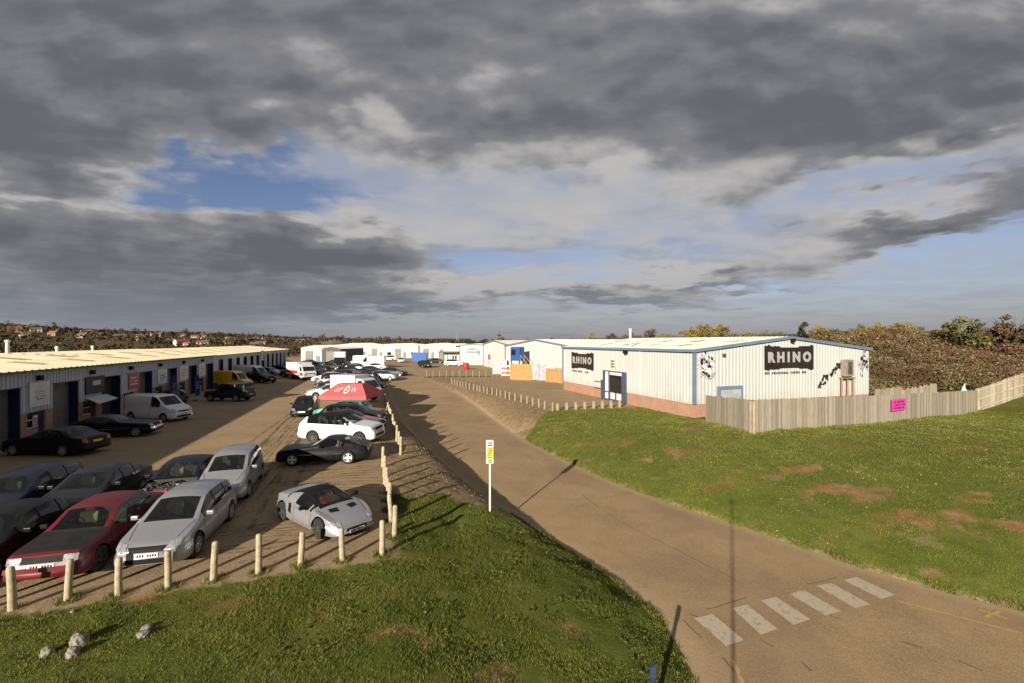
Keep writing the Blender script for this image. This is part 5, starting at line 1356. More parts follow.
so_ = sign(lb, 'sign_board', 7.95, 10.3, 2.15, 3.42, M['signblack'], M['signwhite'], 1, 2, '', .95, (.3, .8, .4, .85)); so_['label'] = 'black sign with pale script'
so_ = sign(lb, 'sign_board', 13.8, 15.6, 1.95, 3.3, M['signred'], M['signwhite'], 3, 3, '', .8); so_['label'] = 'dark red sign'
sign(lb, 'sign_board', 19.0, 21.0, 1.9, 3.3, M['signwhite'], M['bluedeep'], 4, 4, '', .5)
sign(lb, 'sign_board', 24.0, 26.2, 1.9, 3.4, M['signwhite'], M['orange'], 3, 5, '', .85)
sign(lb, 'sign_board', 29.3, 31.4, 1.9, 3.4, M['signwhite'], M['signred'], 4, 6, '', .5)
sign(lb, 'window_poster', 3.05, 3.43, .55, 1.45, M['signwhite'], M['redpart'], 4, 8, '', .95, (.05, .95, .05, .85), y=.05)
b = MB(); b.poly([(7.9, -.15, 1.95), (10.4, -.15, 1.98), (10.4, -.95, 1.62), (7.9, -.95, 1.50)]); b.build('awning', M['signwhite'], lb)
# second stretch of the row
T2, T3 = 34.45, 84.0
lb2 = empty('industrial_unit_row', (-28.5, 25.0, 0), math.atan2(.960, -.279), 'further stretch of the left-hand units with many narrow dark doorways behind the yellow van', 'industrial units')
b = MB(); corr_roof(b, T2, T3, -.25, EZ-.02, 8, RZ-.05); b.build('roof_sheet', M['roofcream'], lb2)
b = MB(); corr_roof(b, T2, T3, 8, RZ-.05, DEP, EZ-.02); b.build('roof_sheet', M['roofcream'], lb2)
b = MB(); b.box(((T2+T3)/2, DEP/2+.3, EZ/2), (T3-T2-.2, DEP-.8, EZ-.1)); b.build('inner_wall', M['trim'], lb2)
for k in range(16):
    x = T2+1+k*3.0; f = (RZ-EZ-.02)/8.3; y0 = 1.4 if k % 2 else 4.2
    b = MB(); corr_roof(b, x, x+1.1, y0, EZ-.02+(y0+.25)*f, y0+1.9, EZ-.02+(y0+2.15)*f, lift=.012); b.build('rooflight', M['rooflight'], lb2)
b = MB(); corr_wall(b, (T2, 0), (T3, 0), 3.62, EZ-.05, (0, -1), .5, .04); b.build('upper_cladding', M['cladgrey'], lb2)
x = T2
for k in range(13):
    b = MB(); corr_wall(b, (x, 0), (x+1.9, 0), 0, 3.62, (0, -1), .5, .04); b.build('cladding_panel', M['cladgrey'], lb2)
    b = MB(); b.box((x+2.85, .3, 1.8), (1.9, .06, 3.6)); b.build('door', M['dark'] if k % 3 else M['bluedeep'], lb2)  # dark sheets put the shade of open doorways into colour
    x += 3.81
so_ = sign(lb2, 'sign_board', 58.0, 60.0, 2.6, 4.4, M['signwhite'], M['trim'], 3, 9, '', .3)
# blue shop banners on bent poles
for (px, py, nm, lab) in ((172, 402, 1, 'blue feather banner with white lettering nearest the white van'), (195.5, 400.5, 2, 'second blue feather banner beside the off-roader')):
    p = place(px, py); fb_o = empty('feather_banner', (p[0], p[1], 0), R(-20), lab, 'banner')
    q = MB(); pts = [(0, 0, 0), (0, 0, 1.2), (.02, 0, 2.1), (.12, 0, 2.5), (.35, 0, 2.68)]; q.tube(pts, .02, 6); q.build('pole', M['steel'], fb_o)
    q = MB(); oc = [(.03, .5), (.62, .55), (.66, 1.6), (.62, 2.2), (.36, 2.66), (.14, 2.48), (.04, 2.0)]
    q.poly([(x, -.012, z) for x, z in oc]); q.poly([(x, .012, z) for x, z in oc][::-1])
    for i in range(len(oc)): a, c = oc[i], oc[(i+1) % len(oc)]; q.quad((a[0], -.012, a[1]), (c[0], -.012, c[1]), (c[0], .012, c[1]), (a[0], .012, a[1]))
    sl_o = q.build('sail', plain('banner_blue', (0.02, 0.09, 0.40), 0.7, .1), fb_o)
    q = MB(); marks(q, .14, .56, 1.2, 1.95, -.016, 3, nm*5, 0, .85); q.build('print', M['white'], sl_o)
    q = MB(); q.lathe([(.25, 0), (.25, .06), (.05, .08), (.01, .08)], 12); q.build('base', M['black'], fb_o)
# flue poles over the roof
def flue(x, y, z0, z1, lab, r=.09):
    q = MB(); q.lathe([(r, z0), (r, z1), (r*1.4, z1), (r*1.4, z1+.12), (0.01, z1+.2)], 12)
    o = q.build('flue_pipe', M['white'], None, smooth=False, loc=(x, y, 0)); return tag(o, lab, 'flue')
flue(-39.8, 35.9, 5.0, 5.95, 'pale pipe rising above the near end of the cream roof', .12)
flue(-44.6, 44.6, 4.9, 5.35, 'short dark-topped vent on the cream roof ridge', .12)
flue(-48.2, 52.3, 4.9, 5.35, 'small white vent further along the cream roof ridge', .12)

# ---- generic gabled shed; local x along the gable wall, y back into the shed
def shed(name, P0, rdir, W_, D_, ez, rz, wall, roof, label, cat='industrial unit', ribs=.33, brick=0.0, trim=None, rooflights=0, ribs_roof=.5, front_only=False, group=None):
    root = empty(name, (P0[0], P0[1], P0[2] if len(P0) > 2 else 0), math.atan2(rdir[1], rdir[0]), label, cat, group)
    gz_ = lambda u: ez + (rz-ez)*(1-abs(u-W_/2)/(W_/2))
    zb_ = brick
    for (A, B, out, top) in (((0, 0), (W_, 0), (0, -1), gz_), ((0, D_), (0, 0), (-1, 0), ez), ((W_, 0), (W_, D_), (1, 0), ez), ((W_, D_), (0, D_), (0, 1), gz_)):
        mb = MB(); corr_wall(mb, A, B, zb_, top, out, ribs, .03 if ribs < .5 else .06); mb.build('wall_cladding', wall, root)
    if brick:
        mb = MB(); mb.box((W_/2, D_/2, brick/2-.5), (W_-.04, D_-.04, brick+1)); mb.build('brick_base', M['brick'], root)
    for sg in (0, 1):
        mb = MB(); 
        # roof slopes run along x from eave to ridge, ribs perpendicular
        n = int(D_/ribs_roof)+1; prev = None
        xa, xb = (-.18, W_/2) if sg == 0 else (W_/2, W_+.18)
        za, zb2 = (ez+.06-.02, rz+.06) if sg == 0 else (rz+.06, ez+.04)
        for k in range(n+1):
            done = False
            for a, h in ((0, 0), (.55, 0), (.65, 1), (.9, 1)):
                y = -.18+(k+a)*ribs_roof
                if y >= D_+.18: y = D_+.18; done = True
                cur = ((xa, y, za+.05*h), (xb, y, zb2+.05*h))
                if prev: mb.quad(prev[0], prev[1], cur[1], cur[0])
                prev = cur
                if done: break
            if done: break
        mb.build('roof_sheet', roof, root)
    q = random.Random(int(W_*10))
    for k in range(rooflights):
        y = 1.5+k*(D_-3)/max(1, rooflights); x = W_*(.10 if k % 2 else .26)
        f = (rz-ez)/(W_/2); mb = MB(); prev = None
        for j in range(5):
            yy = y+j*.27; h = .062 if j % 2 else .012
            cur = ((x, yy, ez+.05+(x+.1)*f+h), (x+1.7, yy, ez+.05+(x+1.8)*f+h))
            if prev: mb.quad(prev[0], prev[1], cur[1], cur[0])
            prev = cur
        mb.build('rooflight', M['rooflight'], root)
    if trim:
        for sg in (0, 1):
            mb = MB(); x0, z0 = (-.2, ez) if sg == 0 else (W_+.2, ez)
            for (a, bb, c, dd_) in (((x0, z0-.16), (W_/2, rz-.12), (W_/2, rz+.12), (x0, z0+.09)),):
                mb.quad((a[0], -.24, a[1]), (bb[0], -.24, bb[1]), (c[0], -.24, c[1]), (dd_[0], -.24, dd_[1]))
                mb.quad((a[0], -.16, a[1]), (bb[0], -.16, bb[1]), (c[0], -.16, c[1]), (dd_[0], -.16, dd_[1]))
                mb.quad((dd_[0], -.24, dd_[1]), (c[0], -.24, c[1]), (c[0], -.16, c[1]), (dd_[0], -.16, dd_[1]))
                mb.quad((a[0], -.24, a[1]), (bb[0], -.24, bb[1]), (bb[0], -.16, bb[1]), (a[0], -.16, a[1]))
            mb.build('verge_trim', trim, root)
        mb = MB(); mb.box((-.22, D_/2, ez-.03), (.14, D_+.3, .22)); mb.build('gutter', trim, root)
        mb = MB(); mb.box((-.03, -.03, ez/2+zb_/2), (.22, .22, ez-zb_-.05)); mb.build('corner_trim', trim, root)
        mb = MB(); mb.box((-.03, D_+.03, ez/2+zb_/2), (.16, .16, ez-zb_-.05)); mb.build('corner_trim', trim, root)
    return root
RH = (.937, .348)
rh = shed('industrial_unit', (14.3, 35.7, 0), RH, 20.6, 22.6, 5.3, 6.35, M['clad'], M['roofwhite'], 'large cream-clad unit with RHINO signs, blue-grey trim and brick base', ribs=.36, brick=1.05, trim=M['bluetrim'], rooflights=9)
def splash_board(parent, x0, x1, z0, z1, plane, seed):
    """black sign board with torn edges; plane(u, z, off) gives the point"""
    q = random.Random(seed); top = []; bot = []; n = 40
    for i in range(n+1):
        u = x0+(x1-x0)*i/n; e = min(i, n-i)/n
        k = .16 if e < .12 else (.05 if e < .3 else -.0)
        top.append((u, z1-.05+k*(z1-z0)*.4*q.uniform(.2, 1.3)-(.08 if .3 < e else 0))); bot.append((u, z0+.05-k*(z1-z0)*.4*q.uniform(.2, 1.4)+(.06 if .3 < e else 0)))
    mb = MB()
    for i in range(n):
        for off, fl in ((.10, False), (.06, True)):
            p = [plane(*bot[i], off), plane(*bot[i+1], off), plane(*top[i+1], off), plane(*top[i], off)]
            mb.quad(*(p[::-1] if fl else p))
        mb.quad(plane(*top[i], .06), plane(*top[i+1], .06), plane(*top[i+1], .10), plane(*top[i], .10))
        mb.quad(plane(*bot[i], .06), plane(*bot[i+1], .06), plane(*bot[i+1], .10), plane(*bot[i], .10))
    return mb.build('sign_board', M['signblack'], parent)
fp = lambda u, z, off: (u, -off, z)
sb = splash_board(rh, 7.3, 13.1, 3.62, 5.62, fp, 4)
t = text_obj('lettering', 'R H I N O', 1.12, M['signgrey'], sb, bold=.07, sx=1.06); t.rotation_euler = (PI/2, 0, 0); t.location = (10.2, -.125, 4.62)
mb = MB(); q = random.Random(5); x = 7.35
for wn in (1, 1, 1, -1, 4, 3, 3, -1, 6, -1, 1, 1, 1):
    if wn < 0: x += .22; continue
    for _ in range(wn):
        w_ = q.uniform(.10, .17)
        if x+w_ < 13.1: mb.quad((x, -.055, 3.22), (x+w_, -.055, 3.22), (x+w_*.9, -.055, 3.22+q.uniform(.14, .24)), (x, -.055, 3.42))
        x += w_+.06
mb.build('lettering', M['signblack'], rh)
lp = lambda u, z, off: (-off, u, z)
sb = splash_board(rh, 15.2, 20.3, 2.85, 4.70, lambda u, z, off: (-off, u, z), 9)
t = text_obj('lettering', 'R H I N O', 1.0, M['signgrey'], sb, bold=.065, sx=1.02); t.rotation_euler = (PI/2, 0, -PI/2); t.location = (-.125, 17.75, 3.8)
mb = MB(); u = 20.2
for k in range(15):
    w_ = q.uniform(.12, .22)
    if k not in (5, 10, 11): mb.quad((-.055, u, 2.42), (-.055, u-w_, 2.42), (-.055, u-w_, 2.42+q.uniform(.15, .25)), (-.055, u, 2.64))
    u -= w_+.1
mb.build('lettering', M['signblack'], rh)
def splat(x0, x1, z0, z1, seed, n, mats=(0, 1, 2)):
    mb = MB(); q = random.Random(seed); cx_, cz_ = (x0+x1)/2, (z0+z1)/2
    for k in range(n):
        a = q.uniform(0, 2*PI); r_ = q.random()**.7
        x = cx_+(x1-x0)/2*r_*math.cos(a); z = cz_+(z1-z0)/2*r_*math.sin(a); s = q.uniform(.06, .24)*(1.15-.7*r_)
        m = q.choices(mats, (5, 4, 3)[:len(mats)])[0]
        mb.poly([(x+s*q.uniform(.6, 1.3)*math.cos(t_), -.05-.0009*k, z+s*q.uniform(.6, 1.3)*math.sin(t_)) for t_ in np.linspace(0, 2*PI, 9)[:-1]], m)
    return mb.build('painted_motif', [M['lilac'], M['signblack'], M['white']], rh)
splat(.15, 2.1, 2.9, 5.15, 1, 90); splat(19.0, 20.5, 2.7, 5.2, 2, 80)
mb = MB(); q = random.Random(8)
for k in range(46):
    t_ = q.random(); x = 13.6+3.1*t_+q.uniform(-.15, .15); z = 2.0+2.0*t_+q.uniform(-.35, .3); s = q.uniform(.05, .17)
    mb.poly([(x+s*q.uniform(.6, 1.4)*math.cos(a), -.05-.001*k, z+s*q.uniform(.6, 1.4)*math.sin(a)) for a in np.linspace(0, 2*PI, 8)[:-1]])
mb.build('painted_motif', M['signblack'], rh)
# boxed vent on timber legs against the gable
mb = MB(); mb.box((17.15, -.30, 3.6), (1.0, .5, 1.5)); mb.box((17.15, -.32, 2.7), (1.4, .55, .08)); vb = mb.build('vent_box', plain('brown_ply_box', (.24, .20, .16), .8, .3, 3), rh)
mb = MB(); mb.box((17.15, -.57, 3.6), (.5, .03, 1.1)); mb.build('vent_grille', M['trim'], vb)
for x in (16.4, 17.15, 17.9):
    mb = MB(); mb.box((x, -.35, 1.35), (.10, .10, 2.7)); mb.build('leg', plain('rusty_leg', (.36, .20, .12), .8), vb)
# shuttered hatch behind the fence
mb = MB(); mb.box((3.5, -.12, 1.3), (2.55, .22, 2.2)); hb_ = mb.build('hatch_frame', M['bluetrim'], rh)
mb = MB()
for k in range(18): mb.quad((2.45, -.26, .3+k*.1), (4.55, -.26, .3+k*.1), (4.55, -.24, .4+k*.1), (2.45, -.24, .4+k*.1))
mb.build('hatch_shutter', M['galv'], hb_)
# glazed entrance on the long side
en = MB(); en.box((-.14, 11.0, 1.5), (.24, 4.0, 3.0)); eo = en.build('entrance_frame', plain('entrance_blue', (.055, .085, .14), .4), rh)
g = MB(); g.box((-.275, 10.6, 1.75), (.03, 2.0, 1.7)); g.build('entrance_glass', M['darkglass'], eo)
g = MB(); g.box((-.275, 10.6, 2.75), (.03, 2.1, .28)); g.build('fanlight', M['signwhite'], eo)
g = MB(); g.box((-.275, 12.2, 1.9), (.03, .5, 2.0)); g.build('side_light', M['white'], eo)
for yy in (10.0, 11.1): 
    g = MB(); g.box((-.28, yy, .5), (.03, .75, .62)); g.build('door_panel', M['white'], eo)
g = MB(); g.box((-.28, 12.2, .45), (.03, .5, .6)); g.build('door_panel', M['white'], eo)
for yy in (12.95, 9.05):
    g = MB(); g.box((-.42, yy, 1.0), (.16, .10, 2.0)); g.build('entrance_post', M['trim'], eo)
for (yy, zz) in ((13.4, 1.0), (13.4, 1.7)):
    g = MB(); g.box((-.12, yy+.8, zz), (.06, 1.6, .06)); g.build('hand_rail', M['trim'], rh)
g = MB()
for k in range(9): g.box((-.06, 11.2+(k % 3)*.25, 4.0-(k//3)*.28), (.02, .12, .18))
g.build('unit_number', M['trim'], rh)
g = MB(); g.box((-.30, 8.9, 5.0), (.35, .3, .35)); g.build('floodlight', M['black'], rh)
g = MB(); g.box((-.08, 6.9, 3.2), (.08, .08, 4.0)); g.build('downpipe', M['clad'], rh)
g = MB(); g.box((10.3, -.35, 6.1), (.22, .3, .3)); g.build('floodlight', M['black'], rh)
g = MB(); g.box((2.9, -.12, 4.9), (.22, .2, .25)); g.build('floodlight', M['trim'], rh)
flue(14.3-.348*9.4+.6, 35.7+.937*9.4+.22, 5.3, 7.1, 'slim white mast standing on the roof edge of the RHINO unit', .11)

# ---- further units
shed('industrial_unit', (-1.2, 86, 0), (.467, -.884), 22, 26, 5.2, 6.3, M['cladwhite'], M['roofwhite'], 'white ribbed unit behind the orange boards, with outside blue stair', ribs=.8, rooflights=5, trim=M['bluetrim'])
shed('industrial_unit', (-7.0, 112, 0), (.30, -.954), 20, 22, 5.4, 6.2, M['cladwhite'], M['roofwhite'], 'white unit with red panel between the lettered office and the stair unit', ribs=.9, trim=M['bluetrim'], rooflights=4)
of = shed('office_block', (-13.3, 116.2, 0), (.995, -.1), 6.3, 22, 5.1, 5.35, M['cladwhite'], M['roofwhite'], 'plain cream office gable with faint lettering above a red bin', 'office', ribs=.5, trim=M['bluetrim'])
mb = MB(); q = random.Random(3)
for r_, (x0, n) in enumerate(((2.2, 7), (1.9, 9))):
    for k in range(n): mb.quad((x0+k*.32, -.07, 3.9-r_*.75), (x0+k*.32+.2, -.07, 3.9-r_*.75), (x0+k*.32+.2, -.07, 4.25-r_*.75), (x0+k*.32, -.07, 4.2-r_*.75))
mb.build('lettering', M['signblack'], of)
mb = MB(); mb.box((4.9, -.08, 3.2), (.55, .05, 1.1)); mb.build('sign_board', M['green'] if 'green' in M else M['bluetrim'], of)
of2 = shed('office_block', (-17.8, 118, 0), (.995, -.1), 4.6, 20, 4.2, 4.35, M['cladwhite'], M['roofwhite'], 'low cream office with dark flat porch left of the lettered office', 'office', ribs=.5)
mb = MB(); mb.box((1.7, -.9, 3.3), (5.0, 1.8, .3)); mb.build('porch_roof', M['trim'], of2)
for x in (-.6, .6, 3.8): 
    mb = MB(); mb.box((x, -1.6, 1.6), (.15, .15, 3.1)); mb.build('porch_post', M['trim'], of2)
for x in (2.6, 3.3): 
    mb = MB(); mb.box((x, -.07, 1.8), (.4, .06, 1.1)); mb.build('window', M['darkglass'], of2)
shed('long_shed', (-52.5, 166, 0), (.9995, -.03), 18.5, 26, 4.5, 5.2, M['cladwhite'], M['roofwhite'], 'distant long white shed, left part, at the end of the road', 'shed', ribs=1.0)
shed('long_shed', (-33.5, 165.2, 0), (.9995, -.03), 11, 26, 4.7, 5.3, M['cladwhite'], M['roofwhite'], 'distant white shed, middle part, at the end of the road', 'shed', ribs=1.0)
shed('long_shed', (-25, 150, 0), (.98, -.2), 6.8, 20, 4.6, 5.2, M['clad'], M['roofwhite'], 'distant cream shed behind the porch office', 'shed', ribs=1.0)
shed('long_shed', (-57.5, 124, 0), (.999, -.05), 6.6, 16, 4.3, 4.9, M['clad'], M['roofcream'], 'cream shed with a dark lorry bay beyond the rescue trucks', 'shed', ribs=1.0)
shed('long_shed', (-50.6, 121, 0), (.999, -.05), 5.2, 16, 4.0, 4.5, M['trim'], M['cladgrey'], 'grey shed right of the cream shed beyond the trucks', 'shed', ribs=1.0)
shed('long_shed', (-70, 175, 0), (.999, -.05), 17, 20, 4.4, 5.3, M['clad'], M['roofwhite'], 'farthest pale shed at the end of the car park', 'shed', ribs=1.0)
for o in list(COL.objects):
    if o.name.startswith('long_shed') and o.type == 'EMPTY':
        wd = max(v.co.x for ch in o.children if ch.name.startswith('wall_cladding') for v in ch.data.vertices)
        k = 0; x = 1.4
        while x < wd-2.2:
            mb = MB(); k += 1
            if k % 3 == 1: mb.box((x+.9, -.09, 1.7), (2.0, .08, 3.4)); nm_, mm_ = 'loading_door', M['shutter']
            elif k % 3 == 2: mb.box((x+.4, -.09, 1.05), (.95, .08, 2.1)); nm_, mm_ = 'door', M['bluetrim']
            else: mb.box((x+.6, -.09, 1.6), (1.4, .08, 1.0)); nm_, mm_ = 'window', M['darkglass']
            mb.build(nm_, mm_, o); x += 2.9
# blue cabin and outside stair
cb = empty('blue_cabin', (.9, 76.0, 0), R(-40), 'blue raised cabin with a steel stair down its right side', 'cabin')
mb = MB(); mb.box((0, 0, 3.95), (1.9, 1.3, 2.3)); mb.build('cabin_body', plain('cabin_blue', (.02, .085, .26), .5), cb)
mb = MB(); mb.box((-.3, -.67, 4.2), (.9, .04, .9)); mb.build('window', M['darkglass'], cb)
for x in (-.85, .85): 
    mb = MB(); mb.box((x, -.5, 1.4), (.15, .15, 2.8)); mb.build('leg', M['trim'], cb)
mb = MB()
for k in range(10): mb.box((1.15+k*.27, -.1, 2.7-k*.26), (.28, .9, .05))
mb.build('stair_treads', M['steel'], cb)
for yy in (-.6, .4):
    mb = MB(); mb.tube([(1.0, yy, 3.8), (1.2, yy, 3.7), (3.8, yy, 1.1)], .035, 6); mb.tube([(1.1, yy, 3.7), (1.1, yy, 2.6)], .03, 6); mb.tube([(3.75, yy, 1.15), (3.75, yy, 0)], .03, 6); mb.build('hand_rail', M['steel'], cb)
# orange boards, steel gates
def board_run(root, A, B, h, mat, wv=.15, seed=1, var=.02, th=.025, name='boards', gap=.004, zf=None, hf=None, lean=0.0):
    A = Vector(A[:2]); B = Vector(B[:2]); L = (B-A).length; d = (B-A)/L; q = random.Random(seed); n = int(L/wv); mb = MB(); wv = L/n
    for k in range(n):
        p = A+d*((k+.5)*wv); z0 = zf(p.x, p.y) if zf else 0; hh_ = (hf((k+.5)/n) if hf else h)+q.uniform(-var, var)
        off = q.uniform(0, .012)
        mb.box((p.x-d.y*off, p.y+d.x*off, z0+hh_/2-.03), (wv-gap, th, hh_+.06), math.atan2(d.y, d.x)+q.uniform(-.01, .01))
    ob_ = mb.build(name, mat, root); at = ob_.data.attributes.new('tint', 'FLOAT', 'FACE')
    vals = []
    for k in range(n): vals += [q.random()]*6
    at.data.foreach_set('value', vals); return ob_
zz0 = lambda x, y: 0.0
ob = tag(empty('board_fence', (0, 0, 0)), 'orange-brown board fence right of the red and white barrier', 'fence')
A = place(510, 379.5, 0); B = place(531.5, 380.5, 0); C_ = place(546, 381.5, 0); D_ = place(563, 383.5, 0)
board_run(ob, A, B, 2.5, M['newwood'], .25, 3)
ob2 = tag(empty('board_fence', (0, 0, 0)), 'orange-brown board fence between the steel gates and the RHINO unit', 'fence'); board_run(ob2, C_, D_, 2.0, M['newwood'], .25, 4)
mb = MB()
for k in range(14):
    t_ = k/13; mb.box((C_[0]+(D_[0]-C_[0])*t_, C_[1]+(D_[1]-C_[1])*t_+.1, 1.45), (.05, .05, 2.9))
mb.box(((C_[0]+D_[0])/2, (C_[1]+D_[1])/2+.1, 2.85), (math.dist(C_[:2], D_[:2]), .05, .06), math.atan2(D_[1]-C_[1], D_[0]-C_[0])); mb.build('mesh_panel', M['galv'], ob2)
sgt = tag(empty('steel_gate', (0, 0, 0)), 'pair of pale grey steel gates between the two orange board fences', 'gate')
Mi = ((B[0]+C_[0])/2, (B[1]+C_[1])/2)
for (a, c) in ((B, Mi), (Mi, C_)):
    mb = MB(); corr_wall(mb, (a[0]+.05, a[1]), (c[0]-.05, c[1]), .1, 2.55, (0, -1), .3, .04); mb.build('gate_leaf', M['galv'], sgt)
mb = MB(); mb.box((Mi[0], Mi[1]-.05, 1.35), (.15, .12, 2.7)); mb.build('post', M['steel'], sgt)
# container, barrier, bin, flags
def container(px0, px1, Y, h, mat, lab, dep=3, name='shipping_container', z=0):
    x0, x1 = (px0-512)/F*Y, (px1-512)/F*Y
    root = empty(name, ((x0+x1)/2, Y+dep/2, z), 0, lab, 'container')
    mb = MB(); w_ = x1-x0
    corr_wall(mb, (-w_/2+.05, -dep/2), (w_/2-.05, -dep/2), .1, h-.08, (0, -1), .35, .05)
    corr_wall(mb, (-w_/2, dep/2), (-w_/2, -dep/2), .1, h-.08, (-1, 0), .35, .05); corr_wall(mb, (w_/2, -dep/2), (w_/2, dep/2), .1, h-.08, (1, 0), .35, .05)
    mb.box((0, 0, h-.1), (w_-.02, dep-.02, .08)); mb.build('container_wall', mat, root)
    fr = MB()
    for sx in (-1, 1):
        for sy in (-1, 1): fr.box((sx*(w_/2), sy*dep/2, h/2), (.14, .14, h))
    for zz in (.08, h-.02): fr.box((0, -dep/2-.03, zz), (w_, .12, .14))
    fr.build('container_frame', mat, root); return root
container(493, 506.5, 84, 2.6, M['galv'], 'grey container left of the orange boards', 2.4)
container(412, 426, 140, 2.6, P_blue, 'blue container among vehicles in the far yard', 2.4)
mb = MB(); q = random.Random(2)
ba = empty('barrier', (-.9, 76.5, 0), R(-10), 'red and white slatted barrier left of the orange boards', 'barrier')
for k in range(5):
    mb = MB(); mb.box((-.1, 0, .35+k*.38), (1.5, .08, .2)); mb.build('slat', M['redpart'] if k % 2 else M['white'], ba)
for x in (-.8, .6): 
    mb = MB(); mb.box((x, .08, 1.05), (.1, .08, 2.1)); mb.build('post', M['redpart'], ba)
bn = empty('red_bin', (-9.9, 98, 0), R(10), 'bright red cylindrical bin in front of the lettered office', 'bin')
mb = MB(); mb.lathe([(.02, .05), (.62, .05), (.68, .3), (.68, 1.1), (.62, 1.3), (.3, 1.42), (.02, 1.45)], 18); mb.build('bin_body', M['redpart'], bn, smooth=True)
mb = MB(); mb.lathe([(.70, 1.02), (.74, 1.02), (.74, 1.10), (.70, 1.10)], 18); mb.build('bin_rim', M['tail'], bn)
pn = empty('advert_panel', (-5.0, 105.5, 0), R(-20), 'tall red and white advert panel on posts between the white units', 'sign')
mb = MB(); mb.box((0, 0, 2.9), (1.9, .1, 3.2)); po = mb.build('panel', M['signwhite'], pn)
mb = MB(); mb.box((.1, -.06, 2.4), (1.5, .02, 1.3)); marks(mb, -.8, .8, 3.2, 4.2, -.07, 3, 12, 0, .5); mb.build('print', M['redpart'], po)
for x in (-.8, .8): 
    mb = MB(); mb.box((x, .1, 1.2), (.1, .1, 2.4)); mb.build('post', M['steel'], pn)

# ---- timber fence round the RHINO lawn
zg = lambda x, y: H1(x, y)
def lz(A, B):
    def f(x, y):
        t = math.dist((x, y), A[:2])/math.dist(A[:2], B[:2]); return A[2]+(B[2]-A[2])*t-.03
    return f
fr_ = tag(empty('timber_fence', (0, 0, 0)), 'long weathered close-board fence in front of the RHINO unit', 'fence')
board_run(fr_, FA, FB, 1.98, M['board'], .16, 5, .03, zf=lz(FA, FB)); board_run(fr_, FB, FC, 1.98, M['board'], .16, 6, .03, zf=lz(FB, FC))
board_run(fr_, FC, FD, 1.95, M['board'], .16, 7, .03, zf=lz(FC, FD), hf=lambda t: 1.98-.10*t)
for (A, B) in ((FA, FB), (FB, FC), (FC, FD)):
    n = max(2, int(math.dist(A[:2], B[:2])/2.4)); d = math.atan2(B[1]-A[1], B[0]-A[0])
    for k in range(n+1):
        x, y = A[0]+(B[0]-A[0])*k/n, A[1]+(B[1]-A[1])*k/n
        mb = MB(); mb.box((x-math.sin(d)*.09, y+math.cos(d)*.09, H1(x, y)+.95), (.10, .10, 1.95), d); mb.build('fence_post', M['wood'], fr_)
bd = math.atan2(FD[1]-FB[1], FD[0]-FB[0])
def lerp3(A, B, t): return (A[0]+(B[0]-A[0])*t, A[1]+(B[1]-A[1])*t)
pk0 = place(884, 404, .5); pk = empty('pink_banner', (27.9, 32.65, FC[2]+1.22), math.atan2(FD[1]-FC[1], FD[0]-FC[0])*.6, 'magenta banner with dark lettering hung on the timber fence', 'banner')
pk.location = (FC[0]+(FD[0]-FC[0])*.055, FC[1]+(FD[1]-FC[1])*.055-.02, FC[2]+1.22); pk.rotation_euler = (0, 0, math.atan2(FD[1]-FC[1], FD[0]-FC[0]))
mb = MB(); mb.box((0, -.16, 0), (1.95, .03, .82)); bo = mb.build('cloth', M['pink'], pk)
mb = MB(); marks(mb, -.85, .85, -.32, .32, -.182, 3, 77, 0, .85); mb.build('print', M['pinkdark'], bo)
# second fence behind with a ragged top
f2 = tag(empty('timber_fence', (0, 0, 0)), 'short lower run of old board fence beside the right corner of the RHINO unit', 'fence')
board_run(f2, (34.6, 43.4), (38.5, 45.0), 1.45, M['board'], .15, 15, .06, zf=zg); board_run(f2, (38.6, 45.1), (43.5, 46.6), 1.1, M['board'], .16, 16, .12, zf=zg)
# fence D-E: seen from the rail side
f3 = tag(empty('timber_fence', (0, 0, 0)), 'fence climbing the bank at the right edge, posts and rails on the near side', 'fence')
FE2 = (47.5, 36.0, 0); seq = [FD, FE, FE2]
for A, B in zip(seq[:-1], seq[1:]):
    d = Vector((B[0]-A[0], B[1]-A[1])); L = d.length; d /= L; nn_ = Vector((d.y, -d.x))
    if nn_.x > 0: nn_ = -nn_
    A2 = (A[0]-nn_.x*.07, A[1]-nn_.y*.07); B2 = (B[0]-nn_.x*.07, B[1]-nn_.y*.07)
    board_run(f3, A2, B2, 1.95, M['board'], .16, 8, .02, zf=zg)
    n = max(1, int(round(L/2.3)))
    for k in range(n+1):
        x, y = A[0]+d.x*L*k/n, A[1]+d.y*L*k/n
        if k == n and B is not FE2: continue
        mb = MB(); mb.box((x, y, H1(x, y)+.95), (.12, .12, 2.0), math.atan2(d.y, d.x)); mb.build('fence_post', M['wood'], f3)
        if k < n:
            x1, y1 = A[0]+d.x*L*(k+1)/n, A[1]+d.y*L*(k+1)/n
            for hz_ in (.25, .98, 1.70):
                mb = MB(); z0, z1 = H1(x, y)+hz_, H1(x1, y1)+hz_
                mb.tube([(x+nn_.x*.0, y, z0), (x1, y1, z1)], .05, 4); mb.build('rail', M['wood'], f3)
rg = empty('white_rag', (40.0, 40.2, H1(39.9, 40.2)+1.35), R(20), 'small crumpled white sheet poking above the fence corner', 'sheet')
mb = MB(); mb.v = [(-.25, -.1, 0), (.25, -.1, .05), (.28, .12, .45), (.08, 0, .85), (-.05, .1, .6), (-.28, .05, .4), (0, .25, .3), (-.2, .2, .02)]
mb.f = [(0, 1, 2), (0, 2, 3), (0, 3, 5), (5, 3, 4), (3, 2, 6), (4, 3, 6), (5, 4, 6), (0, 5, 7), (7, 5, 6), (7, 6, 1), (6, 2, 1)]; mb.m = [0]*11
mb.build('sheet_fold', M['white'], rg); mb = MB(); mb.box((0, 0, -.7), (.06, .06, 1.5)); mb.build('stake', M['wood'], rg)

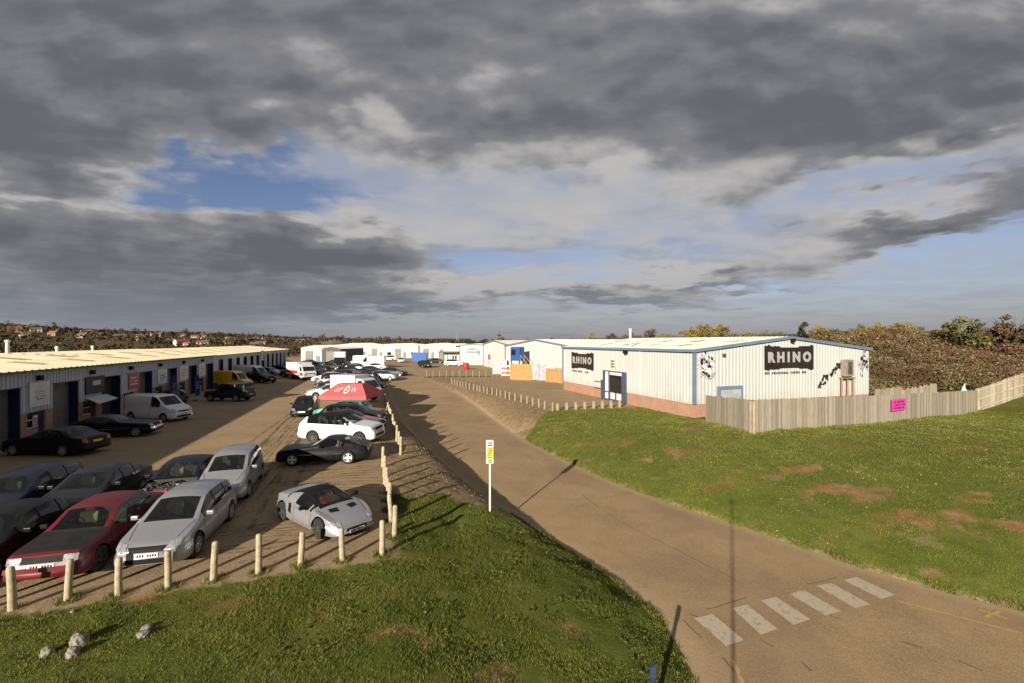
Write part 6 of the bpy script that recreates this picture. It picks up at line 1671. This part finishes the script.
# ---- round bollards
def bollard_proto(seed, h=.92, r=.075):
    q = random.Random(seed); mb = MB(); n = 12
    mb.lathe([(r*1.08, -.25), (r*1.06, 0), (r*1.0, h*.5), (r*.96, h-.06), (r*.82, h-.01), (r*.45, h+.005), (.004, h+.01)], n)
    mb.v = [(x+.012*math.sin(z*3+seed), y+.010*math.cos(z*2.3+seed), z) for x, y, z in mb.v]
    return mb.build('bollard', M['postwood'], None, smooth=True)
near_px = [(12, 610), (68, 600), (119, 595), (168, 588), (214, 580), (258.5, 573), (300.7, 566.5), (342.4, 560.5), (382, 555.5)]
near_pts = [place(*p)[:2] for p in near_px] + [place(-48, 622)[:2], place(-110, 636)[:2]]
side_pts = []
for (px, py) in ((394, 537), (391.2, 522), (389, 510.5), (387.6, 500.5), (386, 492), (385, 484), (384, 476.5), (382.6, 467)): side_pts.append(place(px, py)[:2])
for k in range(15):
    t_ = k/14; side_pts.append((-5.95+(-13.3+5.95)*t_, 24.3+(47.5-24.3)*t_))
b0_ = None
LABN = 'pale round timber bollard in the near row between cars and grass'; LABS = 'pale round timber bollard in the row along the top of the road bank'
protos = [bollard_proto(s, .92+.04*(s % 3)) for s in (1, 2, 3, 4)]
used_p = [False]*4
q = random.Random(9)
for i, p in enumerate(near_pts+side_pts):
    j = i % 4
    o = protos[j] if not used_p[j] else copy_tree(protos[j]); used_p[j] = True
    o.location = (p[0], p[1], H1(*p)-.02); o.rotation_euler = (q.uniform(-.05, .05), q.uniform(-.06, .06), q.uniform(0, 6))
    nr = i < len(near_pts)
    sc_ = q.uniform(.94, 1.05) if i != len(near_pts)+7 else 1.08
    o.scale = (sc_, sc_, sc_)
    tag(o, LABN if nr else LABS, 'bollard', 'bollards along the near edge of the car park' if nr else 'bollards along the road bank')
# low posts round the yard
pm = MB(); pm.box((0, 0, .36), (.10, .10, .95)); pp = pm.build('low_post', M['wood'])
first = True
PA, PB, PC = (-8.7, 65.8), (3.5, 39.9), (10.2, 41.8)
for k in range(24):
    t_ = k/23; x, y = PA[0]+(PB[0]-PA[0])*t_, PA[1]+(PB[1]-PA[1])*t_
    o = pp if first else copy_tree(pp); first = False
    o.location = (x+q.uniform(-.08, .08), y, H1(x, y)-.03); o.rotation_euler = (q.uniform(-.05, .05), q.uniform(-.06, .06), q.uniform(0, .5))
    tag(o, 'thin low timber post on top of the brown bank beside the yard', 'post', 'low posts along the brown bank')
for k in range(8):
    t_ = (k+.6)/8; x, y = PB[0]+(PC[0]-PB[0])*t_, PB[1]+(PC[1]-PB[1])*t_
    o = copy_tree(pp); o.scale = (1.9, 1.9, .85); o.location = (x, y, H1(x, y)-.02)
    tag(o, 'stout low timber post at the top of the lawn before the RHINO entrance', 'post', 'stout posts at the top of the lawn')
pm = MB(); pm.box((0, 0, .5), (.07, .07, 1.1)); p3 = pm.build('thin_post', M['wood']); first = True
for k in range(11):
    o = p3 if first else copy_tree(p3); first = False
    x = -14.5+k*1.12; y = 78.2-.02*x; o.location = (x, y-1.2, H1(x, y)-.02)
    tag(o, 'thin pale post along the green strip in the far yard', 'post', 'thin posts along the green strip')

# ---- sign post by the road, blue marker, camera mast
_z = min(np.arange(14, 21, .02), key=lambda zz: abs(341.5+(CAMZ-H1((490-512)/F*zz, zz))*F/zz-512))
_h = 71*_z/F/2.94
sp_ = empty('sign_post', ((490-512)/F*_z, _z, H1((490-512)/F*_z, _z)), 0, 'tall white post with a narrow yellow and white sign box beside the road', 'sign post')
sp_.scale = (_h, _h, _h)
mb = MB(); mb.lathe([(.042, -.2), (.042, 2.93), (.01, 2.94)], 12); mb.build('pole', M['white'], sp_, smooth=False)
mb = MB(); mb.box((0, -.005, 2.50), (.31, .15, .96)); bx_o = bevel(mb.build('sign_box', M['signwhite'], sp_), .012)
mb = MB(); mb.box((0, -.087, 2.47), (.27, .012, .50)); yo = mb.build('sign_face', M['yellowsign'], bx_o)
mb = MB(); marks(mb, -.11, .11, 2.74, 2.95, -.092, 3, 5, 0, .9); marks(mb, -.11, .12, 2.23, 2.70, -.096, 5, 6, 0, .6); marks(mb, -.10, .10, 2.05, 2.19, -.092, 2, 7, 0, .9)
mb.build('sign_print', M['black'], bx_o)
zt_m = .257; gzm = H1(2.49, 8.1)
bm_ = empty('marker_post', (2.49, 8.1, gzm), R(15), 'short blue marker post in the grass at the bottom edge', 'marker post')
mb = MB(); mb.box((0, 0, (zt_m-gzm)/2-.1), (.075, .06, zt_m-gzm+.2)); mb.build('post', plain('marker_blue', (.018, .04, .085), .5), bm_)
mb = MB(); mb.box((0, -.035, zt_m-gzm-.12), (.11, .02, .20)); mb.build('plate', plain('marker_plate_blue', (.03, .055, .10), .5), bm_)
ms = empty('camera_mast', (-.03, -.22, H1(0, -.2)), 0, 'thin mast below the viewpoint whose long shadow crosses the road and lawn', 'mast')
mb = MB(); mb.lathe([(.036, -.1), (.032, 3), (.024, 5.75), (.01, 5.76)], 10); mb.build('pole', M['steel'], ms)
mb = MB(); mb.box((0, 0, 5.8), (.13, .10, .08)); mb.build('head', M['black'], ms)
# broken stones on the grass
sm = plain('pale_weathered_stone', (.25, .23, .19), .9, .3, 9, bump=.6)
for n, (px, py, s, lab) in enumerate(((47, 655, .10, 'small pale stone standing alone at the left of the grass'), (73, 656, .11, 'front pale stone of the close pair on the near grass'), (80, 644, .15, 'larger pale stone behind the pair on the near grass'),
                                      (143, 636, .12, 'flat pale stone right of the other stones on the near grass'), (147, 629, .10, 'flat stone leaning on another right of the stone pair'), (73, 612, .05, 'tiny white stone chip on the grass near the posts'))):
    p = place(px, py, 0); bm = bmesh.new(); bmesh.ops.create_icosphere(bm, subdivisions=3, radius=s)
    for v in bm.verts:
        d = v.co.normalized(); k = .72+.55*(fbm(np.array([d.x*3+n*7]), np.array([d.y*3+d.z*5]), .9, n, 3)[0]); v.co *= k; v.co.z *= (1.25 if n < 3 else .55)
    me = bpy.data.meshes.new('stone'); bm.to_mesh(me); bm.free(); me.materials.append(sm); o = bpy.data.objects.new('stone', me); COL.objects.link(o)
    o.location = (p[0], p[1], H1(p[0], p[1])+s*.35); tag(o, lab, 'stone')
# distant pylon
py_ = empty('pylon', (-72, 600, 4), 0, 'faint lattice pylon far away above the white sheds', 'pylon')
mb = MB()
for sx in (-1, 1):
    for sy in (-1, 1): mb.tube([(sx*2.2, sy*2.2, 0), (sx*.8, sy*.8, 12), (0, 0, 21)], .14, 4)
for k in range(7):
    a = 2.2-1.4*k/7; c = 2.2-1.4*(k+1)/7; z = 12*k/7; z2 = 12*(k+1)/7
    for sy in (-1, 1): mb.tube([(-a, sy*a, z), (c, sy*c, z2)], .09, 4); mb.tube([(a, sy*a, z), (-c, sy*c, z2)], .09, 4)
mb.build('lattice_tower', M['steel'], py_)
for z, w_ in ((12.5, 4), (15, 5), (17.5, 3.5)):
    mb = MB(); mb.tube([(-w_, 0, z), (0, 0, z+.8), (w_, 0, z)], .13, 4); mb.build('cross_arm', M['steel'], py_)
# ------------------------------------------------------------------ vegetation and far houses
def tint_mat(name, c0, c1, c2, rough=.8, transl=0.0):
    m, nt = newmat(name)
    a = nt.node('ShaderNodeAttribute'); a.attribute_name = 'tint'
    f = a.outputs['Fac']
    c = nt.mix(nt.ramp(f, 0.0, .55), c0, c1); c = nt.mix(nt.ramp(f, .5, 1.0), c, c2)
    b = finish(nt, c, rough, spec=.2)
    return m
def cards(name, cen, size, mat, tint, seed=0, parent=None, flat=0.0, aspect=.6, vec=None, tri=False):
    """many small leaf-shaped faces in one mesh"""
    g = np.random.default_rng(seed); N = len(cen)
    u = g.normal(size=(N, 3)); 
    if flat: u[:, 2] *= (1-flat)
    u /= np.linalg.norm(u, axis=1)[:, None]
    w_ = g.normal(size=(N, 3)); v = np.cross(u, w_); v /= np.linalg.norm(v, axis=1)[:, None]
    s = np.asarray(size)*g.uniform(.6, 1.4, N) if np.ndim(size) == 0 or len(np.atleast_1d(size)) == 1 else np.asarray(size)*g.uniform(.7, 1.3, N)
    s = s[:, None]
    bend = np.cross(u, v)*s*.25
    P0, P1, P2, P3 = cen-u*s, cen+v*s*aspect+bend, cen+u*s, cen-v*s*aspect+bend
    Vv = np.stack([P0, P1, P2, P3], 1).reshape(-1, 3); Qq = np.arange(N*4).reshape(N, 4)
    me = bpy.data.meshes.new(name)
    me.vertices.add(N*4); me.vertices.foreach_set('co', Vv.astype(np.float32).ravel())
    me.loops.add(N*4); me.loops.foreach_set('vertex_index', Qq.astype(np.int32).ravel())
    me.polygons.add(N); me.polygons.foreach_set('loop_start', np.arange(0, N*4, 4, dtype=np.int32)); me.polygons.foreach_set('loop_total', np.full(N, 4, dtype=np.int32))
    me.update(calc_edges=True)
    at = me.attributes.new('tint', 'FLOAT', 'FACE'); at.data.foreach_set('value', np.clip(tint, 0, 1).astype(np.float32))
    me.materials.append(mat)
    o = bpy.data.objects.new(name, me); COL.objects.link(o)
    if parent: o.parent = parent
    return o
M['bark'] = plain('rough_bark', (.09, .07, .05), .95, .3, 4, bump=.5)
TM = {'autumn': tint_mat('autumn_leaves', (.09, .07, .02), (.21, .15, .035), (.33, .24, .06)),
      'olive': tint_mat('olive_leaves', (.035, .04, .012), (.10, .095, .025), (.22, .19, .06)),
      'brown': tint_mat('russet_twigs', (.045, .03, .02), (.13, .08, .04), (.22, .14, .07)),
      'dark': tint_mat('dark_leaves', (.014, .018, .008), (.035, .04, .015), (.07, .07, .03)),
      'green': tint_mat('green_leaves', (.03, .045, .01), (.075, .10, .022), (.15, .16, .04))}
def make_tree(kind, h, w_, seed, n, leaf, lab=None, sparse=False, low=.25, name=None):
    g = np.random.default_rng(seed); q = random.Random(seed)
    root = empty(name or ('tree' if h > 3 else 'bush'), (0, 0, 0), 0)
    tb = MB(); th_ = h*.55
    tb.tube([(0, 0, -.3), (.02*h*q.uniform(-1, 1), 0, h*.2), (.03*h*q.uniform(-1, 1), .02*h, th_)], [h*.028, h*.022, h*.010], 7)
    nb = 7 if not sparse else 12
    for k in range(nb):
        a = 2*PI*k/nb+q.uniform(-.4, .4); z0 = h*q.uniform(.15, .45); r_ = w_/2*q.uniform(.55, .9); z1 = h*q.uniform(.55, .95)
        tb.tube([(0, 0, z0), (r_*.45*math.cos(a), r_*.45*math.sin(a), (z0+z1)/2-.02*h), (r_*math.cos(a), r_*math.sin(a), z1)], [h*.012, h*.008, h*.003], 5)
    tb.build('trunk', M['bark'], root, smooth=True)
    nc = 26 if not sparse else 40
    cc = []
    for k in range(nc):
        d = g.normal(size=3); d /= np.linalg.norm(d); r_ = g.random()**.45
        z = low+(1-low)*(.5+.5*d[2]*r_)
        wz_ = 1.0 if z < .7 else (1-(z-.7)*1.5)
        cc.append((w_/2*.86*d[0]*r_*wz_, w_/2*.86*d[1]*r_*wz_, z*h*.95))
    cc = np.array(cc); ct = g.random(nc)
    ci = g.integers(0, nc, n); rad = w_*(.15 if not sparse else .10)
    off = g.normal(size=(n, 3)); off /= np.linalg.norm(off, axis=1)[:, None]; off *= (g.random((n, 1))**.5)*rad*g.uniform(.6, 1.3, (n, 1)); off[:, 2] *= .75
    cen = cc[ci]+off; cen[:, 2] = np.maximum(cen[:, 2], .05*h)
    cards('crown', cen, leaf, TM[kind], .55*ct[ci]+.45*g.random(n), seed, root)
    return root
# prototypes: (kind, aspect, leaves)
def put_trees(lst, group, detail):
    cache = {}
    for i, (px, topy, wpx, Z, kind, lab) in enumerate(lst):
        x = (px-512)/F*Z; zg_ = H1(x, Z); top = CAMZ+(341.5-topy)*Z/F; h = max(1.2, top-zg_); w_ = wpx*Z/F
        key = (kind, i % 3, lab)
        asp = w_/h
        key = (kind, i % 3, round(min(asp, 2.4)*1.5))
        if key not in cache:
            cache[key] = (make_tree(kind, 10, 10*min(asp, 2.4), 100+len(cache)*7+i, detail, (.55 if detail < 900 else .32)*max(1, asp**.3), sparse=(kind == 'brown'), low=.08), False)
        pr, used = cache[key]
        o = copy_tree(pr) if used else pr; cache[key] = (pr, True)
        if o.name.split('.')[0] != 'tree': o.name = 'tree'
        o.location = (x, Z, zg_-.1); s = h/10; o.scale = (s*asp/min(asp, 2.4) if asp > 2.4 else s,)*2 + (s,); o.rotation_euler = (0, 0, (i*2.4) % 6.28)
        tag(o, lab, 'tree', group)
rt = []
L1 = 'olive and yellow leafy tree on the skyline behind the RHINO unit'
for (px, ty, wp, Z, kd, lab) in (
    (690, 327, 22, 120, 'autumn', None), (706, 321.5, 30, 125, 'autumn', None), (722, 323, 22, 118, 'autumn', None), (745, 331, 40, 140, 'autumn', None), (770, 330, 34, 140, 'olive', None),
    (802, 318.5, 13, 110, 'dark', None), (820, 325, 26, 105, 'autumn', None), (842, 327, 26, 100, 'olive', None), (862, 323, 30, 100, 'autumn', None), (880, 322.5, 26, 95, 'autumn', None),
    (898, 319, 32, 92, 'autumn', None), (915, 324, 22, 95, 'olive', None), (935, 327, 26, 90, 'olive', None), (964, 311.5, 42, 72, 'olive', 'bushy pale olive tree standing tallest above the bramble bank'),
    (1012, 312.5, 46, 70, 'brown', 'sparse grey-brown tree at the right edge above the brambles'), (985, 326, 26, 84, 'brown', None), (1045, 312, 50, 70, 'olive', None),
    (650, 327, 18, 170, 'brown', 'bare dark tree above the RHINO roof left of the yellow trees'), (668, 331, 22, 165, 'autumn', None), (632, 332, 26, 170, 'brown', None), (610, 331, 22, 160, 'brown', None), (590, 333.5, 26, 175, 'autumn', None),
    (570, 335, 26, 180, 'brown', None), (552, 335, 22, 185, 'brown', None), (528, 337, 20, 190, 'autumn', None), (508, 336.5, 22, 210, 'autumn', None), (497, 333, 12, 200, 'brown', None), (484, 338, 20, 220, 'dark', None), (471, 339, 16, 240, 'dark', None)):
    rt.append((px, ty, wp, Z, kd, lab or {'autumn': 'yellowing autumn tree on the skyline behind the right-hand units', 'olive': 'olive green tree on the skyline behind the right-hand units', 'brown': 'leafless brown tree on the skyline behind the right-hand units', 'dark': 'dark green tree on the skyline behind the right-hand units'}[kd]))
put_trees(rt, 'trees on the right-hand skyline', 1500)
# bramble bank
g = np.random.default_rng(5)
N = 125000
bx_ = g.uniform(30, 112, N*2); by_ = 47.5+(g.random(N*2)**1.6)*70
k_ = (bx_/by_ > .70) & (bx_/by_ < 1.25) & (by_ > 46.5+.05*(bx_-34)+np.where(bx_ > 41.5, -(bx_-41.5)*.25, 0)*0)
bx_, by_ = bx_[k_][:N], by_[k_][:N]
hb0 = height(bx_, by_); cl = fbm(bx_, by_, .35, 3, 4); tp = 1.0+2.4*np.clip(cl-.25, 0, 1)+.8*fbm(bx_, by_, 1.3, 6, 2)
edge = smoothstep((by_-47.3)/2.5); tp = tp*(.45+.55*edge)
zz_ = hb0 + tp*(g.random(len(bx_))**.45)
tn = .55*fbm(bx_, by_, .5, 9, 4)+.45*g.random(len(bx_)); 
red = fbm(bx_, by_, .22, 21, 3) + .25*(zz_-hb0)/3
cen = np.stack([bx_, by_, zz_], 1); sz = np.clip(by_/55*.12, .10, .26)
sel = red > .68
mt1 = tint_mat('bramble_green', (.035, .030, .014), (.125, .095, .042), (.36, .29, .15)); mt2 = tint_mat('bramble_russet', (.03, .02, .014), (.115, .065, .038), (.27, .19, .11))
o = cards('bramble_thicket', cen[~sel], sz[~sel], mt1, tn[~sel], 3); tag(o, 'dense olive bramble thicket covering the bank behind the fence', 'brambles', kind='stuff')
o = cards('dead_bramble_scrub', cen[sel], sz[sel], mt2, tn[sel], 4); tag(o, 'reddish brown dead scrub among the brambles on the bank', 'scrub', kind='stuff')
# hillside woods and houses on the left
q = random.Random(21)
hl = []
for i in range(265):
    px = q.uniform(-30, 420); Z = q.choice((q.uniform(150, 330), q.uniform(330, 620), q.uniform(620, 900)))
    if px > 330: Z = q.uniform(420, 900)
    x = (px-512)/F*Z; zg_ = H1(x, Z); hh = q.uniform(3.5, 8.5) if Z < 500 else q.uniform(6, 12)
    if px < 300 and Z < 330: hh = q.uniform(2, 5)
    ty = 341.5-(zg_+hh-CAMZ)*F/Z; kd = q.choices(('brown', 'olive', 'dark', 'autumn'), (4, 3, 4, 1.0))[0]
    hl.append((px, ty, hh*q.uniform(.8, 1.6)*F/Z, Z, kd, {'brown': 'bare brown tree', 'olive': 'olive green tree', 'dark': 'dark green tree', 'autumn': 'yellow-brown tree'}[kd]+' dotted on the distant hillside at the left'))
hl.append((66, 340.5, 34, 170, 'green', 'broad green tree just above the cream roof at the left'))
put_trees(hl, 'trees on the distant hillside', 260)
# hedges and scrub on the far slopes
g = np.random.default_rng(31); n = 60000
yy = 170+(g.random(n)**1.4)*800; uu = g.uniform(-60, 470, n); xx = (uu-512)/F*yy
dn = fbm(xx, yy, 1/60., 12, 4); k = dn > .50+.06*g.random(n); xx, yy = xx[k], yy[k]
cards('hedgerow_scrub', np.stack([xx, yy, height(xx, yy)+g.random(len(xx))**.6*(1.0+yy/160)], 1), .35+yy/420, tint_mat('far_scrub', (.020, .018, .012), (.060, .044, .024), (.11, .085, .038)), .6*fbm(xx, yy, 1/25., 3, 3)+.4*g.random(len(xx)), 9)  # scrub colours darkened to put a cloud shadow over the slopes
tag(bpy.data.objects['hedgerow_scrub'], 'brown hedges and scrub spread over the distant slopes', 'scrub', kind='stuff')
Mroof = [plain('house_roof_brown', (.16, .09, .06), .9), plain('house_roof_grey', (.12, .12, .125), .9), plain('house_roof_red', (.24, .10, .07), .9)]
Mwall = [plain('house_wall_white', (.46, .45, .42), .8), plain('house_wall_brick', (.34, .19, .13), .9), plain('house_wall_cream', (.55, .47, .36), .9), plain('house_wall_pink', (.48, .27, .22), .9)]  # house colours darkened to carry the cloud shadow on the hillside
wn = ['white', 'brick', 'cream', 'pinkish']; rn_ = ['brown', 'grey', 'red']
protoH = {}
def house(wi, ri):
    root = empty('house', (0, 0, 0)); a, b_, e, r_ = 5.2, 3.6, 5.0, 7.6
    mb = MB(); mb.box((0, 0, e/2-.5), (a*2, b_*2, e+1))
    for s in (-1, 1): mb.poly([(s*a, -b_, e), (s*a, b_, e), (s*a, 0, r_-.1)])
    mb.build('wall', Mwall[wi], root)
    mb = MB(); mb.quad((-a-.3, -b_-.4, e-.15), (a+.3, -b_-.4, e-.15), (a+.3, 0, r_), (-a-.3, 0, r_)); mb.quad((-a-.3, b_+.4, e-.15), (a+.3, b_+.4, e-.15), (a+.3, 0, r_), (-a-.3, 0, r_)); rf = mb.build('roof', Mroof[ri], root)
    mb = MB(); mb.box((a*.6, .2, r_), (.9, .9, 1.8)); mb.build('chimney', Mwall[1], rf)
    for x in (-3, 0, 3):
        for z in (1.5, 3.9):
            mb = MB(); mb.box((x, -b_-.03, z), (1.3, .08, 1.2)); mb.build('window', M['darkglass'], root)
    return root
for i in range(96):
    px = q.uniform(8, 345) if i > 16 else q.uniform(160, 250); Z = q.uniform(430, 860) if i % 3 else q.uniform(330, 520); x = (px-512)/F*Z
    wi, ri = q.choices((0, 1, 2, 3), (3, 3, 2, 2))[0], q.randrange(3)
    key = (wi, ri)
    if key in protoH: o = copy_tree(protoH[key])
    else: o = protoH[key] = house(wi, ri)
    o.location = (x, Z, H1(x, Z)); o.rotation_euler = (0, 0, q.uniform(-.9, .9)+.4); s = q.uniform(.42, .72); o.scale = (s*q.uniform(1, 1.5), s, s)
    tag(o, '%s-walled house with %s roof on the distant hillside' % (wn[wi], rn_[ri]), 'house', 'houses on the distant hillside')
# turf blades
def turf(name, N, xr, yr, hgt, wid, seed, cond, mat, dens=None, lab=None):
    g = np.random.default_rng(seed); x = g.uniform(*xr, N); y = yr[0]+(yr[1]-yr[0])*g.random(N)**(dens or 1)
    k = cond(x, y); x, y = x[k], y[k]; n = len(x); z = height(x, y)-.01
    gmm = (fbm(x, y, 2.2, 8, 3)-.5)*.07; z = z+gmm
    cl = fbm(x, y, 1.1, seed+4, 4); h_ = hgt*(.35+1.3*np.clip(cl-.2, 0, 1))*g.uniform(.6, 1.5, n)*(1+y/40)
    a = g.uniform(0, 2*PI, n); wd_ = wid*g.uniform(.7, 1.4, n)*(1+y/25); dx_, dy_ = np.cos(a)*wd_, np.sin(a)*wd_
    lx, ly = g.normal(0, .5, n)*h_, g.normal(0, .5, n)*h_
    Vv = np.stack([np.stack([x-dx_, y-dy_, z], 1), np.stack([x+dx_, y+dy_, z], 1), np.stack([x+lx, y+ly, z+h_], 1)], 1).reshape(-1, 3)
    me = bpy.data.meshes.new(name); me.vertices.add(n*3); me.vertices.foreach_set('co', Vv.astype(np.float32).ravel())
    me.loops.add(n*3); me.loops.foreach_set('vertex_index', np.arange(n*3, dtype=np.int32)); me.polygons.add(n)
    me.polygons.foreach_set('loop_start', np.arange(0, n*3, 3, dtype=np.int32)); me.polygons.foreach_set('loop_total', np.full(n, 3, dtype=np.int32)); me.update(calc_edges=True)
    at = me.attributes.new('tint', 'FLOAT', 'FACE'); at.data.foreach_set('value', np.clip(.5*fbm(x, y, .8, seed+9, 4)+.25+.5*(g.random(n)-.5)+.0, 0, 1).astype(np.float32))
    me.materials.append(mat); o = bpy.data.objects.new(name, me); COL.objects.link(o); return tag(o, lab, 'grass', kind='stuff')
MG = tint_mat('turf_blades', (.045, .062, .010), (.105, .130, .019), (.26, .24, .06), .7)
MG2 = tint_mat('lawn_blades', (.065, .085, .013), (.145, .152, .026), (.30, .27, .075), .7)
def c_left(x, y):
    s1, s2 = left_bound(x, y); sl_ = s_left(x, y); lim = 16.9+0.35*np.clip(sl_, 0, 4)+3.2*(fbm(x, y, .7, 3)-.5)
    pz = fbm(x, y, .45, 31, 4)
    return (np.maximum(s1-.35+.6*(fbm(x, y, 2, 2)-.5), np.minimum(s2-.1, (lim-y)*.6)) > 0) & (sl_ > .03) & ((x/y) > -1.2) & (worn(x, y) < .28+.9*np.random.default_rng(4).random(len(x)))
turf('grass', 330000, (-13, 4.2), (7.7, 19), .048, .0055, 1, c_left, MG, 1.0, 'short rough grass of the near verge')
def c_right(x, y):
    sr_ = s_right(x, y); yl_ = np.where(x < 3.2, 31.8+(x-.4)*3, 40.2+(x-3.5)*.25); yl_ = np.where(x > 14.5, np.where(x < FB[0], 30.5-(x-14.5)*2.1+2, np.where(x < FD[0], np.interp(x, [FB[0], FC[0], FD[0]], [FB[1], FC[1], FD[1]]), 0)), yl_)
    return (sr_ > .05) & (y < yl_-.15) & (x/y < 1.2) & (x/y > -.1) & (worn(x, y) < .28+.9*np.random.default_rng(5).random(len(x)))
turf('grass', 360000, (0, 42), (11, 42), .042, .0065, 2, c_right, MG2, 1.3, 'short grass of the lawn beyond the road')
def seg_d(x, y, A, B):
    ax, ay = A[:2]; bx2, by2 = B[:2]; L2 = (bx2-ax)**2+(by2-ay)**2; t = np.clip(((x-ax)*(bx2-ax)+(y-ay)*(by2-ay))/L2, 0, 1)
    return np.hypot(x-ax-t*(bx2-ax), y-ay-t*(by2-ay))
def c_edge(x, y):
    a = (np.abs(s_left(x, y)-.08) < .20) & (y < 18.5) & (s_left(x, y) > -.07)
    b = (np.abs(s_right(x, y)-.08) < .22) & (y < 33) & (s_right(x, y) > -.07)
    return (a | b) & (fbm(x, y, 1.7, 91, 3) > .42)
turf('grass', 420000, (-3, 14), (8, 33), .070, .007, 12, c_edge, MG2, 1.3, 'ragged longer grass hanging over both road edges')
bp_ = [(x, y) for x, y in near_pts+side_pts[:8]]
def c_post(x, y):
    d = np.min([np.hypot(x-a, y-b) for a, b in bp_], axis=0); return (d < .26) & (d > .07)
turf('grass', 60000, (-12, -3), (10, 18), .11, .007, 14, c_post, MG, 1.0, 'longer grass tufts round the feet of the bollards')
def c_fence(x, y):
    d = np.minimum(np.minimum(seg_d(x, y, FA, FB), seg_d(x, y, FB, FC)), seg_d(x, y, FC, FD)); return (d < .32) & (s_right(x, y) > 1)
turf('grass', 160000, (13, 41), (25, 40), .10, .009, 13, c_fence, MG2, 1.0, 'longer grass along the foot of the timber fence')
# daisies and litter
def c_d(x, y): return c_right(x, y) & (fbm(x, y, .3, 77, 3) > .52)
g = np.random.default_rng(8); x = g.uniform(4, 34, 2600); y = g.uniform(13, 36, 2600); k = c_d(x, y); x, y = x[k], y[k]
cards('daisies', np.stack([x, y, height(x, y)+.05], 1), np.full(len(x), .016), M['white'], np.ones(len(x)), 1).name = 'daisies'
tag(bpy.data.objects['daisies'], 'tiny white daisies sprinkled over the lawn', 'flowers', kind='stuff')
# weeds: low darker rosettes
x = g.uniform(-10, 3.6, 5200); y = g.uniform(8.5, 16.5, 5200); k = c_left(x, y) & (fbm(x, y, .9, 55, 3) > .56); x, y = x[k], y[k]
cards('weeds', np.stack([x, y, height(x, y)+g.uniform(.01, .07, len(x))], 1), np.full(len(x), .035), TM['green'], g.random(len(x))*.8, 2, flat=.5)
tag(bpy.data.objects['weeds'], 'low green weeds in clumps on the near verge', 'weeds', kind='stuff')
# loose stones on the banks and car park edge
bmg = []
x = g.uniform(-9, 4, 30000); y = g.uniform(12, 66, 30000); sl_ = s_left(x, y); sr_ = s_right(x, y); s1, s2 = left_bound(x, y)
k = ((sl_ > .05) & (s2 > -.2) & (y > 15) & (y < 45)) | ((sr_ > .1) & (sr_ < 3.6) & (y > 32) & (x < 4)) | ((s1 > -1.0) & (s1 < .35) & (x < -3.5))
x, y = x[k][:4500], y[k][:4500]
cards('loose_stones', np.stack([x, y, height(x, y)+.012], 1), np.clip(.014+.0007*y, .02, .045), plain('stone_chips', (.24, .17, .10), .9, .35, 5), np.ones(len(x)), 6, aspect=.8)
tag(bpy.data.objects['loose_stones'], 'loose stones scattered over the brown banks', 'stones', kind='stuff')

# tyre tracks pressed into the dirt
def track_mat():
    m, nt = newmat('pressed_dirt')
    co = nt.node('ShaderNodeTexCoord').outputs['Object']
    n = nt.ramp(nt.math('ADD', nt.math('MULTIPLY', nt.noise(co, 1.2, 5, .7), .6), nt.math('MULTIPLY', nt.noise(co, 14, 3, .7), .4)), .42, .60)
    d = nt.node('ShaderNodeBsdfDiffuse'); d.inputs[0].default_value = (.13, .09, .05, 1)
    t = nt.node('ShaderNodeBsdfTransparent'); mx = nt.node('ShaderNodeMixShader')
    nt.l.new(nt.math('MULTIPLY', n, .42), mx.inputs[0]); nt.l.new(t.outputs[0], mx.inputs[1]); nt.l.new(d.outputs[0], mx.inputs[2])
    o = nt.node('ShaderNodeOutputMaterial'); nt.l.new(mx.outputs[0], o.inputs[0]); return m
mb = MB(); q = random.Random(17)
def track(pts, w_):
    P_ = [Vector((p[0], p[1])) for p in pts]
    for i in range(len(P_)-1):
        d0 = (P_[min(i+1, len(P_)-1)]-P_[max(i-1, 0)]).normalized(); d1 = (P_[min(i+2, len(P_)-1)]-P_[i]).normalized()
        a, b = P_[i], P_[i+1]; n0 = Vector((-d0.y, d0.x))*w_/2; n1 = Vector((-d1.y, d1.x))*w_/2
        mb.quad((a.x-n0.x, a.y-n0.y, H1(a.x, a.y)+.012), (b.x-n1.x, b.y-n1.y, H1(b.x, b.y)+.012), (b.x+n1.x, b.y+n1.y, H1(b.x, b.y)+.012), (a.x+n0.x, a.y+n0.y, H1(a.x, a.y)+.012))
for k in range(11):
    r_ = 2.0+k*.42+q.uniform(-.06, .06); cx_, cy_ = -6.6+.12*k, 15.9
    a0, a1 = R(48+q.uniform(-6, 6)), R(128+q.uniform(-10, 14))
    track([(cx_+r_*1.25*math.cos(a0+(a1-a0)*i/22), cy_+r_*math.sin(a0+(a1-a0)*i/22)) for i in range(23)], q.uniform(.10, .20))
for k in range(16):
    x0, y0 = q.uniform(-13, -8.5), q.uniform(14, 22); ln = q.uniform(14, 30); b_ = q.uniform(-.05, .05)
    x0 += -.29*(y0-18)
    track([(x0-.29*ln*i/16+b_*math.sin(i*.5)*4, y0+.95*ln*i/16) for i in range(17)], q.uniform(.12, .22))
for k in range(9):
    y0 = 12.6+k*.26; track([(-12.5+(i*.45), y0+.33*(i*.45)*.85 - .9+.1*math.sin(i+k)) for i in range(18)], q.uniform(.08, .16))
tag(mb.build('ground_tyre_tracks', track_mat()), kind='structure')
